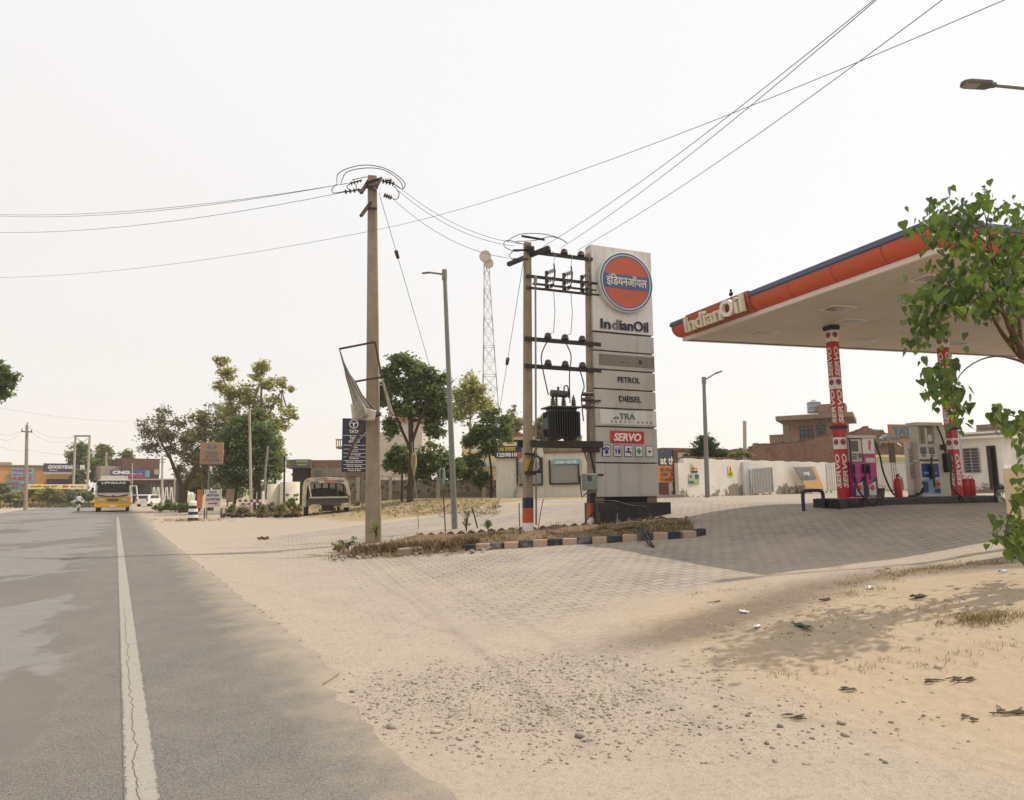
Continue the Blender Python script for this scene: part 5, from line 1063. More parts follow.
def leaves(centres, n, size, seed, clump=.33, shell=.55, tilt=.6, aspect=.5):
    """centres: (x, y, z, rx, ry, rz). Leaves sit in small clumps spread through each lobe; returns vertices, quads, tints"""
    r = np.random.default_rng(seed); cs = np.array([c[:3] for c in centres]); rs = np.array([c[3:] for c in centres]); wgt = rs.prod(1)**(2/3.); wgt /= wgt.sum()
    per = 26; m = max(4, n//per); lob = r.choice(len(cs), m, p=wgt); d = r.normal(size=(m, 3)); d /= np.linalg.norm(d, axis=1)[:, None]
    rad = (shell + (1-shell)*r.random(m))**.8*np.where(r.random(m) < .25, r.random(m), 1); cl = cs[lob] + d*rad[:, None]*rs[lob]
    cs_ = rs[lob].mean(1)*clump*(.6+.8*r.random(m)); L = np.repeat(cl, per, 0) + r.normal(size=(m*per, 3))*np.repeat(cs_, per)[:, None]*np.array([.62, .62, .42])
    k = len(L); nrm = r.normal(size=(k, 3))*tilt + np.array([0, 0, .9]); nrm /= np.linalg.norm(nrm, axis=1)[:, None]
    a = np.cross(nrm, r.normal(size=(k, 3))); a /= np.linalg.norm(a, axis=1)[:, None]; b_ = np.cross(nrm, a); s = size*(.6+.8*r.random(k))[:, None]
    V = np.stack([L-a*s, L-b_*s*aspect, L+a*s, L+b_*s*aspect], 1).reshape(-1, 3); tint = np.clip(np.repeat(np.repeat(r.random(m), per)*.55 + r.random(k)*.55, 4), 0, 1)
    return V, np.arange(k*4).reshape(-1, 4), tint
def tree(name, label, cat, base, trunk, lobes, n, size, lm, bk_, seed, group=None, **kw):
    """trunk: list of limbs, each a list of (px, py, dY, r); lobes: (px, py, rx, ry[, dY]) all seen at the distance of the base"""
    Y = base.y; o = thing(name, label, cat, base, 0, group); b = local(o); K = Y/FOC; rr = random.Random(seed)
    for lb__ in trunk:
        P = [at(px, py, Y+dy) for px, py, dy, r in lb__]
        if lb__ is trunk[0]: P[0] = base - Vector((0, 0, .25))
        Q = curve(P, 4); R = []
        for i in range(len(Q)): f = i/(len(Q)-1)*(len(lb__)-1); j = min(int(f), len(lb__)-2); R.append(lb__[j][3]*(1-(f-j))+lb__[j+1][3]*(f-j))
        b.tube([q + Vector((rr.uniform(-1, 1), rr.uniform(-1, 1), 0))*R[i]*.25 for i, q in enumerate(Q)], R, 8)
    tips = [at(*l[-1][:2], Y+l[-1][2]) for l in trunk]
    C_ = []
    for lo__ in lobes:
        px, py, rx, ry = lo__[:4]; dy = lo__[4] if len(lo__) > 4 else rr.uniform(-.4, .4)*rx*K; p = at(px, py, Y+dy); C_.append((p.x, p.y, p.z, rx*K, (rx+ry)*.5*K, ry*K))
        t0 = min(tips, key=lambda q: (q-p).length); mid = t0.lerp(p, .5)+Vector((rr.uniform(-.2, .2), rr.uniform(-.2, .2), -.1)); rad = max(.02, (p-t0).length*.016)
        b.tube(curve([t0, mid, p], 4), [rad]*5+[rad*.55]*4, 5)
        for _ in range(3): e_ = p + Vector((rr.uniform(-1, 1)*rx*K, rr.uniform(-.8, .8)*rx*K, rr.uniform(-.6, 1)*ry*K))*.8; b.tube([p, p.lerp(e_, .5)+Vector((0, 0, .05)), e_], [rad*.5, rad*.4, rad*.2], 4)
    b.build('trunk', bk_, o); V, Fc, tn = leaves(C_, n, size, seed, **kw); npmesh('crown', V-np.array(base), Fc, lm, o, {'tint': tn}); return o
tB = gp(409.5, 506.5); tB = col(409.5, 40, 506)
tree('neem_tree', 'tall dark green tree with a bare brown trunk right of the concrete pole', 'tree', tB, [[(410, 506, 0, .22), (411, 470, 0, .17), (411, 430, 0, .15), (408, 400, 0, .10)], [(411, 445, 0, .10), (420, 420, -.5, .08), (428, 398, -.4, .05)], [(410, 450, 0, .1), (400, 425, .6, .07), (392, 405, .5, .05)]],
     [(403, 362, 13, 9), (388, 372, 10, 8), (418, 372, 14, 9), (432, 378, 10, 9), (396, 386, 15, 10), (418, 392, 16, 11), (438, 398, 11, 13), (384, 400, 8, 9), (405, 408, 14, 9), (425, 414, 16, 12), (444, 380, 6, 8), (389, 428, 7, 11), (436, 430, 11, 10), (378, 392, 5, 8), (446, 412, 6, 9)], 13000, .135, LM['deep'], bark, 1, clump=.46, shell=.5)
tree('bush', 'dense dark green bush growing low round the foot of the tall dark tree', 'bush', col(402, 41.5, 490), [[(405, 492, 0, .08), (402, 470, 0, .05)], [(405, 488, 0, .07), (430, 468, 0, .04)]], [(398, 458, 11, 14), (389, 462, 7, 9), (414, 466, 13, 13), (430, 458, 14, 16), (443, 466, 10, 14), (424, 477, 12, 9), (455, 470, 9, 12)], 6500, .13, LM['mid'], bark, 2)
tree('yellow_tree', 'pale yellow green tree behind the street lamp, right of the tall dark tree', 'tree', col(470, 58, 490), [[(470, 492, 0, .16), (470, 455, 0, .12), (470, 420, 0, .07)]], [(468, 382, 10, 9), (478, 390, 9, 9), (462, 396, 10, 9), (472, 404, 15, 10), (460, 412, 12, 9), (482, 404, 7, 9), (489, 414, 6, 9)], 4400, .16, LM['yellow'], bark2, 3, clump=.5)
tree('young_tree', 'bushy dark green young tree left of the kiosk', 'tree', col(491, 43, 495), [[(492, 498, 0, .09), (491, 470, 0, .07), (488, 445, 0, .05)]], [(490, 416, 10, 8), (476, 427, 11, 8), (500, 428, 11, 9), (486, 434, 12, 9), (505, 438, 7, 8), (470, 440, 8, 8), (490, 446, 12, 8), (462, 470, 10, 10), (474, 462, 10, 10), (480, 478, 9, 8), (506, 420, 5, 6)], 6400, .13, LM['deep'], bark, 4, clump=.46)
for i, (px, py, rx, ry, lab) in enumerate(((512, 420, 9, 14, 'pale feathery tree behind the kiosk roof, left of the transformer station'), (541, 428, 8, 12, 'pale feathery tree seen between the two concrete poles, under the transformer'), (573, 438, 8, 7, 'low dark green tree top just left of the second transformer pole'))):
    tree('distant_tree', lab, 'tree', col(px, 75, 490), [[(px, 492, 0, .2), (px, 450, 0, .14), (px, py+4, 0, .08)]], [(px, py, rx, ry), (px-rx*.6, py+8, rx*.7, ry*.7), (px+rx*.7, py+7, rx*.7, ry*.7), (px, py+16, rx*1.1, ry*.7), (px+2, py-ry*.6, rx*.5, ry*.5)], 2200, .2, LM['olive' if i < 2 else 'mid'], bark2, 10+i)
tree('bush', 'rounded dark green bush rising behind the white boundary wall', 'bush', col(707, 47, 488), [[(707, 490, 0, .12), (707, 465, 0, .08)]], [(706, 441, 7.5, 8), (700, 450, 10, 9), (713, 449, 9, 9), (692, 457, 7, 5), (720, 456, 8, 7), (707, 458, 15, 8)], 9000, .085, LM['fine'], bark, 20, clump=.3, shell=.7)
tree('creeper', 'low brown and green creeper piled on the wall right of the round bush', 'creeper', col(738, 50, 488), [[(738, 490, 0, .06), (738, 465, 0, .04)]], [(733, 456, 5, 3.5), (742, 453, 7, 4), (750, 456, 5, 4)], 1300, .09, LM['olive'], bark, 21)
# left group
lt = col(185, 60, 510)
tree('leaning_tree', 'sparse grey green tree forking low, its bare limbs leaning over the road', 'tree', lt, [[(186, 508, 0, .42), (182, 496, 0, .36), (184, 486, 0, .30)], [(183, 492, 0, .2), (178, 478, 0, .16), (170, 458, -.4, .12), (160, 440, -.5, .07), (158, 428, -.5, .04)], [(184, 488, 0, .24), (192, 474, 0, .2), (200, 460, .3, .15), (205, 445, .4, .09), (204, 428, .4, .06)], [(170, 458, -.4, .09), (172, 440, -.2, .06), (186, 422, 0, .04)]],
     [(160, 418, 11, 12), (148, 432, 10, 9), (166, 436, 10, 10), (152, 446, 13, 8), (178, 424, 9, 9), (165, 408, 6, 8), (142, 424, 5, 7), (172, 450, 8, 7), (186, 440, 8, 9)], 4200, .13, LM['dusty'], bark, 30, clump=.42, shell=.35)
tree('olive_tree', 'broad olive green tree behind the brown hanging sign', 'tree', col(212, 64, 505), [[(205, 505, 0, .3), (206, 470, 0, .25), (205, 440, 0, .15)], [(206, 470, 0, .2), (218, 440, 0, .12), (224, 425, 0, .07)]], [(200, 420, 12, 10), (215, 414, 14, 10), (230, 420, 14, 11), (192, 436, 12, 10), (210, 434, 16, 11), (230, 438, 15, 12), (188, 455, 10, 11), (204, 460, 14, 12), (196, 478, 10, 10), (243, 425, 9, 9), (180, 470, 6, 9), (213, 480, 10, 9)], 9000, .14, LM['olive'], bark, 31, clump=.45)
tree('tall_tree', 'tall airy yellow green tree with two separate tops above the roadside trees', 'tree', col(256, 62, 505), [[(258, 505, 0, .34), (259, 470, 0, .28), (260, 440, 0, .2), (261, 410, 0, .14), (262, 380, 0, .07)], [(259, 455, 0, .2), (244, 430, 0, .14), (230, 400, 0, .09), (224, 380, 0, .05)], [(260, 425, 0, .12), (274, 405, 0, .07), (282, 390, 0, .04)]],
     [(223, 362, 7, 6), (226, 374, 10, 8), (219, 385, 6, 8), (231, 392, 10, 9), (246, 392, 12, 9), (262, 366, 10, 6), (258, 376, 9, 7), (268, 384, 9, 8), (282, 384, 8, 8), (254, 402, 14, 9), (274, 402, 10, 8), (288, 412, 9, 8), (262, 416, 13, 9), (232, 408, 12, 9), (280, 424, 9, 7), (240, 420, 12, 8), (291, 390, 4, 5), (294, 418, 4, 5)], 7600, .16, LM['yellow'], bark2, 32, clump=.42, shell=.4)
tree('shade_tree', 'massive dark green tree with a low spreading crown beside the thin concrete post', 'tree', col(258, 54, 507), [[(258, 506, 0, .35), (257, 490, 0, .3), (256, 470, 0, .2)], [(234, 506, 0, .14), (236, 490, 0, .12), (240, 470, 0, .08)]], [(245, 426, 15, 10), (262, 430, 14, 12), (232, 440, 15, 12), (252, 444, 18, 13), (268, 450, 12, 14), (225, 460, 15, 13), (245, 464, 18, 14), (264, 472, 14, 11), (222, 478, 14, 9), (240, 482, 16, 8), (272, 462, 8, 14), (258, 416, 9, 7)], 15000, .14, LM['deep'], bark, 33, clump=.42)
tree('shade_tree', 'smaller yellowish tree showing along the right edge of the massive dark green tree', 'tree', col(276, 58, 507), [[(276, 505, 0, .14), (275, 480, 0, .1), (273, 455, 0, .06)]], [(275, 440, 7, 11), (278, 456, 7, 11), (279, 470, 6, 9), (273, 425, 5, 8)], 2600, .14, LM['yellow'], bark, 34)
# far trees across the road, and the tree top at the left edge
for i, (px, py, rx, ry, Y, k_, lab) in enumerate(((80, 455, 10, 12, 118, 'mid', 'dark green tree between the twin legs of the far gantry'), (103, 456, 9, 11, 122, 'olive', 'round olive tree right of the far gantry, above the bus'), (116, 470, 7, 10, 124, 'deep', 'smaller dark tree directly over the bus roof'), (98, 470, 8, 10, 116, 'mid', 'dark green tree at the left shoulder of the bus'), (78, 478, 7, 8, 112, 'deep', 'dark conical shrub in front of the far blue shop sign'), (126, 458, 6, 8, 125, 'olive', 'thin tree top to the right above the bus'), (198, 478, 9, 10, 70, 'deep', 'dark tree low behind the forked leaning tree'), (303, 474, 6, 6, 75, 'deep', 'small dark tree top left of the low brick shop'))):
    tree('distant_tree', lab, 'tree', col(px, Y, 497), [[(px, 500, 0, .25), (px, 485, 0, .2), (px, py+5, 0, .1)]], [(px, py, rx, ry), (px-rx*.5, py+8, rx*.7, ry*.6), (px+rx*.5, py+9, rx*.7, ry*.6), (px+rx*.2, py-ry*.6, rx*.55, ry*.5)], 2300, .3, LM[k_], bark, 40+i)
tree('roadside_tree', 'tree top poking in at the left edge of the picture', 'tree', col(-42, 40, 497), [[(-42, 512, 0, .3), (-40, 450, 0, .25), (-30, 400, 0, .14), (-12, 385, 0, .06)]], [(3, 368, 9, 7), (9, 380, 9, 8), (2, 390, 9, 8), (-14, 375, 16, 12), (-14, 396, 16, 12), (-36, 380, 20, 18)], 6500, .13, LM['mid'], bark, 60)

# ------------------------------------------------------------------ lattice tower
ty = 150; T0 = col(493, ty, 490); lt_ = thing('lattice_tower', 'slender red and white steel lattice mast with round dishes at its top', 'tower', T0); b = local(lt_)
tb_, tt = at(492, 470, ty), at(486.5, 262, ty); nseg = 16; w0, w1 = 2.6, .55; ring_prev = None
for i in range(nseg+1):
    f = i/nseg; c_ = Vector((T0.x, T0.y, T0.z-.5)).lerp(Vector((tt.x, ty, tt.z)), f); w = w0*(1-f)**1.15+w1*f; ring_ = [c_+Vector((sx*w, sy*w, 0)) for sx, sy in ((-1, -1), (1, -1), (1, 1), (-1, 1))]
    if ring_prev:
        for k in range(4):
            b.m = i % 2; b.bar(ring_prev[k], ring_[k], .17); n_ = (k+1) % 4; b.bar(ring_prev[k], ring_[n_], .07); b.bar(ring_prev[n_], ring_[k], .07); b.bar(ring_[k], ring_[n_], .08)
    ring_prev = ring_
b.build('lattice', [mat('mast_red', (.26, .20, .18), .7), mat('mast_white', lin(190, 184, 176), .7)], lt_)
for dx, dz, r_, dy in ((-.2, .9, 1.35, -1.2), (.55, -.6, 1.1, -.8)):
    b = MB(frame(Vector((tt.x+dx, ty+dy, tt.z+dz))-Vector(T0), (.95, -.3, 0), (0, 0, 1))); b.disc(r_, -.25, .35, 24); b.build('dish', mat('dish_grey', lin(176, 168, 158), .6), lt_)
b = local(lt_); b.tube([Vector((tt.x, ty, tt.z)), Vector((tt.x, ty, tt.z+2.4))], .04, 5); b.build('lightning_rod', galv, lt_)

# ------------------------------------------------------------------ compound wall of pierced blocks, house behind
cw = Face('compound_wall', 'low compound wall of dark patterned panels between concrete posts', 'wall', 376, 500, 45, 46.5); t = NT('pierced_panel'); vo = t.n('TexVoronoi'); vo.inputs['Scale'].default_value = 3.2; t.l(t.pos(), vo.inputs['Vector']); n1 = t.noise(2, 5, .7)
c = t.mix(t.ramp(vo.outputs['Distance'], .25, .5), (.10, .085, .07), (.24, .21, .18)); c = t.mix(t.ramp(n1, .55, .68, 0, .7), c, (.40, .37, .33)); t.bump(vo.outputs['Distance'], .8, .05); panm = t.out(c, .9, 0, .1)
b = MB(); cw.box(b, 325, 494, 500, 502, 0, .3, -.3); b.build('base', slabm, cw.r)
for i, px in enumerate((343, 358, 390.5, 438, 484, 500)):
    cw.part('post', conc2, px-1.8, 477, px+1.8, 497, -.06, .3, base=-.3)
for a, c_ in ((327, 343), (344, 358), (359, 390), (391, 438), (439, 484), (485, 500)): cw.part('panel', panm, a+1, 480, c_-1, 494.5, .05, .18)
b = MB()
for px in range(328, 500, 6): cw.box(b, px, 474.5, px+.35, 480, .1, .13)
cw.box(b, 327, 475.8, 500, 476.2, .1, .13); b.build('wire_fence', iron, cw.r)
ph = Face('pink_house', 'pale pinkish house with a red edged balcony behind the tall dark tree', 'house', 378, 418, 62, 62, z=.6); ph.part('wall', mat('pink_render', lin(206, 192, 180), .85, .06, 1, .08, 0, .1, lin(170, 150, 136), .4), 374, 432, 422, 496, 0, 7, base=-.5); ph.part('upper_floor', mat('pink_render', (0, 0, 0)), 388, 408, 424, 432, 1, 7); ph.part('parapet', mat('parapet_red', (.42, .22, .17), .8), 386, 418, 424, 421.5, .6, 7.2); b = MB(); ph.box(b, 336, 446, 375, 448.2, -1.2, .2); b.build('balcony_slab', slabm, ph.r)
b = MB(); 
for px in range(336, 376, 2): ph.box(b, px, 439.5, px+.8, 446, -1.15, -1.05)
ph.box(b, 335.5, 438.8, 375, 440, -1.2, -1.0); b.build('balcony_rail', mat('rail_pink', (.36, .20, .16), .8), ph.r); ph.part('window', darkgl, 402, 446, 408, 449.5, -.04, .02)
yh = Face('cream_house', 'cream house with a red roof band half hidden behind the young tree and kiosk', 'house', 468, 540, 70, 70, z=.8); yh.part('wall', mat('cream_render', lin(206, 188, 152), .85, .06), 462, 440, 540, 492, 0, 8, base=-.4); yh.part('red_band', mat('roof_red', (0, 0, 0)), 500, 433.5, 537, 436, -.3, 8); yh.part('upper_wall', mat('cream_render', (0, 0, 0)), 502, 436, 536, 442, 0, 8); yh.part('blue_ledge', mat('ledge_grey', lin(170, 178, 180), .8), 460, 463, 500, 466.5, -1.2, 0); yh.part('window', darkgl, 466, 475, 472, 480, -.05, .02)
# low brick shop row behind the wreck
bs = Face('brick_shop', 'low brick shop with a yellow and blue board over its dark front', 'shop', 292, 362, 66, 67, z=.3); bs.part('wall', brick2, 310, 460, 366, 500, 0, 6, base=-.4); bs.part('plaster_wall', mat('grey_plaster', lin(150, 136, 122), .9), 310, 468, 345, 500, -.05, 0, base=-.4); bs.part('shop_front', mat('shop_dark', (.05, .043, .038), .8), 292, 466, 309.5, 492, .3, 6, base=-.4); bs.part('roof', slabm, 286, 459.5, 311, 468, -.6, 6)
sb_ = bs.part('shop_board', mat('board_blue', (.10, .16, .26), .6), 294, 459.3, 309.5, 467.2, -.7, -.6); bs.part('yellow_stripe', mat('board_yellow', (.5, .4, .08), .6), 296, 460.3, 308, 462.2, -.72, -.7, sb_); bs.part('yellow_stripe', mat('board_yellow', (.5, .4, .08), .6), 297, 463.8, 307, 465.4, -.72, -.7, sb_); bs.part('air_cooler', mat('cooler_grey', (.12, .14, .15), .5), 315, 470.5, 320.5, 476.5, -.5, -.05); bs.part('drain_pipe', conc2, 326, 466, 327, 480, -.15, -.05)

# ------------------------------------------------------------------ signs and small things left of the concrete pole
sg = Face('list_board', 'tall dark blue list board with white lines of text behind the tall concrete pole', 'sign board', 341, 367, 40, 40.6)
pnl = sg.part('panel', navy, 341.8, 418.5, 367, 472, -.06, .06, None, .01)
F_ = sg.F(353.8, 424, -.065); b = MB(F_); b.ring(.22, .27, 0, .01, 28); b.prism([(-.17, .08), (.17, .08), (.17, .03), (.05, .03), (.035, -.17), (-.035, -.17), (-.05, .03), (-.17, .03)][::-1], 0, .01); b.build('round_emblem', whitev, pnl)
for tx, y, h, w in (('TATA', 431.5, 3.4, 10), ('TATA', 438.2, 3.2, 9), ('MOTORS', 441.5, 2.2, 11), ('Sales', 447, 1.8, 7), ('Spares', 451, 1.8, 8), ('24 hr Display', 454.8, 1.8, 13), ('Bodyshop', 458.5, 1.8, 9), ('Express Service', 462.2, 1.9, 16), ('Driver Sitting', 466.2, 1.9, 15), ('Truck & Bus', 470.2, 1.9, 13)):
    sg.text(tx, 354.2, y, h, w, -.066, whitev, pnl, .03)
b = MB()
for y in (435.3, 445, 449, 453, 456.7, 460.3, 464.3, 468.2): sg.box(b, 343.5, y, 365.5, y+.45, -.068, -.06)
b.build('divider', whitev, pnl)
b = MB()
for px in (345, 362): sg.box(b, px, 472, px+1.6, 510, -.04, .06, -.3)
b.build('post', galv, sg.r)
bsn = Face('brand_sign', 'brown square lightbox sign on a slim post, above the small white arrow board', 'sign', 199, 224, 45, 45.4)
cb2 = bsn.part('lightbox', mat('sun_baked_brown', (.35, .20, .125), .6, .08, 3, .02, 0, .3, (.28, .16, .10), .4), 199.4, 442.5, 223.5, 464, -.1, .12, None, .015); bsn.part('rim', mat('rim_brown', (.14, .085, .055), .6), 198.8, 463.8, 223.6, 464.8, -.11, .13, cb2)
sgb = mat('faded_blue_print', (.10, .155, .20), .6, .1, 9)
F_ = bsn.F(211.7, 446.8, -.104); b = MB(F_); ex_ = .31; pts = [(ex_*math.cos(a), .15*math.sin(a)) for a in np.linspace(0, 2*PI, 28, endpoint=False)]; b.prism(pts, 0, .004); el = b.build('oval_emblem', sgb, cb2); b = MB(F_); b.prism([(-.2, .11), (.2, .11), (.2, .07), (.06, .06), (.05, -.15), (-.05, -.15), (-.06, .06), (-.2, .07)][::-1], .004, .008); b.build('emblem_gap', mat('sun_baked_brown', (0, 0, 0)), el)
bsn.text('TATA', 211.5, 453.3, 4, 14, -.105, sgb, cb2, .05); bsn.text('MOTORS', 211.5, 456.8, 2, 12, -.105, mat('faded_sign_brown2', (.22, .14, .10), .7), cb2, .02)
F_ = bsn.F(210.8, 460.3, -.106); b = MB(F_); b.prism([(-.5, -.08), (.42, -.08), (.42, -.13), (.56, 0), (.42, .13), (.42, .08), (-.5, .08)], 0, .004); ar = b.build('arrow', sgb, cb2); bsn.text('SERVICE', 209.5, 460.3, 1.8, 12, -.111, mat('sun_baked_brown', (0, 0, 0)), ar, .03)
b = MB(); xa, z1 = bsn.L(209.5, 464, 0); xb, z0 = bsn.L(206.3, 518, 0); b.tube([(xb, .0, -.3), (xa, .0, z1)], .05, 8); b.build('post', galv, bsn.r)
wb = Face('arrow_board', 'small white board with dark lettering and a red arrow on two striped posts', 'sign board', 204, 222, 43.5, 44)
pn_ = wb.part('panel', mat('white_board', lin(196, 190, 182), .7, .1, 4, .02, 0, .2, lin(150, 136, 118), .6), 205, 489.6, 220.5, 507.2, -.05, .0); wbb = mat('print_blue', (.06, .08, .16), .6)
for tx, y, h, w in (('TATA', 492, 2.1, 8), ('MOTORS', 495.3, 2.3, 12), ('ATA MOTORS', 499.3, 2.3, 14)): wb.text(tx, 213, y, h, w, -.052, wbb, pn_, .04)
F_ = wb.F(212.7, 503.4, -.052); b = MB(F_); b.prism([(-.27, -.045), (.16, -.045), (.16, -.09), (.29, 0), (.16, .09), (.16, .045), (-.27, .045)], 0, .006); b.build('arrow', red, pn_)
for px in (203.7, 220.3):
    o = wb.part('post', whitev, px, 488.8, px+1.5, 508, -.04, .06); wb.part('black_foot', black_p, px, 508, px+1.5, 519, -.042, .062, o, base=-.25)
bo = thing('bollard', 'round black and white banded bollard at the roadside beside the white arrow board', 'bollard', col(192.7, 40.8, 520)); b = MB(); r_ = .28; Hb = 1.06
for i in range(6): b.m = i % 2; z0, z1 = Hb*i/6, Hb*(i+1)/6; b.lathe([(r_*(1-.02*i), z0), (r_*(1-.02*i-.02), z1)], 20)
b.m = 1; b.lathe([(r_*.88, Hb), (r_*.8, Hb+.06), (r_*.5, Hb+.1), (.01, Hb+.11)], 20); b.build('post', [black_p, whitev], bo)
for px, ptx, py0, lab, r0, r1 in ((251.5, 249.5, 410, 'thin concrete post standing in front of the massive dark green tree', .11, .08),):
    o = thing('concrete_post', lab, 'post', col(px, 50, 507)); b = local(o); b.tube([col(px, 50, 507)-Vector((0, 0, .2)), at(ptx, py0, 50)], [r0, r1], 10); b.build('shaft', conc2, o)
o = thing('crooked_pole', 'crooked grey wooden pole with a side arm right of the thin concrete post', 'pole', col(263, 50.5, 507)); b = local(o); b.tube(curve([col(263, 50.5, 507)-Vector((0, 0, .2)), at(264.5, 490, 50.5), at(265.5, 470, 50.5), at(268, 446, 50.5)]), .085, 8); b.build('shaft', mat('grey_wood', (0, 0, 0)), o); b = local(o); b.tube(curve([at(267.5, 460.5, 50.5), at(276, 456, 50.5), at(281.5, 453.5, 50.5), at(284, 456, 50.5)]), .03, 6); b.build('arm', galv, o)
b = local(o); b.tube([at(262.8, 508, 50.3), at(263, 491, 50.3)], [.12, .1], 8); b.build('white_foot', whitev, o)
o = thing('lamp_post', 'dark thin post behind the crooked wooden pole', 'post', col(284.5, 44, 500)); b = local(o); b.tube([col(284.5, 44), at(284.5, 456, 44)], .06, 8); b.build('shaft', iron, o)
for px, w, lab in ((273.5, 13, 'pale half round concrete ring standing on end, the left of the pair by the thicket'), (289.5, 19, 'wider pale concrete ring standing on end, closest to the wrecked van')):
    c_ = col(px, 48, 500); o = thing('concrete_ring', lab, 'concrete ring', c_); b = MB(); R_ = w/2*48/FOC; zt = at(px, 482 if w > 15 else 484, 48).z-c_.z; b.lathe([(R_, -.2), (R_, zt), (R_*.9, zt), (R_*.9, .2)], 28); b.build('shell', mat('ring_concrete', lin(206, 194, 172), .85, .08, 2, .1, 0, .1, lin(160, 140, 116), .5, .55), o)
rw = Face('barrier', 'low red and white plank barrier behind the thin concrete post', 'barrier', 238, 262, 43, 43.3); b = MB()
for i in range(8): b.m = i % 2; rw.box(b, 238.5+i*2.9, 499.5, 241.4+i*2.9, 502, -.04, 0); 
for i in range(8): b.m = (i+1) % 2; rw.box(b, 238.5+i*2.9, 503, 241.4+i*2.9, 505, -.04, 0)
for px in (243, 256): b.m = 1; rw.box(b, px, 492, px+1, 509, 0, .06)
b.build('planks', [mat('faded_red', (.26, .06, .045), .7), whitev], rw.r)
pst = Face('poster_stand', 'small red and yellow poster board low between the forked tree and the white arrow board', 'poster', 196, 203, 40, 40); pst.part('board', mat('poster_mix', (.42, .17, .06), .7, .6, 2.2), 196.5, 489.5, 202.8, 508, -.02, .03); 
o = Face('poster_stand', 'small faded red and green panels hanging in the shade under the massive green tree', 'poster', 226, 234, 44, 44); o.part('board', mat('poster_mix2', (.24, .16, .10), .7, .6, 2), 226, 489, 234, 502, -.02, .03)
# parked motor scooter by the crooked pole, in the shade
# wrecked van shell
wk = Face('wrecked_van', 'gutted pale van body without doors or glass, dumped right of the concrete rings', 'van', 301.5, 351, 37.0, 37.8); K3 = 33.6/FOC
vanw = mat('wreck_cream', lin(190, 178, 158), .8, .2, 5, .5, 0, .2, (.15, .085, .05), .9, .47); vin = mat('wreck_inside', (.10, .09, .078), .9, .25, 4)
def X_(px): return wk.L(px, 500)[0]
def Z_(py): return wk.L(326, py)[1]
b = MB(); prof = [(X_(303), Z_(494)), (X_(303), Z_(486)), (X_(304.5), Z_(480)), (X_(308), Z_(478)), (X_(326), Z_(477)), (X_(342), Z_(478)), (X_(347), Z_(480.5)), (X_(349), Z_(487)), (X_(350.5), Z_(495))]
inn = [(X_(306.6), Z_(494)), (X_(307), Z_(487.4)), (X_(308), Z_(485)), (X_(310.5), Z_(483.6)), (X_(326), Z_(483)), (X_(341), Z_(483.4)), (X_(344.2), Z_(484.6)), (X_(345.6), Z_(488)), (X_(346.8), Z_(495))]
n = len(prof); V = [(x, y, z) for y in (0, 2.6) for P in (prof, inn) for x, z in P]
Fc = [(i, i+1, n+i+1, n+i) for i in range(n-1)] + [(2*n+i+1, 2*n+i, 3*n+i, 3*n+i+1) for i in range(n-1)] + [(i+1, i, 2*n+i, 2*n+i+1) for i in range(n-1)] + [(n+i, n+i+1, 3*n+i+1, 3*n+i) for i in range(n-1)]
b.add(V, Fc); shell = b.build('body_shell', vanw, wk.r, .02)
b = MB(); b.box(X_(306), X_(348), 2.3, 2.36, Z_(505), Z_(491.5))
for k in range(6): x = X_(308)+(X_(346)-X_(308))*k/5; b.box(x-.05, x+.05, 2.3, 2.4, Z_(492), Z_(481)); b.build('bulkhead', mat('wreck_bulkhead', lin(150, 140, 122), .8, .2, 3, 0, 0, .2, (.12, .08, .05), .7), wk.r)
b = MB(); wk.box(b, 311, 489, 337, 497, 1.1, 1.2); wk.box(b, 316, 488, 332, 490, 1.4, 1.46); b.build('seat_frame', vin, wk.r)
wk.part('load_floor', vin, 304, 499, 350, 501.5, .05, 2.5); wk.part('side_panel', vanw, 302.6, 493.8, 306.5, 507, -.02, 2.4, None, .02); wk.part('side_panel', vanw, 347.3, 494.5, 350.8, 506, -.02, 2.4, None, .02)
for px0, py0, px1, py1 in ((309, 485, 311, 497), (336.5, 484, 338, 497), (343, 490, 352, 500)):
    b = MB(); p, q = wk.L(px0, py0), wk.L(px1, py1); b.bar((p[0], -.06, p[1]), (q[0], -.14, q[1]), .07, .04); b.build('torn_strip', rust if px0 > 320 else vanw, wk.r)
wk.part('tail_rail', mat('wreck_rail', lin(170, 164, 150), .6, .2, 8, .1, .2, .3, (.12, .07, .045), .7), 309, 496.5, 348, 498.3, -.28, -.12); wk.part('rear_sill', vin, 306, 499, 349, 505.5, -.05, .1); wk.part('bumper', vanw, 311, 504.5, 320, 508, -.2, -.05, None, .02); wk.part('bumper', vanw, 341, 503, 349, 507.5, -.2, -.05, None, .02)
b = MB(); wk.box(b, 311, 486.6, 319.5, 497, -.03, .06) if 0 else wk.box(b, 308, 486, 310, 497, -.03, .06); wk.box(b, 333, 508, 336, 513, -.1, .3); wk.box(b, 322, 505, 334, 511, .1, .9); wk.box(b, 337, 507, 340, 514, .1, .3); b.build('chassis', mat('wreck_chassis', (.05, .04, .034), .8, .4, 6), wk.r)
for px in (306.5, 347): b = MB(); x = X_(px); b.cyl((x-.12, .5, .36), (x+.12, .5, .36), .36, .36, 18); b.build('wheel', black_p, wk.r)
b = MB(); wk.box(b, 318.5, 509, 322.5, 514.5, -.1, .1); b.build('support_block', slabm, wk.r)
wk.text('TOYOMA', 331, 481.2, 2.6, 13, .0, mat('wreck_red_letters', (.35, .09, .05), .7), shell, .03); b = MB(); wk.box(b, 311, 481.6, 318.5, 483, -.012, .0); wk.box(b, 337, 480.5, 344, 482, -.012, .0); b.build('blue_letters', mat('wreck_blue_letters', (.10, .12, .22), .7, .5, 12), shell)

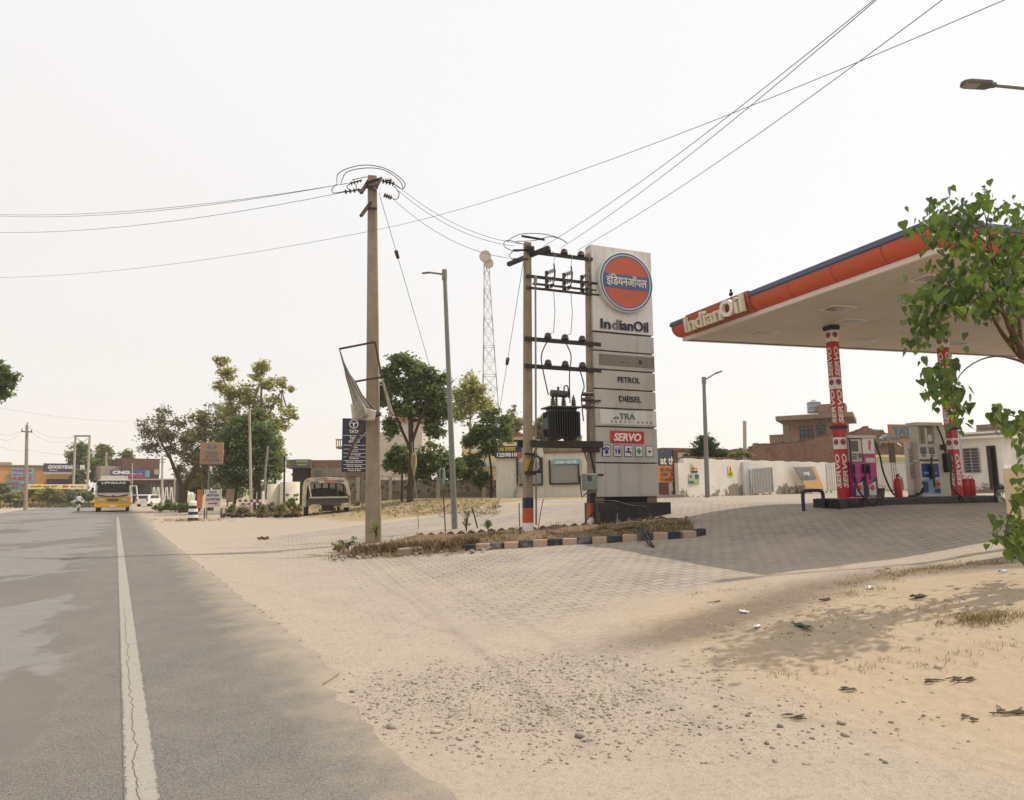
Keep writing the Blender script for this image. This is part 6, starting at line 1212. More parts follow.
# ------------------------------------------------------------------ traffic on the road
def wheel(b, x, y, r, w, n=18): b.cyl((x-w/2, y, r), (x+w/2, y, r), r, r, n)
busP = on_zero(112, 512.3); busP = Vector((busP.x, busP.y, 0)); 
bus = thing('bus', 'white and yellow minibus with a roof rack coming down the road', 'bus', busP, 29); busy = mat('bus_yellow', (.64, .34, .012), .4, .06, 2, .01, 0, .5, (.30, .2, .08), .4, .6); busw = mat('bus_white', lin(214, 206, 190), .45, .06, 2, .01, 0, .45, (.3, .25, .2), .4, .6)
bwid, bh, blen = 1.42, 3.2, 7.6
b = MB(frame((0, 0, 0), (1, 0, 0), (0, 0, 1)))
outl = [(-bwid, .55), (bwid, .55), (bwid, 2.0), (bwid*.95, 2.8), (bwid*.8, 2.98), (-bwid*.8, 2.98), (-bwid*.95, 2.8), (-bwid, 2.0)]; b.prism(outl, -blen, 0); body = b.build('body', busw, bus, .05)
b = MB(); b.box(-bwid-.01, bwid+.01, -.03, blen+.01, .62, 1.42); lb2 = b.build('yellow_skirt', busy, bus, .03)
b = MB(frame((0, -.035, 0), (1, 0, 0), (0, 0, 1))); b.prism([(-bwid*.9, 1.78), (bwid*.9, 1.78), (bwid*.86, 2.46), (-bwid*.86, 2.46)], 0, .04); b.prism([(-bwid*.98, 2.46), (bwid*.98, 2.46), (bwid*.9, 2.86), (-bwid*.9, 2.86)], -.01, .03)
ws = b.build('windscreen', mat('bus_glass', (.018, .019, .02), .3, .3, 2, 0, 0, .3), bus); b = MB(frame((0, -.08, 2.67), (1, 0, 0), (0, 0, 1))); b.text('LPHIAAS', .2, 1.9, .01, (0, 0, 0), .03); b.build('lettering', whitev, ws)
b = MB(frame((0, -.045, 0), (1, 0, 0), (0, 0, 1))); b.prism([(-bwid*.95, 1.74), (-bwid*.8, 1.48), (-.3, 1.38), (.3, 1.38), (bwid*.8, 1.48), (bwid*.95, 1.74), (bwid*.85, 1.62), (.35, 1.46), (-.35, 1.46), (-bwid*.85, 1.62)], 0, .03); b.build('nose_trim', black_p, bus)
b = MB(frame((0, -.06, 1.47), (1, 0, 0), (0, 0, 1))); b.disc(.09, 0, .03, 16); b.build('nose_badge', navy, bus)
b = MB(); b.box(-.45, .45, -.06, 0, .98, 1.22); b.build('grille', mat('bus_grille', (.16, .08, .015), .5), bus)
for s_ in (-1, 1):
    b = MB(); b.box(s_*.92-.22, s_*.92+.22, -.07, 0, 1.02, 1.2); b.build('headlight', mat('lamp_glass', (.45, .44, .42), .15, .1, 3, 0, .2), bus, .03)
    b = MB(); b.tube([(s_*1.4, -.05, 2.5), (s_*1.6, -.25, 2.45), (s_*1.62, -.25, 2.2)], .02, 6); b.box(s_*1.62-.1, s_*1.62+.1, -.28, -.22, 1.85, 2.25); b.build('mirror', black_p, bus)
b = MB(); b.box(-bwid-.02, bwid+.02, -.12, .2, .45, .68); b.build('bumper', busy, bus, .03); b = MB(); b.box(-.25, .25, -.135, -.12, .5, .62); b.build('number_plate', whitev, bus)
for y in (1.6, 5.8):
    b = MB(); [wheel(b, s_*1.2, y, .46, .28) for s_ in (-1,)]; b.build('wheel', black_p, bus); b = MB(); wheel(b, 1.2, y, .46, .28); b.build('wheel', black_p, bus)
for i in range(5):
    for s_ in (-1, 1): b = MB(); b.box(s_*bwid*1.0-.012, s_*bwid*1.0+.012, .5+i*1.4, 1.7+i*1.4, 1.75, 2.45); b.build('side_window', darkgl, bus)
b = MB(); 
for x in np.linspace(-1, 1, 5): b.bar((x, .6, 3.14), (x, 6, 3.14), .04)
for y in np.linspace(.6, 6, 8): b.bar((-1, y, 3.14), (1, y, 3.14), .04)
for z in (3.22, 3.3): b.bar((-1.05, .6, z), (1.05, .6, z), .05); b.bar((-1.05, .6, z), (-1.05, 6, z), .05); b.bar((1.05, .6, z), (1.05, 6, z), .05)
for x in np.linspace(-1.05, 1.05, 7): b.bar((x, .6, 2.95), (x, .6, 3.3), .04)
b.build('roof_rack', busw, bus)
b = MB(); b.box(-.75, .75, .8, 3, 3.0, 3.26); b.build('roof_box', busw, bus, .04)
# white hatchback driving away
carP = on_zero(141.5, 504.0); carP = col(141.5, 88, 504); car = thing('parked_car' if 0 else 'car', 'white hatchback seen from behind, driving away round the bend', 'car', (carP.x, carP.y, .02), -2)
cw_ = mat('car_white', lin(222, 220, 214), .35, .04, 2, 0, 0, .5); hw = .84
side = [(0, .35), (-.02, .75), (.05, .98), (.35, 1.46), (.8, 1.52), (1.9, 1.5), (2.75, 1.05), (3.55, .9), (3.72, .7), (3.72, .35)]
b = MB(frame((-hw, 0, 0), (0, 1, 0), (0, 0, 1))); b.prism(side, 0, 2*hw); b.build('body', cw_, car, .06)
b = MB(); 
V = [(-.70, .05, 1.02), (.70, .05, 1.02), (.60, .30, 1.42), (-.60, .30, 1.42)]; V2 = [(x, y-.03, z+.01) for x, y, z in V]; b.add(V2+V, [(0, 1, 2, 3), (7, 6, 5, 4), (0, 4, 5, 1), (1, 5, 6, 2), (2, 6, 7, 3), (3, 7, 4, 0)]); b.build('rear_window', darkgl, car)
for s_ in (-1, 1):
    b = MB(frame((s_*(hw+.006)-.006, 0, 0), (0, 1, 0), (0, 0, 1))); b.prism([(.45, 1.04), (1.5, 1.04), (1.5, 1.42), (.62, 1.42)], 0, .012); b.prism([(1.58, 1.04), (2.55, 1.04), (1.95, 1.42), (1.58, 1.42)], 0, .012); b.build('side_window', darkgl, car)
    b = MB(); b.box(s_*.70-.11, s_*.70+.11, -.05, .1, .72, 1.0); b.build('tail_light', red, car, .02)
    for y in (.75, 3.0): b = MB(); wheel(b, s_*.76, y, .31, .2); wh = b.build('wheel', black_p, car); b = MB(); b.cyl((s_*.80, y, .31), (s_*.87, y, .31), .17, .17, 12); b.build('hub', galv, wh)
b = MB(); b.box(-.26, .26, -.04, 0, .52, .64); b.build('number_plate', mat('plate_yellow_white', (.6, .58, .5), .5), car); b = MB(); b.box(-hw, hw, -.09, .1, .32, .55); b.build('bumper', cw_, car, .04)
# scooter and its rider, going away
scP = col(78, 68, 507); sc = thing('motor_scooter', 'pale motor scooter going away along the left side of the road', 'scooter', (scP.x, scP.y, .022), 29)
scg = mat('scooter_grey', lin(176, 172, 162), .4, .08, 4); b = MB()
for y in (.0, 1.2): wheel(b, 0, y+.25, .23, .1, 16)
b.build('wheel', black_p, sc)
b = MB(); b.grid(lambda u, v: (.20*math.sin(2*PI*u)*math.sin(PI*v)**.6, .05+.75*v, .52+.2*math.cos(2*PI*u)*math.sin(PI*v)**.6-.05*v), 14, 8); b.box(-.14, .14, .7, 1.15, .28, .36); b.bar((0, 1.15, .3), (0, 1.28, 1.0), .22, .06); b.build('body', scg, sc)
b = MB(); b.box(-.13, .13, -.05, .72, .72, .80); b.build('seat', black_p, sc, .03); b = MB(); b.tube([(-.34, 1.2, 1.02), (0, 1.28, 1.0), (.34, 1.2, 1.02)], .02, 6); b.ball((0, 1.3, .95), .11, 10, 8); b.build('handlebar', black_p, sc); b = MB(); b.box(-.08, .08, -.16, -.1, .5, .58); b.build('tail_light', red, sc); b = MB(); b.box(-.09, .09, -.2, -.18, .36, .47); b.build('number_plate', whitev, sc)
def person(name, label, loc, rz, joints, edges, rad, mats, colour_fn, headc, group=None):
    me = bpy.data.meshes.new(name); me.from_pydata([Vector(j) for j in joints], edges, []); o = bpy.data.objects.new(name, me); COL.objects.link(o)
    sk_ = o.modifiers.new('s', 'SKIN'); sv = me.skin_vertices[0].data
    for i, r_ in enumerate(rad): sv[i].radius = (r_ if isinstance(r_, tuple) else (r_, r_))
    sv[0].use_root = True; o.modifiers.new('u', 'SUBSURF').render_levels = 2; o.modifiers['u'].levels = 2
    dg = bpy.context.evaluated_depsgraph_get(); ev = o.evaluated_get(dg); nm = bpy.data.meshes.new_from_object(ev); o.modifiers.clear(); o.data = nm
    nm.materials.clear(); [nm.materials.append(m) for m in mats]
    for p in nm.polygons: p.material_index = colour_fn(p.center); p.use_smooth = True
    o.location = loc; o.rotation_euler = (0, 0, math.radians(rz)); return tag(o, label, 'person', group)
skin_ = mat('brown_skin', (.22, .11, .065), .6, .1, 6); shirt = mat('white_shirt', lin(214, 212, 206), .8, .06, 5); trous = mat('dark_trousers', (.03, .03, .035), .85, .2, 5); hair = mat('black_hair', (.012, .010, .009), .6)
J = [(0, .38, .86), (0, .36, 1.05), (0, .38, 1.28), (0, .42, 1.40), (0, .43, 1.47), (0, .45, 1.56), (0, .45, 1.66), (-.20, .40, 1.34), (-.28, .62, 1.14), (-.30, .95, 1.04), (-.30, 1.10, 1.03), (.20, .40, 1.34), (.28, .62, 1.14), (.30, .95, 1.04), (.30, 1.10, 1.03), (-.11, .42, .84), (-.19, .84, .78), (-.16, .86, .45), (-.16, .98, .37), (.11, .42, .84), (.19, .84, .78), (.16, .86, .45), (.16, .98, .37)]
E_ = [(0, 1), (1, 2), (2, 3), (3, 4), (4, 5), (5, 6), (3, 7), (7, 8), (8, 9), (9, 10), (3, 11), (11, 12), (12, 13), (13, 14), (0, 15), (15, 16), (16, 17), (17, 18), (0, 19), (19, 20), (20, 21), (21, 22)]
Rd = [(.17, .13), (.16, .12), (.19, .13), (.12, .09), (.055, .055), (.085, .10), (.07, .08), .075, .055, .042, .04, .075, .055, .042, .04, .11, .085, .06, .045, .11, .085, .06, .045]
rider = person('person', 'person in a white shirt and dark trousers riding the scooter away', sc.location, 29, J, E_, Rd, [shirt, trous, skin_], lambda c: 2 if c.z > 1.45 or (c.y > .98 and c.z > .9) else (1 if c.z < .93 else 0), None)
b = MB(); b.grid(lambda u, v: (.095*math.sin(2*PI*u)*math.sin(PI*(.02+.6*v)), .44-.115*math.cos(2*PI*u)*math.sin(PI*(.02+.6*v)), 1.62+.115*math.cos(PI*(.02+.6*v))), 14, 7); b.build('hair', hair, rider)

# ------------------------------------------------------------------ shops across the road, far left
ob = Face('nursery_building', 'long flat roofed orange building across the road behind the far left concrete pole', 'building', -60, 74, 104, 116, z=0)
om = mat('orange_wall', (.52, .27, .10), .85, .08, .5, .05, 0, .1, (.36, .2, .09), .5); ob.part('wall', om, -60, 466, 73, 500, 0, 9, base=-.3); ob.part('parapet', slabm, -60, 464.8, 73.5, 466.2, -.2, 9.2); ob.part('stair_head', mat('grey_render', (0, 0, 0)), -20, 462, 12, 466, 1.5, 6)
ob.part('opening_shade_panel', mat('shop_dark', (0, 0, 0)), 47, 482, 72, 500, -.1, .0, base=0.1); ob.part('awning', navy, 47.5, 479, 70, 483.5, -1.2, -.1)  # dark slab on the closed wall, shade of a shop opening painted in
for x0, y0, x1, y1, yy, lab, txs in ((10.5, 468, 34, 484, -.4, 'larger sky blue painted board with red lettering high on the orange wall', (('PUNJAB', 22.3, 470.8, 3.6, 19), ('FRUIT & FLOWER', 22.3, 474.6, 1.6, 20), ('NURSERY', 22.3, 478.4, 4.2, 21))), (4, 480.5, 21, 492, -3, 'smaller faded teal board with brown red lettering, below the sky blue one', (('PUNJAB', 12.5, 483.8, 3, 13), ('NURSERY', 12.5, 487.4, 3, 14)))):
    o = thing('nursery_sign', lab, 'sign', ob.p0, ob.rz); first_ = yy > -1
    p_ = ob.part('board', mat('board_sky' if first_ else 'board_teal', (.13, .40, .52) if first_ else (.11, .26, .28), .6, .12, 1, .02, 0, .2, (.2, .26, .26), .5), x0, y0, x1, y1, yy, yy+.12, o)
    for tx, cx, cy, h, w in txs: ob.text(tx, cx, cy, h, w, yy-.02, mat('sign_red', (0, 0, 0)) if first_ else mat('brown_red', (.24, .075, .05), .7), p_, .05)
    if not first_: b = MB(); ob.box(b, 5, 492, 6, 500, yy, yy+.1); ob.box(b, 19, 492, 20, 500, yy, yy+.1); b.build('post', iron, o)
gs = thing('shop_sign', 'long dark violet shop board with white lettering on the roof edge of the orange building', 'sign', ob.p0, ob.rz); g_ = ob.part('board', mat('board_violet', (.05, .045, .10), .55, .1, 1), 43, 463.5, 79, 472, -1.4, -1.2, gs); ob.part('lower_strip', mat('strip_pale', lin(170, 164, 160), .6), 43, 472, 79, 474.2, -1.4, -1.2, gs); ob.text('GOODYEAR', 60.5, 467, 3.6, 25, -1.42, whitev, g_, .05, .2); ob.text('Battery', 53.5, 470.4, 1.5, 8, -1.42, whitev, g_, .02)
gs2 = ob.part('white_banner', whitev, 79.5, 465, 85, 475, -1.4, -1.3, gs)
yb = Face('banner_strip', 'long pale yellow banner strip with red lettering over the roadside stall', 'banner', 28, 87, 98, 108, z=0); y1_ = yb.part('banner', mat('banner_yellow', (.55, .48, .16), .6, .08, 1), 28, 484.2, 68, 489.2, -.05, .05); y2_ = yb.part('banner', mat('banner_cream', (.58, .50, .34), .6, .08, 1), 68.1, 484.2, 87, 489.2, -.05, .05); yb.text('नर्सरी फूल पौधे', 44, 486.6, 2.6, 28, -.06, red, y1_, .04); F_ = yb.F(65, 486.5, -.06); b = MB(F_); b.prism([(.5, -.12), (.5, .12), (-.1, .12), (-.1, .28), (-.55, 0), (-.1, -.28), (-.1, -.12)][::-1], 0, .01); b.build('arrow', red, y1_); yb.text('बीज खाद', 77, 486.6, 2.2, 14, -.06, orange, y2_, .03)
b = MB(); 
for px in (28, 48, 67.5, 86): yb.box(b, px, 486, px+.6, 502, .05, .15, 0)
b.build('post', iron, yb.r)
for i, (px, Y, h_, r_, k_, lab) in enumerate(((33, 100, 492, 6, 'mid', 'leafy nursery bush left of the far left pole, under the yellow banner'), (40, 99, 495, 5, 'yellow', 'low bright nursery plants under the left half of the yellow banner'), (50, 99, 493, 6, 'mid', 'tall nursery bush under the middle of the yellow banner'), (58, 98, 496, 5, 'olive', 'low dusty nursery plants left of the scooter rider'), (70, 100, 495, 5, 'mid', 'nursery shrub just behind the scooter rider'), (85, 100, 495, 7, 'olive', 'pale nursery hedge between the scooter rider and the bus'), (11, 92, 496, 8, 'olive', 'dusty shrubs under the faded teal board'), (1, 88, 488, 6, 'dusty', 'tall grey green shrub at the very left edge'), (20, 94, 498, 5, 'dusty', 'low shrub at the foot of the far left concrete pole'))):
    tree('shrub', lab, 'shrub', col(px, Y, 500), [[(px, 503, 0, .06), (px, 498, 0, .04)]], [(px, h_, r_, 4.5), (px-r_*.7, h_+3, r_*.7, 3.5), (px+r_*.7, h_+3, r_*.7, 3.5)], 1400, .22, LM[k_], bark, 70+i)
fpl = thing('utility_pole', 'plain concrete pole with short cross arms in front of the blue lettered boards', 'utility pole', col(26, 78, 505)); b = local(fpl); b.tube([col(26, 78, 505)-Vector((0, 0, .3)), at(27, 425, 78)], [.22, .14], 8); b.build('shaft', conc, fpl); b = local(fpl)
b.bar(at(21.5, 431.5, 78), at(32, 432, 78), .12); b.tube([at(27, 425, 78), at(27.6, 422.5, 78)], .05, 6); b.tube([at(22, 431.5, 78), at(22, 429, 78)], .05, 6); b.tube([at(31.5, 432, 78), at(31.5, 429.5, 78)], .05, 6); b.build('cross_arm', iron, fpl)
for sx, lab in ((1, 'a'),):
    gt2 = thing('gantry', 'far concrete twin pole gantry with a top bar above the violet shop board', 'gantry', col(81, 108, 500)); b = local(gt2); b.tube([at(72.5, 503, 108), at(75.5, 436, 108)], .17, 8); b.tube([at(86.5, 503, 108), at(89.7, 436, 108)], .17, 8); b.build('leg', conc2, gt2); b = local(gt2); b.bar(at(74, 436, 108), at(90.5, 436, 108), .2); b.bar(at(74.5, 446, 108), at(89, 446, 108), .1); b.tube(curve([at(77, 438, 108), at(82.5, 442, 108), at(88, 438, 108)]), .04, 5); b.build('top_bar', iron, gt2)
for a, c_, sg_ in (((0, 434), (27, 425), .6), ((27, 425), (75, 436), .8), ((0, 439), (22, 431), .6), ((31, 432), (75, 436), 1.0), ((0, 446), (27, 450), .3), ((27, 449), (90, 450), .6)):
    wire('thin far line strung along the poles on the left side of the road', at(*a, 78), at(*c_, 92), sg_, .018, 'far lines on the left side of the road', mat('far_wire', (.12, .115, .11), .6))
wire('single faint line crossing the sky above the far left trees', at(-10, 406, 60), at(140, 421, 110), .5, .016, None, mat('far_wire', (0, 0, 0)))
cg = Face('gas_shop', 'brown brick hall with a wide open front and a blue billboard behind the bus', 'building', 108, 186, 112, 120, z=.0)
bh2 = mat('brown_brick_hall', (.13, .072, .052), .85, .15, 1, .1, 0, .1, (.2, .14, .11), .5)
cg.part('upper_wall', bh2, 121, 458.5, 160, 479, 0, 8); cg.part('ledge', mat('pale_ledge', lin(150, 146, 142), .7), 110, 478.6, 186, 480, -2.2, 0); cg.part('back_wall', mat('shop_dark', (0, 0, 0)), 108, 480, 186, 502, 6, 8, base=-.2); cg.part('lintel', bh2, 108, 480, 186, 484, -.4, .1)
for px in (131, 150, 168, 184): cg.part('pillar', slabm, px, 480, px+2.2, 502, -.3, .3, base=-.2)
cg.part('side_wall', mat('grey_render', (0, 0, 0)), 100, 466, 121, 480, .5, 8); cg.part('awning_patch', mat('pale_ledge', (0, 0, 0)), 154, 469.5, 160, 474.5, -.3, 0)
cs2 = thing('billboard', 'blue and red billboard reading CNG on the brown brick hall above the bus', 'billboard', cg.p0, cg.rz); c2 = cg.part('board', mat('board_blue2', (.07, .075, .22), .5, .08, 1), 110, 470, 150, 477.6, -.7, -.5, cs2); cg.part('red_strip', mat('sign_red', (0, 0, 0)), 118, 475.8, 145, 477.4, -.73, -.7, c2); cg.text('CNG', 121, 472.4, 3.4, 17, -.73, whitev, c2, .05); cg.text('सी एन जी', 135, 474, 1.8, 14, -.73, mat('sign_yellow', (0, 0, 0)), c2, .04); cg.part('photo_panel', mat('panel_teal', (.16, .26, .33), .5, .3, 2), 145, 470.4, 149.8, 477.2, -.74, -.7, c2)
for px, w in ((154, 2.2), (158, 2.4), (162.3, 2.4), (166.5, 2.2), (171.3, 2.0), (191.5, 2.0), (195.2, 2.0)):
    o = thing('trestle', 'white A shaped trestle standing outside the brown brick hall' if px < 180 else 'white trestle half hidden behind the forked leaning tree', 'trestle', col(px, 92, 503), 0, 'white trestles beyond the road' if px < 180 else 'white trestles behind the leaning tree'); b = local(o); Y = 92
    tpy = 487.5 if px < 180 else 494; bpy_ = 502
    for dy in (0, .8): b.bar(at(px-w*.8, bpy_, Y+dy), at(px-w*.25, tpy, Y+dy*.6), .09); b.bar(at(px+w*.8, bpy_, Y+dy), at(px+w*.25, tpy, Y+dy*.6), .09)
    b.bar(at(px-w*.35, tpy, Y), at(px+w*.35, tpy, Y), .1); b.bar(at(px-w*.55, 495, Y), at(px+w*.55, 495, Y), .07); b.build('frame', whitev, o)
fm = thing('plant_stand', 'white upright metal frame with a plant pot, standing just right of the bus', 'frame', col(134, 76, 503)); b = local(fm); Q = [at(131, 502, 76), at(130.5, 485.5, 76), at(136.3, 486, 76), at(137.2, 494, 76), at(138, 502, 76)]
for i in range(4): b.bar(Q[i], Q[i+1], .1)
b.bar(at(131, 495, 76), at(137, 495, 76), .08); b.build('frame', whitev, fm)
for px, top_, Y, r_, lab in ((162, 456, 84, .16, 'pale concrete pole beyond the bend with wires at its top'), (106, 452, 115, .18, 'far pole rising behind the bus roof'), (174.5, 460, 80, .10, 'thin grey pole seen through the forked leaning tree'), (132, 463, 100, .09, 'very thin pole in front of the blue CNG billboard')):
    o = thing('utility_pole', lab, 'utility pole', col(px, Y, 503)); b = local(o); b.tube([col(px, Y, 503)-Vector((0, 0, .2)), at(px+.4, top_, Y)], [r_, r_*.7], 8); b.build('shaft', conc2, o)
    if r_ > .12: b = local(o); b.bar(at(px-2.5, top_+3, Y), at(px+3.5, top_+3.4, Y), .09); b.bar(at(px-2, top_+6, Y), at(px+3, top_+6.2, Y), .08); b.build('cross_arm', iron, o)
hd = tree('hedge', 'low dark hedge at the foot of the forked leaning tree', 'hedge', col(180, 57, 510), [[(180, 512, 0, .05), (180, 506, 0, .04)]], [(160, 508, 6, 3), (172, 507, 8, 3.5), (184, 507, 8, 3.5), (196, 508, 6, 3), (168, 504, 4, 4)], 3000, .10, LM['mid'], bark, 90)

# ------------------------------------------------------------------ loose ground cover: stones, dry grass, weeds
def blades(pts, n_per, h, w, seed, lean=.5):
    r = np.random.default_rng(seed); P = np.repeat(np.asarray(pts, float), n_per, 0); k = len(P); P = P + r.normal(size=(k, 3))*np.array([.05, .05, 0])
    a = r.random(k)*2*PI; d = np.stack([np.cos(a), np.sin(a), np.zeros(k)], 1); hh = (h*(.35+.9*r.random(k)))[:, None]; ln = (lean*(r.random(k)*1.3))[:, None]*hh
    sd_ = np.stack([-np.sin(a), np.cos(a), np.zeros(k)], 1)*w; up = np.array([0, 0, 1.]); m_ = P + d*ln*.35 + up*hh*.6; tp = P + d*ln + up*hh*.95
    V = np.stack([P-sd_, P+sd_, m_+sd_*.6, m_-sd_*.6, m_-sd_*.6, m_+sd_*.6, tp+sd_*.15, tp-sd_*.15], 1).reshape(-1, 3); t_ = np.repeat(r.random(k), 8)
    return V, np.arange(k*8).reshape(-1, 4), t_
def grass_mat(name, a, b_): t = NT(name); t.out(t.mix(t.attr('tint'), a, b_), .9, 0, .1); return t.m
gdry = grass_mat('dry_straw', (.20, .135, .06), (.47, .36, .19)); gbrn = grass_mat('brown_dead_weed', (.07, .045, .025), (.26, .17, .09)); ggrn = grass_mat('dusty_green_weed', (.05, .06, .025), (.19, .18, .075))
def field(name, pts, n_per, h, w, m, seed, **k): V, Fc, t_ = blades(pts, n_per, h, w, seed, **k); return tag(npmesh(name, V, Fc, m, None, {'tint': t_}), kind='stuff')
r = np.random.default_rng(21)
P = []
for _ in range(1050):
    a = r.uniform(-2.8, IL+.35); 
    if math.sin(a*1.9+.7)+math.sin(a*4.3)*.7 < -.15 and r.random() < .8: continue
    b_ = abs(r.normal(.45, .9)) if r.random() < .6 else r.uniform(.2, IDEP-.1)
    if b_ > IDEP-.1 or b_ < .12: continue
    p = isl(a, b_); P.append((p.x, p.y, isl_z(a, b_)-.02))
for _ in range(170): a, b_ = r.uniform(IL-.8, IL+.4), r.uniform(.35, IDEP-1.2); p = isl(a, b_); P.append((p.x, p.y, isl_z(a, b_)-.02))
P = np.array(P); k1 = r.random(len(P)); field('dry_weeds', P[k1 < .6], 7, .13, .005, gdry, 1, lean=1.2); field('dead_weeds', P[k1 > .35], 7, .09, .007, gbrn, 2, lean=1.4); field('green_weeds', P[(k1 > .5) & (k1 < .6)], 6, .16, .008, ggrn, 3)
# left heap at the island tip
hp_ = [isl(a, b_) for a, b_ in zip(r.uniform(-2.9, .2, 380), r.normal(.25, .3, 380))]; field('brush_heap', np.array([(p.x, p.y, ground(p.x, p.y)+.05+.10*r.random()) for p in hp_]), 9, .17, .007, gbrn, 4, lean=1.4)
hp_ = [isl(a, b_) for a, b_ in zip(r.uniform(-3.3, .3, 160), r.normal(.2, .4, 160))]; field('dry_weeds', np.array([(p.x, p.y, ground(p.x, p.y)) for p in hp_]), 8, .16, .006, gdry, 5, lean=1.2)
# tufts on the sand at the right
P = []
for px, py, n_, sp in ((925, 569, 70, .5), (955, 567, 50, .35), (905, 575, 30, .4), (990, 619, 70, .2), (975, 617, 40, .16), (870, 582, 30, .35), (930, 606, 12, .25), (1000, 655, 6, .3), (950, 655, 10, .3), (1010, 560, 30, .4), (860, 592, 16, .25), (720, 592, 10, .2), (840, 670, 8, .25)):
    c_ = gp(px, py)
    for _ in range(n_): x, y = c_.x+r.normal()*sp, c_.y+r.normal()*sp*.35; P.append((x, y, ground(x, y)-.01))
P = np.array(P); field('dry_grass', P, 11, .055, .0028, gdry, 6, lean=1.5); field('sparse_green_grass', P[::3], 5, .05, .0028, ggrn, 7, lean=1.3)
# far verge and field
P = []
for _ in range(5200):
    px, py = r.uniform(225, 500), r.uniform(499.5, 517.5)
    if py > 513+ (px > 300)*1.5 and r.random() < .7: continue
    q = gp(px, py); P.append(tuple(q))
P = np.array(P); k1 = r.random(len(P)); field('field_straw', P[k1 < .6], 4, .07, .010, gdry, 8, lean=1.5); field('field_weeds', P[k1 > .9], 6, .12, .012, ggrn, 9, lean=1.2)
P = []
for _ in range(2600):
    px = r.choice([r.normal(300, 13), r.normal(272, 12), r.uniform(222, 300), r.normal(245, 10)]); py = r.normal(511.5, 2.6)
    if 301 < px < 352 or py > 518 or py < 503: continue
    q = gp(px, py); P.append(tuple(q))
P = np.array(P); k1 = r.random(len(P)); field('thicket_weeds', P[k1 < .25], 6, .24, .012, gbrn, 10, lean=1.1); field('thicket_straw', P[(k1 > .4) & (k1 < .6)], 5, .18, .012, gdry, 12, lean=1.2)
for i, (px, py, rx, k_, lab) in enumerate(((232, 508, 5, 'olive', 'dusty low shrub right of the small white arrow board'), (241, 509, 6, 'dusty', 'brownish shrub in front of the red and white barrier'), (270, 507, 7, 'dusty', 'dry shrub in front of the left concrete ring'), (281, 508, 6, 'olive', 'dusty shrub in front of the wider concrete ring'), (290, 503, 6, 'mid', 'taller greener shrub leaning on the wider concrete ring'), (298, 509, 5, 'dusty', 'dry shrub touching the left side of the wrecked van'), (262, 510, 6, 'olive', 'low weeds at the white foot of the crooked pole'), (357, 506, 5, 'dusty', 'dry weed clump between the wrecked van and the tall concrete pole'))):
    tree('shrub', lab, 'shrub', col(px, 42+i % 3, 508), [[(px, 513, 0, .03), (px, 509, 0, .02)]], [(px, py, rx*.7, 3.5), (px-rx*.5, py+2.5, rx*.6, 3), (px+rx*.6, py+2, rx*.6, 3), (px+1, py-3, rx*.4, 3)], 800, .055, LM[k_], bark, 120+i, clump=.6, shell=.3)
for px, Y, lab, rx in ((228, 82, 'dark far hedge under the trees behind the white arrow board', 16), (268, 80, 'dark far hedge under the massive dark green tree', 18)):
    tree('hedge', lab, 'hedge', col(px, Y, 497), [[(px, 502, 0, .1), (px, 492, 0, .05)]], [(px-rx*.6, 492, rx*.5, 7), (px, 490, rx*.5, 8), (px+rx*.6, 492, rx*.5, 7)], 2600, .16, LM['deep'], bark, int(px))
P = [tuple(gp(r.uniform(222, 300), r.normal(516.5, .8))) for _ in range(160)]; field('burnt_brush', np.array(P), 10, .16, .02, grass_mat('charred', (.015, .013, .012), (.05, .042, .035)), 13, lean=1.5)
P = [tuple(gp(px, py)) for px, py in zip(r.uniform(-5, 96, 900), r.uniform(503.5, 508, 900)) if True]; field('roadside_weeds', np.array([p for p in P if p[1] > 85]), 6, .5, .03, ggrn, 14)
P = [tuple(gp(*q)) for q in zip(r.normal(190, 14, 120), r.normal(520.5, .8, 120))]; field('dry_grass', np.array(P), 8, .12, .01, gdry, 15, lean=1.2)
# stones
ico = []; bm = bmesh.new(); bmesh.ops.create_icosphere(bm, subdivisions=1, radius=1); IV = np.array([v.co[:] for v in bm.verts]); IF = np.array([[v.index for v in f.verts] for f in bm.faces]); bm.free()
t = NT('grey_stone'); c = t.mix(t.attr('tint'), (.13, .12, .108), (.46, .39, .305)); c = t.mix(t.ramp(t.noise(40, 4), .4, .7, 0, .5), c, (.36, .29, .21)); stonem = t.out(c, .9, 0, .15)
def stones(pts, sizes, seed, tints):
    q = np.random.default_rng(seed); n = len(pts); sc_ = sizes[:, None, None]*(np.array([1, 1, .62])*(.7+.6*q.random((n, 1, 3)))); V = IV[None]*(1+.22*q.normal(size=(n, len(IV), 1)))*sc_
    a = q.random(n)*2*PI; ca, sa_ = np.cos(a)[:, None], np.sin(a)[:, None]; V = np.stack([V[..., 0]*ca-V[..., 1]*sa_, V[..., 0]*sa_+V[..., 1]*ca, V[..., 2]], -1) + pts[:, None]
    return V.reshape(-1, 3), (IF[None]+np.arange(n)[:, None, None]*len(IV)).reshape(-1, 3), np.repeat(tints, len(IV))
P = []; S_ = []
def put(px, py, s_): q = gp(px, py); P.append((q.x, q.y, q.z+s_*r.uniform(-.25, .25))); S_.append(s_)
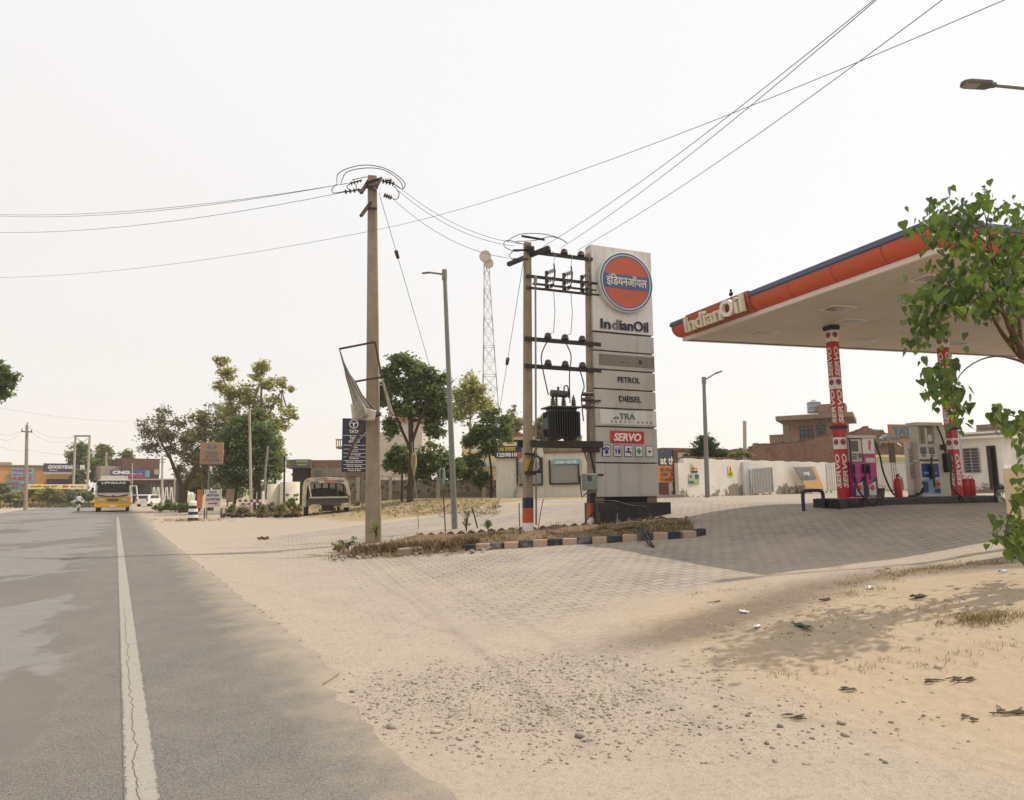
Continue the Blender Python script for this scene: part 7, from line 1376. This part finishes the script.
while len(P) < 8500:
    px, py = r.uniform(310, 1000), r.uniform(636, 765); 
    wgt = math.exp(-((px-500)/150)**2-((py-688)/42)**2) + .9*math.exp(-((px-430)/60)**2-((py-690)/16)**2) + .8*math.exp(-((px-560)/70)**2-((py-668)/14)**2) + .8*math.exp(-((px-590)/50)**2-((py-705)/18)**2) + .30*math.exp(-((px-640)/200)**2-((py-720)/45)**2)*(px > 330+ (py-640)*.45)
    if px < 316+(py-680)*1.15 or r.random() > wgt*(.35+.9*(math.sin(px*.06+py*.05)*math.sin(py*.09-px*.03) > -.2)): continue
    put(px, py, .003+.014*r.random()**4)
for _ in range(700): 
    s_ = r.uniform(1.75, 3.0)+abs(r.normal())*.3; u_ = r.uniform(3.5, 26); p = sd*s_ + rd*u_; P.append((p.x, p.y, ground(p.x, p.y)+.003)); S_.append(.004+.012*r.random()**3)
for _ in range(420): px, py = r.uniform(360, 1024), r.uniform(585, 640); put(px, py, .006+.012*r.random()**3)
for _ in range(300): px, py = r.uniform(690, 860), r.normal(612, 18); put(px, py, .006+.013*r.random()**2)
for _ in range(350):
    a, b_ = r.uniform(-3.0, .6), r.normal(.0, .35); p = isl(a, b_); P.append((p.x, p.y, ground(p.x, p.y)+.05)); S_.append(.02+.05*r.random()**3)
P = np.array(P); S_ = np.array(S_); V, Fc, t_ = stones(P, S_, 3, r.random(len(P))); gv = npmesh('gravel', V, Fc, stonem, None, {'tint': t_}); tag(gv, kind='stuff')
big = [(352, 692, .035, 'dark stone lying just off the broken road edge'), (435, 733, .045, 'rounded pale stone at the bottom edge of the sand'), (392, 728, .05, 'reddish clod of earth near the bottom of the sand'), (592, 709, .033, 'rounded grey stone among the gravel'), (648, 713, .032, 'small dark stone right of the gravel patch'), (580, 737, .04, 'black flat stone at the bottom of the gravel patch'), (716, 707, .03, 'dark flat stone alone on the middle of the sand'), (748, 716, .03, 'lone stone right of the dark flat one'), (845, 736, .045, 'brown stone at the bottom of the sand, right of centre'), (842, 724, .042, 'grey blocky stone above the bottom brown stone'), (780, 727, .04, 'flat dark stone pair left of the grey blocky stone'), (938, 668, .045, 'white lump of lime among the twigs'), (888, 569, .06, 'pale stone on the dry grass at the paving edge'), (846, 643, .03, 'small white stone on the dragged sand'), (662, 675, .035, 'small grey stone at the right rim of the gravel')]
for i, (px, py, s_, lab) in enumerate(big):
    q = gp(px, py); V, Fc, t_ = stones(np.array([[0, 0, s_*.15]]), np.array([s_*.68]), 50+i, np.array([.95 if 'white' in lab or 'pale' in lab else (.1 if 'dark' in lab or 'black' in lab else .5)])); o = npmesh('stone', V, Fc, stonem, None, {'tint': t_}, True); o.location = q; tag(o, lab, 'stone')
# brick edging along the back of the island, concrete lump at its front left
eb = mat('edging_brick', (.13, .085, .06), .9, .3, 8, .3); proto = None
for i in range(24):
    a = -2.3 + i*.30; p = isl(a, IDEP-.05)
    if proto is None: b = MB(frame((0, 0, 0), (1, 0, 0), (0, 0, 1))); b.prism([(-.12, -.15), (.12, -.15), (.12, -.01), (.0, .06), (-.12, -.01)], -.05, .05); proto = b.build('edging_brick', eb, None, .008); tag(proto, 'dark pointed brick in the row edging the far side of the island', 'edging brick', 'pointed bricks along the far side of the island'); o = proto
    else: o = proto.copy(); COL.objects.link(o)
    o.location = (p.x, p.y, ground(p.x, p.y)+.06); o.rotation_euler = (random.uniform(-.1, .1), random.uniform(-.1, .1), math.atan2(ie.y, ie.x)+random.uniform(-.1, .1))
q = gp(409, 555); b = MB(frame((0, 0, 0), (1, 0, 0), (0, 1, 0))); b.taper((0, 0, -.05), .62, .30, (0.02, 0, .17), .56, .26, .03); o = b.build('concrete_block', conc, None, .02); o.location = q; o.rotation_euler = (.03, -.05, math.radians(14)); tag(o, 'broken grey concrete block lying at the front left tip of the weedy island', 'block')
# stakes, dead plants and stubs on the island
def stick(name, label, cat, pts, r_, m, extra=None):
    o = thing(name, label, cat, pts[0]); b = local(o); b.tube(curve(pts, 4), r_, 6); b.build('stem', m, o)
    if extra: extra(o)
    return o
def rag(px, py, w, h, m):
    def f(o):
        b = local(o); Y = o.location.y-.02; rr = random.Random(px); b.grid(lambda u, v: at(px+(u-.5)*w*(.4+.9*math.sin(PI*min(1, v+.15)))+rr.uniform(-.2, .2), py+h*v, Y-.05*math.sin(u*9+v*4)), 6, 10); b.build('rag', m, o, solid=.006)
    return f
iy = isl(2, 1.2).y
stick('stake', 'rusty stake wrapped in a dangling pale green rag, left of the leaning street lamp', 'stake', [at(445.5, 533, 19.6), at(444, 505, 19.6), at(442, 478, 19.6), at(440, 450, 19.6)], .018, rust, rag(442, 468, 5, 24, mat('pale_green_rag', (.20, .25, .20), .9, .2, 8)))
stick('stake', 'thin stake with a dangling straw coloured rag beside the bare tree trunk', 'stake', [at(418.5, 529, 21), at(417, 500, 21), at(414, 475, 21), at(412, 442, 21)], .014, mat('grey_wood', (0, 0, 0)), rag(414, 453, 4.5, 24, mat('straw_rag', (.40, .34, .20), .9, .2, 8)))
stick('stake', 'dark iron stake leaning behind the dry plant right of the street lamp', 'stake', [at(477.5, 528, 20), at(475, 518, 20), at(472, 508, 20)], .022, iron)
stick('stake', 'thin twig stake just left of the first transformer pole', 'stake', [at(520.5, 541, 17.8), at(519.5, 520, 17.8), at(519, 503, 17.8)], .014, iron)
stick('stake', 'short dead stem in front of the black plinth of the fuel sign', 'stake', [at(617, 532, 17.6), at(617.3, 522, 17.6), at(617.5, 513, 17.6)], .014, mat('grey_wood', (0, 0, 0)))
stick('pipe_stub', 'short purple pipe stub on the right end of the island', 'pipe stub', [at(686.5, 526, 18.6)-Vector((0, 0, .08)), at(686.4, 521, 18.6), at(686.4, 516, 18.6)], .028, mat('purple_pipe', (.10, .06, .13), .6))
stick('dead_plant', 'dry forked weed stalk with a few leaves left of the first transformer pole', 'plant', [at(538, 529, 19.8), at(540, 517, 19.8), at(541.5, 508, 19.8), at(543.5, 499, 19.8)], .012, bark)
def plant(label, px, py, w, h, Y, n, lm_, sz=.03):
    o = thing('weed_plant', label, 'plant', at(px, py, Y)); rr = random.Random(px); b = local(o); C_ = []
    for k in range(7):
        t_ = at(px+rr.uniform(-w, w), py-h*rr.uniform(.5, 1), Y+rr.uniform(-.2, .2)); m_ = o.location.lerp(t_, .5)+Vector((0, 0, .05)); b.tube([Vector(o.location)-Vector((0, 0, .05)), m_, t_], [.008, .006, .003], 4)
        for f in (.45, .7, .95): p = Vector(o.location).lerp(t_, f); C_.append((p.x, p.y, p.z, .07, .07, .06))
    b.build('stems', bark, o); V, Fc, tn = leaves(C_, n, sz, int(px), clump=.8, tilt=1); npmesh('leaves', V-np.array(o.location), Fc, lm_, o, {'tint': tn})
plant('small leafy weed right of the leaning stake', 488, 529, 5, 11, 19.6, 260, LM['mid']); plant('tall thin weed right of the street lamp foot', 466.5, 531, 4, 28, 19.8, 300, LM['olive'], .022); plant('green weed climbing against the foot of the tall concrete pole', 376, 537, 4, 18, 18.9, 320, LM['olive']); plant('spreading green weed left of the tall concrete pole', 338, 551, 6, 9, 18.0, 420, LM['olive']); plant('dry weed on the left tip of the island, beside the heap', 348, 549, 6, 10, 17.4, 300, LM['dusty']); plant('low weed in front of the black plinth', 603, 533, 6, 10, 17.8, 260, LM['dusty']); plant('thorny dry shrub left of the wrecked van', 293, 513, 7, 22, 36, 420, LM['dusty'], .06)
# litter
def litter(label, px, py, pts, m, name='litter_scrap'):
    o = thing(name, label, 'litter', gp(px, py)); b = MB(); b.grid(lambda u, v: ((u-.5)*pts[0], (v-.5)*pts[1], .012+pts[2]*abs(math.sin(u*5+v*3))*(.3+.7*abs(math.sin(v*4)))), 6, 5); b.build('sheet', m, o, solid=.004); o.rotation_euler = (0, 0, px*.37)
pw = mat('white_plastic', lin(214, 212, 210), .5); litter('white paper scrap right of the dark earth patch', 744, 613, (.12, .05, .02), pw); litter('crumpled white paper at the top of the dark earth patch', 870, 590-1, (.14, .07, .03), pw); litter('black crumpled rubber scrap on the sand below the dry grass', 918, 598, (.17, .08, .03), mat('faded_rubber', (.05, .04, .032), .8)); litter('dark flat litter at the top of the dark earth patch', 825, 601, (.15, .06, .02), mat('faded_rubber', (.05, .04, .032), .8)); litter('green and black leafy litter at the foot of the dark earth patch', 803, 628, (.22, .08, .03), mat('green_litter', (.06, .09, .04), .8, .6, 30)); litter('small white scraps left of the green litter', 757, 628, (.08, .05, .02), pw); litter('small blue white scrap near the gate post', 1003, 573, (.12, .06, .03), mat('bluish_plastic', (.35, .42, .5), .5)); litter('brown dead leaf lying alone on the dusty ground left of the concrete pole', 263, 540, (.34, .2, .12), mat('dead_leaf', (.11, .035, .02), .8), 'dead_leaf'); litter('white scrap on the asphalt near the sandy edge', 194, 577, (.2, .1, .01), pw)
def twig(label, px, py, L_, n_, seed):
    rr = random.Random(seed); o = thing('twig', label, 'twig', gp(px, py)); b = MB()
    for _ in range(n_): a = rr.uniform(-.5, .9); x, y = rr.uniform(-.08, .08), rr.uniform(-.05, .05); l_ = L_*rr.uniform(.4, 1); b.tube(curve([(x, y, .012), (x+l_*.5*math.cos(a), y+l_*.5*math.sin(a), .025), (x+l_*math.cos(a+.3), y+l_*math.sin(a+.3), .012)], 4), .004, 5); b.ball((x+l_*.5*math.cos(a), y+l_*.5*math.sin(a), .02), (.035, .012, .006), 8, 5)
    b.build('twigs', mat('twig_brown', (.09, .07, .045), .9, .4, 20), o)
twig('bundle of grey dry twigs on the sand near the right edge', 1004, 716, .30, 6, 1); twig('bent dry twig on the sand, bottom right', 958, 722, .22, 2, 2); twig('dry leafy sprig on the sand left of the twigs', 955, 682, .22, 5, 3); twig('short dry sprig beside the white lime lump', 932, 683, .15, 3, 4); twig('thin straw lying on the sand left of the dark earth patch', 705, 604, .35, 2, 5); twig('dry straw pieces by the middle of the sand', 835, 691, .15, 3, 6); twig('dry straw bits on the lower sand', 790, 718, .22, 3, 7)
ctv = on_zero(0, 0) if 0 else None

# ------------------------------------------------------------------ gate post and the near peepal branch at the right
gq = gp(1012, 558); gpo = thing('gate_post', 'cream gate post with a dark blue foot at the right edge', 'gate post', gq, -35); zt = at(1014, 468, gq.y).z-gq.z; zm = at(1014, 524, gq.y).z-gq.z
b = MB(); b.box(.0, .36, -.1, .2, zm, zt); b.build('shaft', mat('cream_post', lin(206, 188, 158), .8, .1, 5, .1, 0, .15, lin(140, 118, 90), .5), gpo, .01); b = MB(); b.box(-.003, .363, -.103, .203, -.3, zm); b.build('blue_foot', navy, gpo, .01)
YT = 7.6; tb0 = col(1120, YT, 560); pt = thing('peepal_tree', 'near peepal branches with glossy heart shaped leaves reaching in from the right edge', 'tree', tb0)
limbs = [[(1120, 600, 0, .11), (1110, 520, 0, .10), (1085, 430, 0, .085), (1050, 385, 0, .05), (1022, 350, 0, .035), (1006, 318, -.1, .024), (997, 300, -.1, .018), (995, 285, -.15, .013), (990, 250, -.2, .009), (968, 222, -.2, .006)],
         [(1085, 430, 0, .07), (1060, 400, .2, .05), (1035, 372, .2, .032), (1015, 350, .1, .025), (1000, 330, .1, .020), (990, 312, .1, .015), (980, 304, .1, .010), (965, 304, .0, .008), (945, 312, -.1, .006)],
         [(998, 315, .1, .014), (986, 308, 0, .010), (955, 300, 0, .007), (930, 318, -.1, .005), (920, 345, -.1, .003)], [(1110, 520, 0, .06), (1070, 420, -.2, .034), (1040, 372, -.2, .016), (1005, 357, -.2, .010), (980, 360, -.3, .007), (960, 375, -.3, .005), (950, 400, -.3, .003)],
         [(1003, 305, -.1, .012), (996, 270, -.1, .009), (990, 240, -.1, .007), (985, 215, -.1, .005), (980, 205, -.1, .003)], [(968, 222, -.2, .006), (955, 215, -.2, .005), (940, 212, -.2, .004), (925, 225, -.2, .003), (905, 232, -.2, .002)], [(1110, 520, 0, .05), (1070, 440, -.1, .03), (1045, 425, -.1, .012), (1020, 418, -.1, .006), (1000, 412, -.1, .003)], [(1110, 540, 0, .04), (1060, 515, -.2, .02), (1030, 505, -.2, .01), (1012, 510, -.2, .007), (1004, 540, -.2, .004)],
         [(980, 304, 0, .008), (955, 290, 0, .006), (938, 270, 0, .004), (925, 262, 0, .003)], [(1022, 350, 0, .02), (1018, 310, 0, .012), (1012, 280, 0, .008), (1016, 240, 0, .005)]]
b = local(pt)
for L in limbs: Q = [at(px, py, YT+dy) for px, py, dy, r_ in L]; C_ = curve(Q, 3); R = [L[min(i//3, len(L)-1)][3] for i in range(len(C_))]; b.tube(C_, R, 6)
b.build('branches', mat('reddish_twig', (.12, .06, .04), .8, .25, 14), pt)
# heart shaped leaves
HL = np.array([(0, .06), (.22, .16), (.42, .02), (.44, -.22), (.28, -.52), (.08, -.78), (0, -1.02), (-.08, -.78), (-.28, -.52), (-.44, -.22), (-.42, .02), (-.22, .16)])
r = np.random.default_rng(99); spots = [(955, 212, 22, 13, 50), (978, 205, 12, 16, 30), (938, 225, 18, 12, 44), (960, 232, 24, 12, 55), (1000, 232, 20, 10, 34), (1012, 250, 14, 14, 30), (915, 228, 9, 5, 7), (975, 250, 18, 12, 32), (965, 275, 22, 14, 60), (990, 285, 20, 14, 46), (1013, 268, 12, 20, 34), (940, 292, 20, 13, 60), (960, 300, 24, 14, 66), (925, 312, 14, 16, 58), (940, 325, 16, 12, 36), (985, 305, 18, 10, 34), (1010, 300, 13, 14, 30), (920, 340, 8, 10, 18), (932, 205, 5, 8, 8), (948, 370, 12, 9, 24), (945, 385, 16, 12, 50), (955, 400, 10, 10, 26), (930, 378, 9, 9, 14), (962, 418, 8, 8, 8), (1000, 415, 10, 6, 18), (1015, 422, 12, 10, 26), (1020, 445, 7, 8, 8), (1012, 498, 10, 8, 12), (1002, 535, 9, 9, 16), (1018, 540, 9, 14, 22), (1000, 520, 8, 5, 5), (990, 268, 20, 20, 30), (950, 255, 20, 14, 22), (905, 320, 3, 3, 3), (1018, 300, 8, 36, 40), (1021, 222, 7, 20, 26), (1017, 520, 8, 22, 20), (1023, 472, 5, 18, 12), (1008, 212, 14, 9, 22)]
V = []; Fc = []; tn = []
for px, py, rx, ry, n_ in spots:
    for _ in range(int(n_*1.35)):
        p = at(px+r.normal()*rx*.74, py+r.normal()*ry*.72, YT+r.normal()*.28-.1); s_ = .112*(.45+.7*r.random())
        az = r.uniform(0, 2*PI); hang = r.normal(.15, .35); side = Vector((math.cos(az), math.sin(az), r.normal()*.15)).normalized(); dn = (Vector((0, 0, 1)) + Vector((-math.sin(az), math.cos(az), 0))*hang*1.2 + side*r.normal()*.25).normalized(); nn = side.cross(dn)
        b0 = len(V); fold = r.uniform(.05, .4)
        for x, y in HL: V.append(tuple(p + side*(x*s_) + dn*(y*s_) + nn*(abs(x)*fold*s_ + .12*s_*y*y)))
        V.append(tuple(p + dn*(-.35*s_) + nn*(.12*.12*s_))); Fc += [(b0+i, b0+(i+1) % 12, b0+12) for i in range(12)]; tn += [r.random() if r.random() > .008 else 1.5]*13
t = NT('peepal_leaf'); v = t.attr('tint'); c = t.mix(t.ramp(v, 0, 1), (.030, .060, .015), (.13, .185, .038)); c = t.mix(t.ramp(v, 1.2, 1.4), c, (.50, .36, .03)); t.out(c, .38, 0, .45); tr_ = t.n('BsdfTranslucent'); t.l(t.mix(.5, c, (.16, .24, .02)), tr_.inputs[0]); ms = t.n('MixShader'); ms.inputs[0].default_value = .48; o_ = t.t.nodes['Material Output']; t.l(t.b.outputs[0], ms.inputs[1]); t.l(tr_.outputs[0], ms.inputs[2]); t.l(ms.outputs[0], o_.inputs[0])
npmesh('leaves', np.array(V)-np.array(tb0), np.array(Fc), t.m, pt, {'tint': np.array(tn)}, True)

# ------------------------------------------------------------------ dusty air
b = MB(); b.box(-700, 700, -70, 890, -1.2, 62)
hm = bpy.data.materials.new('dusty_air'); hm.use_nodes = True; ht = hm.node_tree; ht.nodes.remove(ht.nodes['Principled BSDF']); pv_ = ht.nodes.new('ShaderNodeVolumePrincipled')
pv_.inputs['Color'].default_value = (1, .97, .925, 1); pv_.inputs['Density'].default_value = .0005; pv_.inputs['Anisotropy'].default_value = .3; ht.links.new(pv_.outputs[0], ht.nodes['Material Output'].inputs['Volume'])
tag(b.build('haze', hm), kind='stuff')
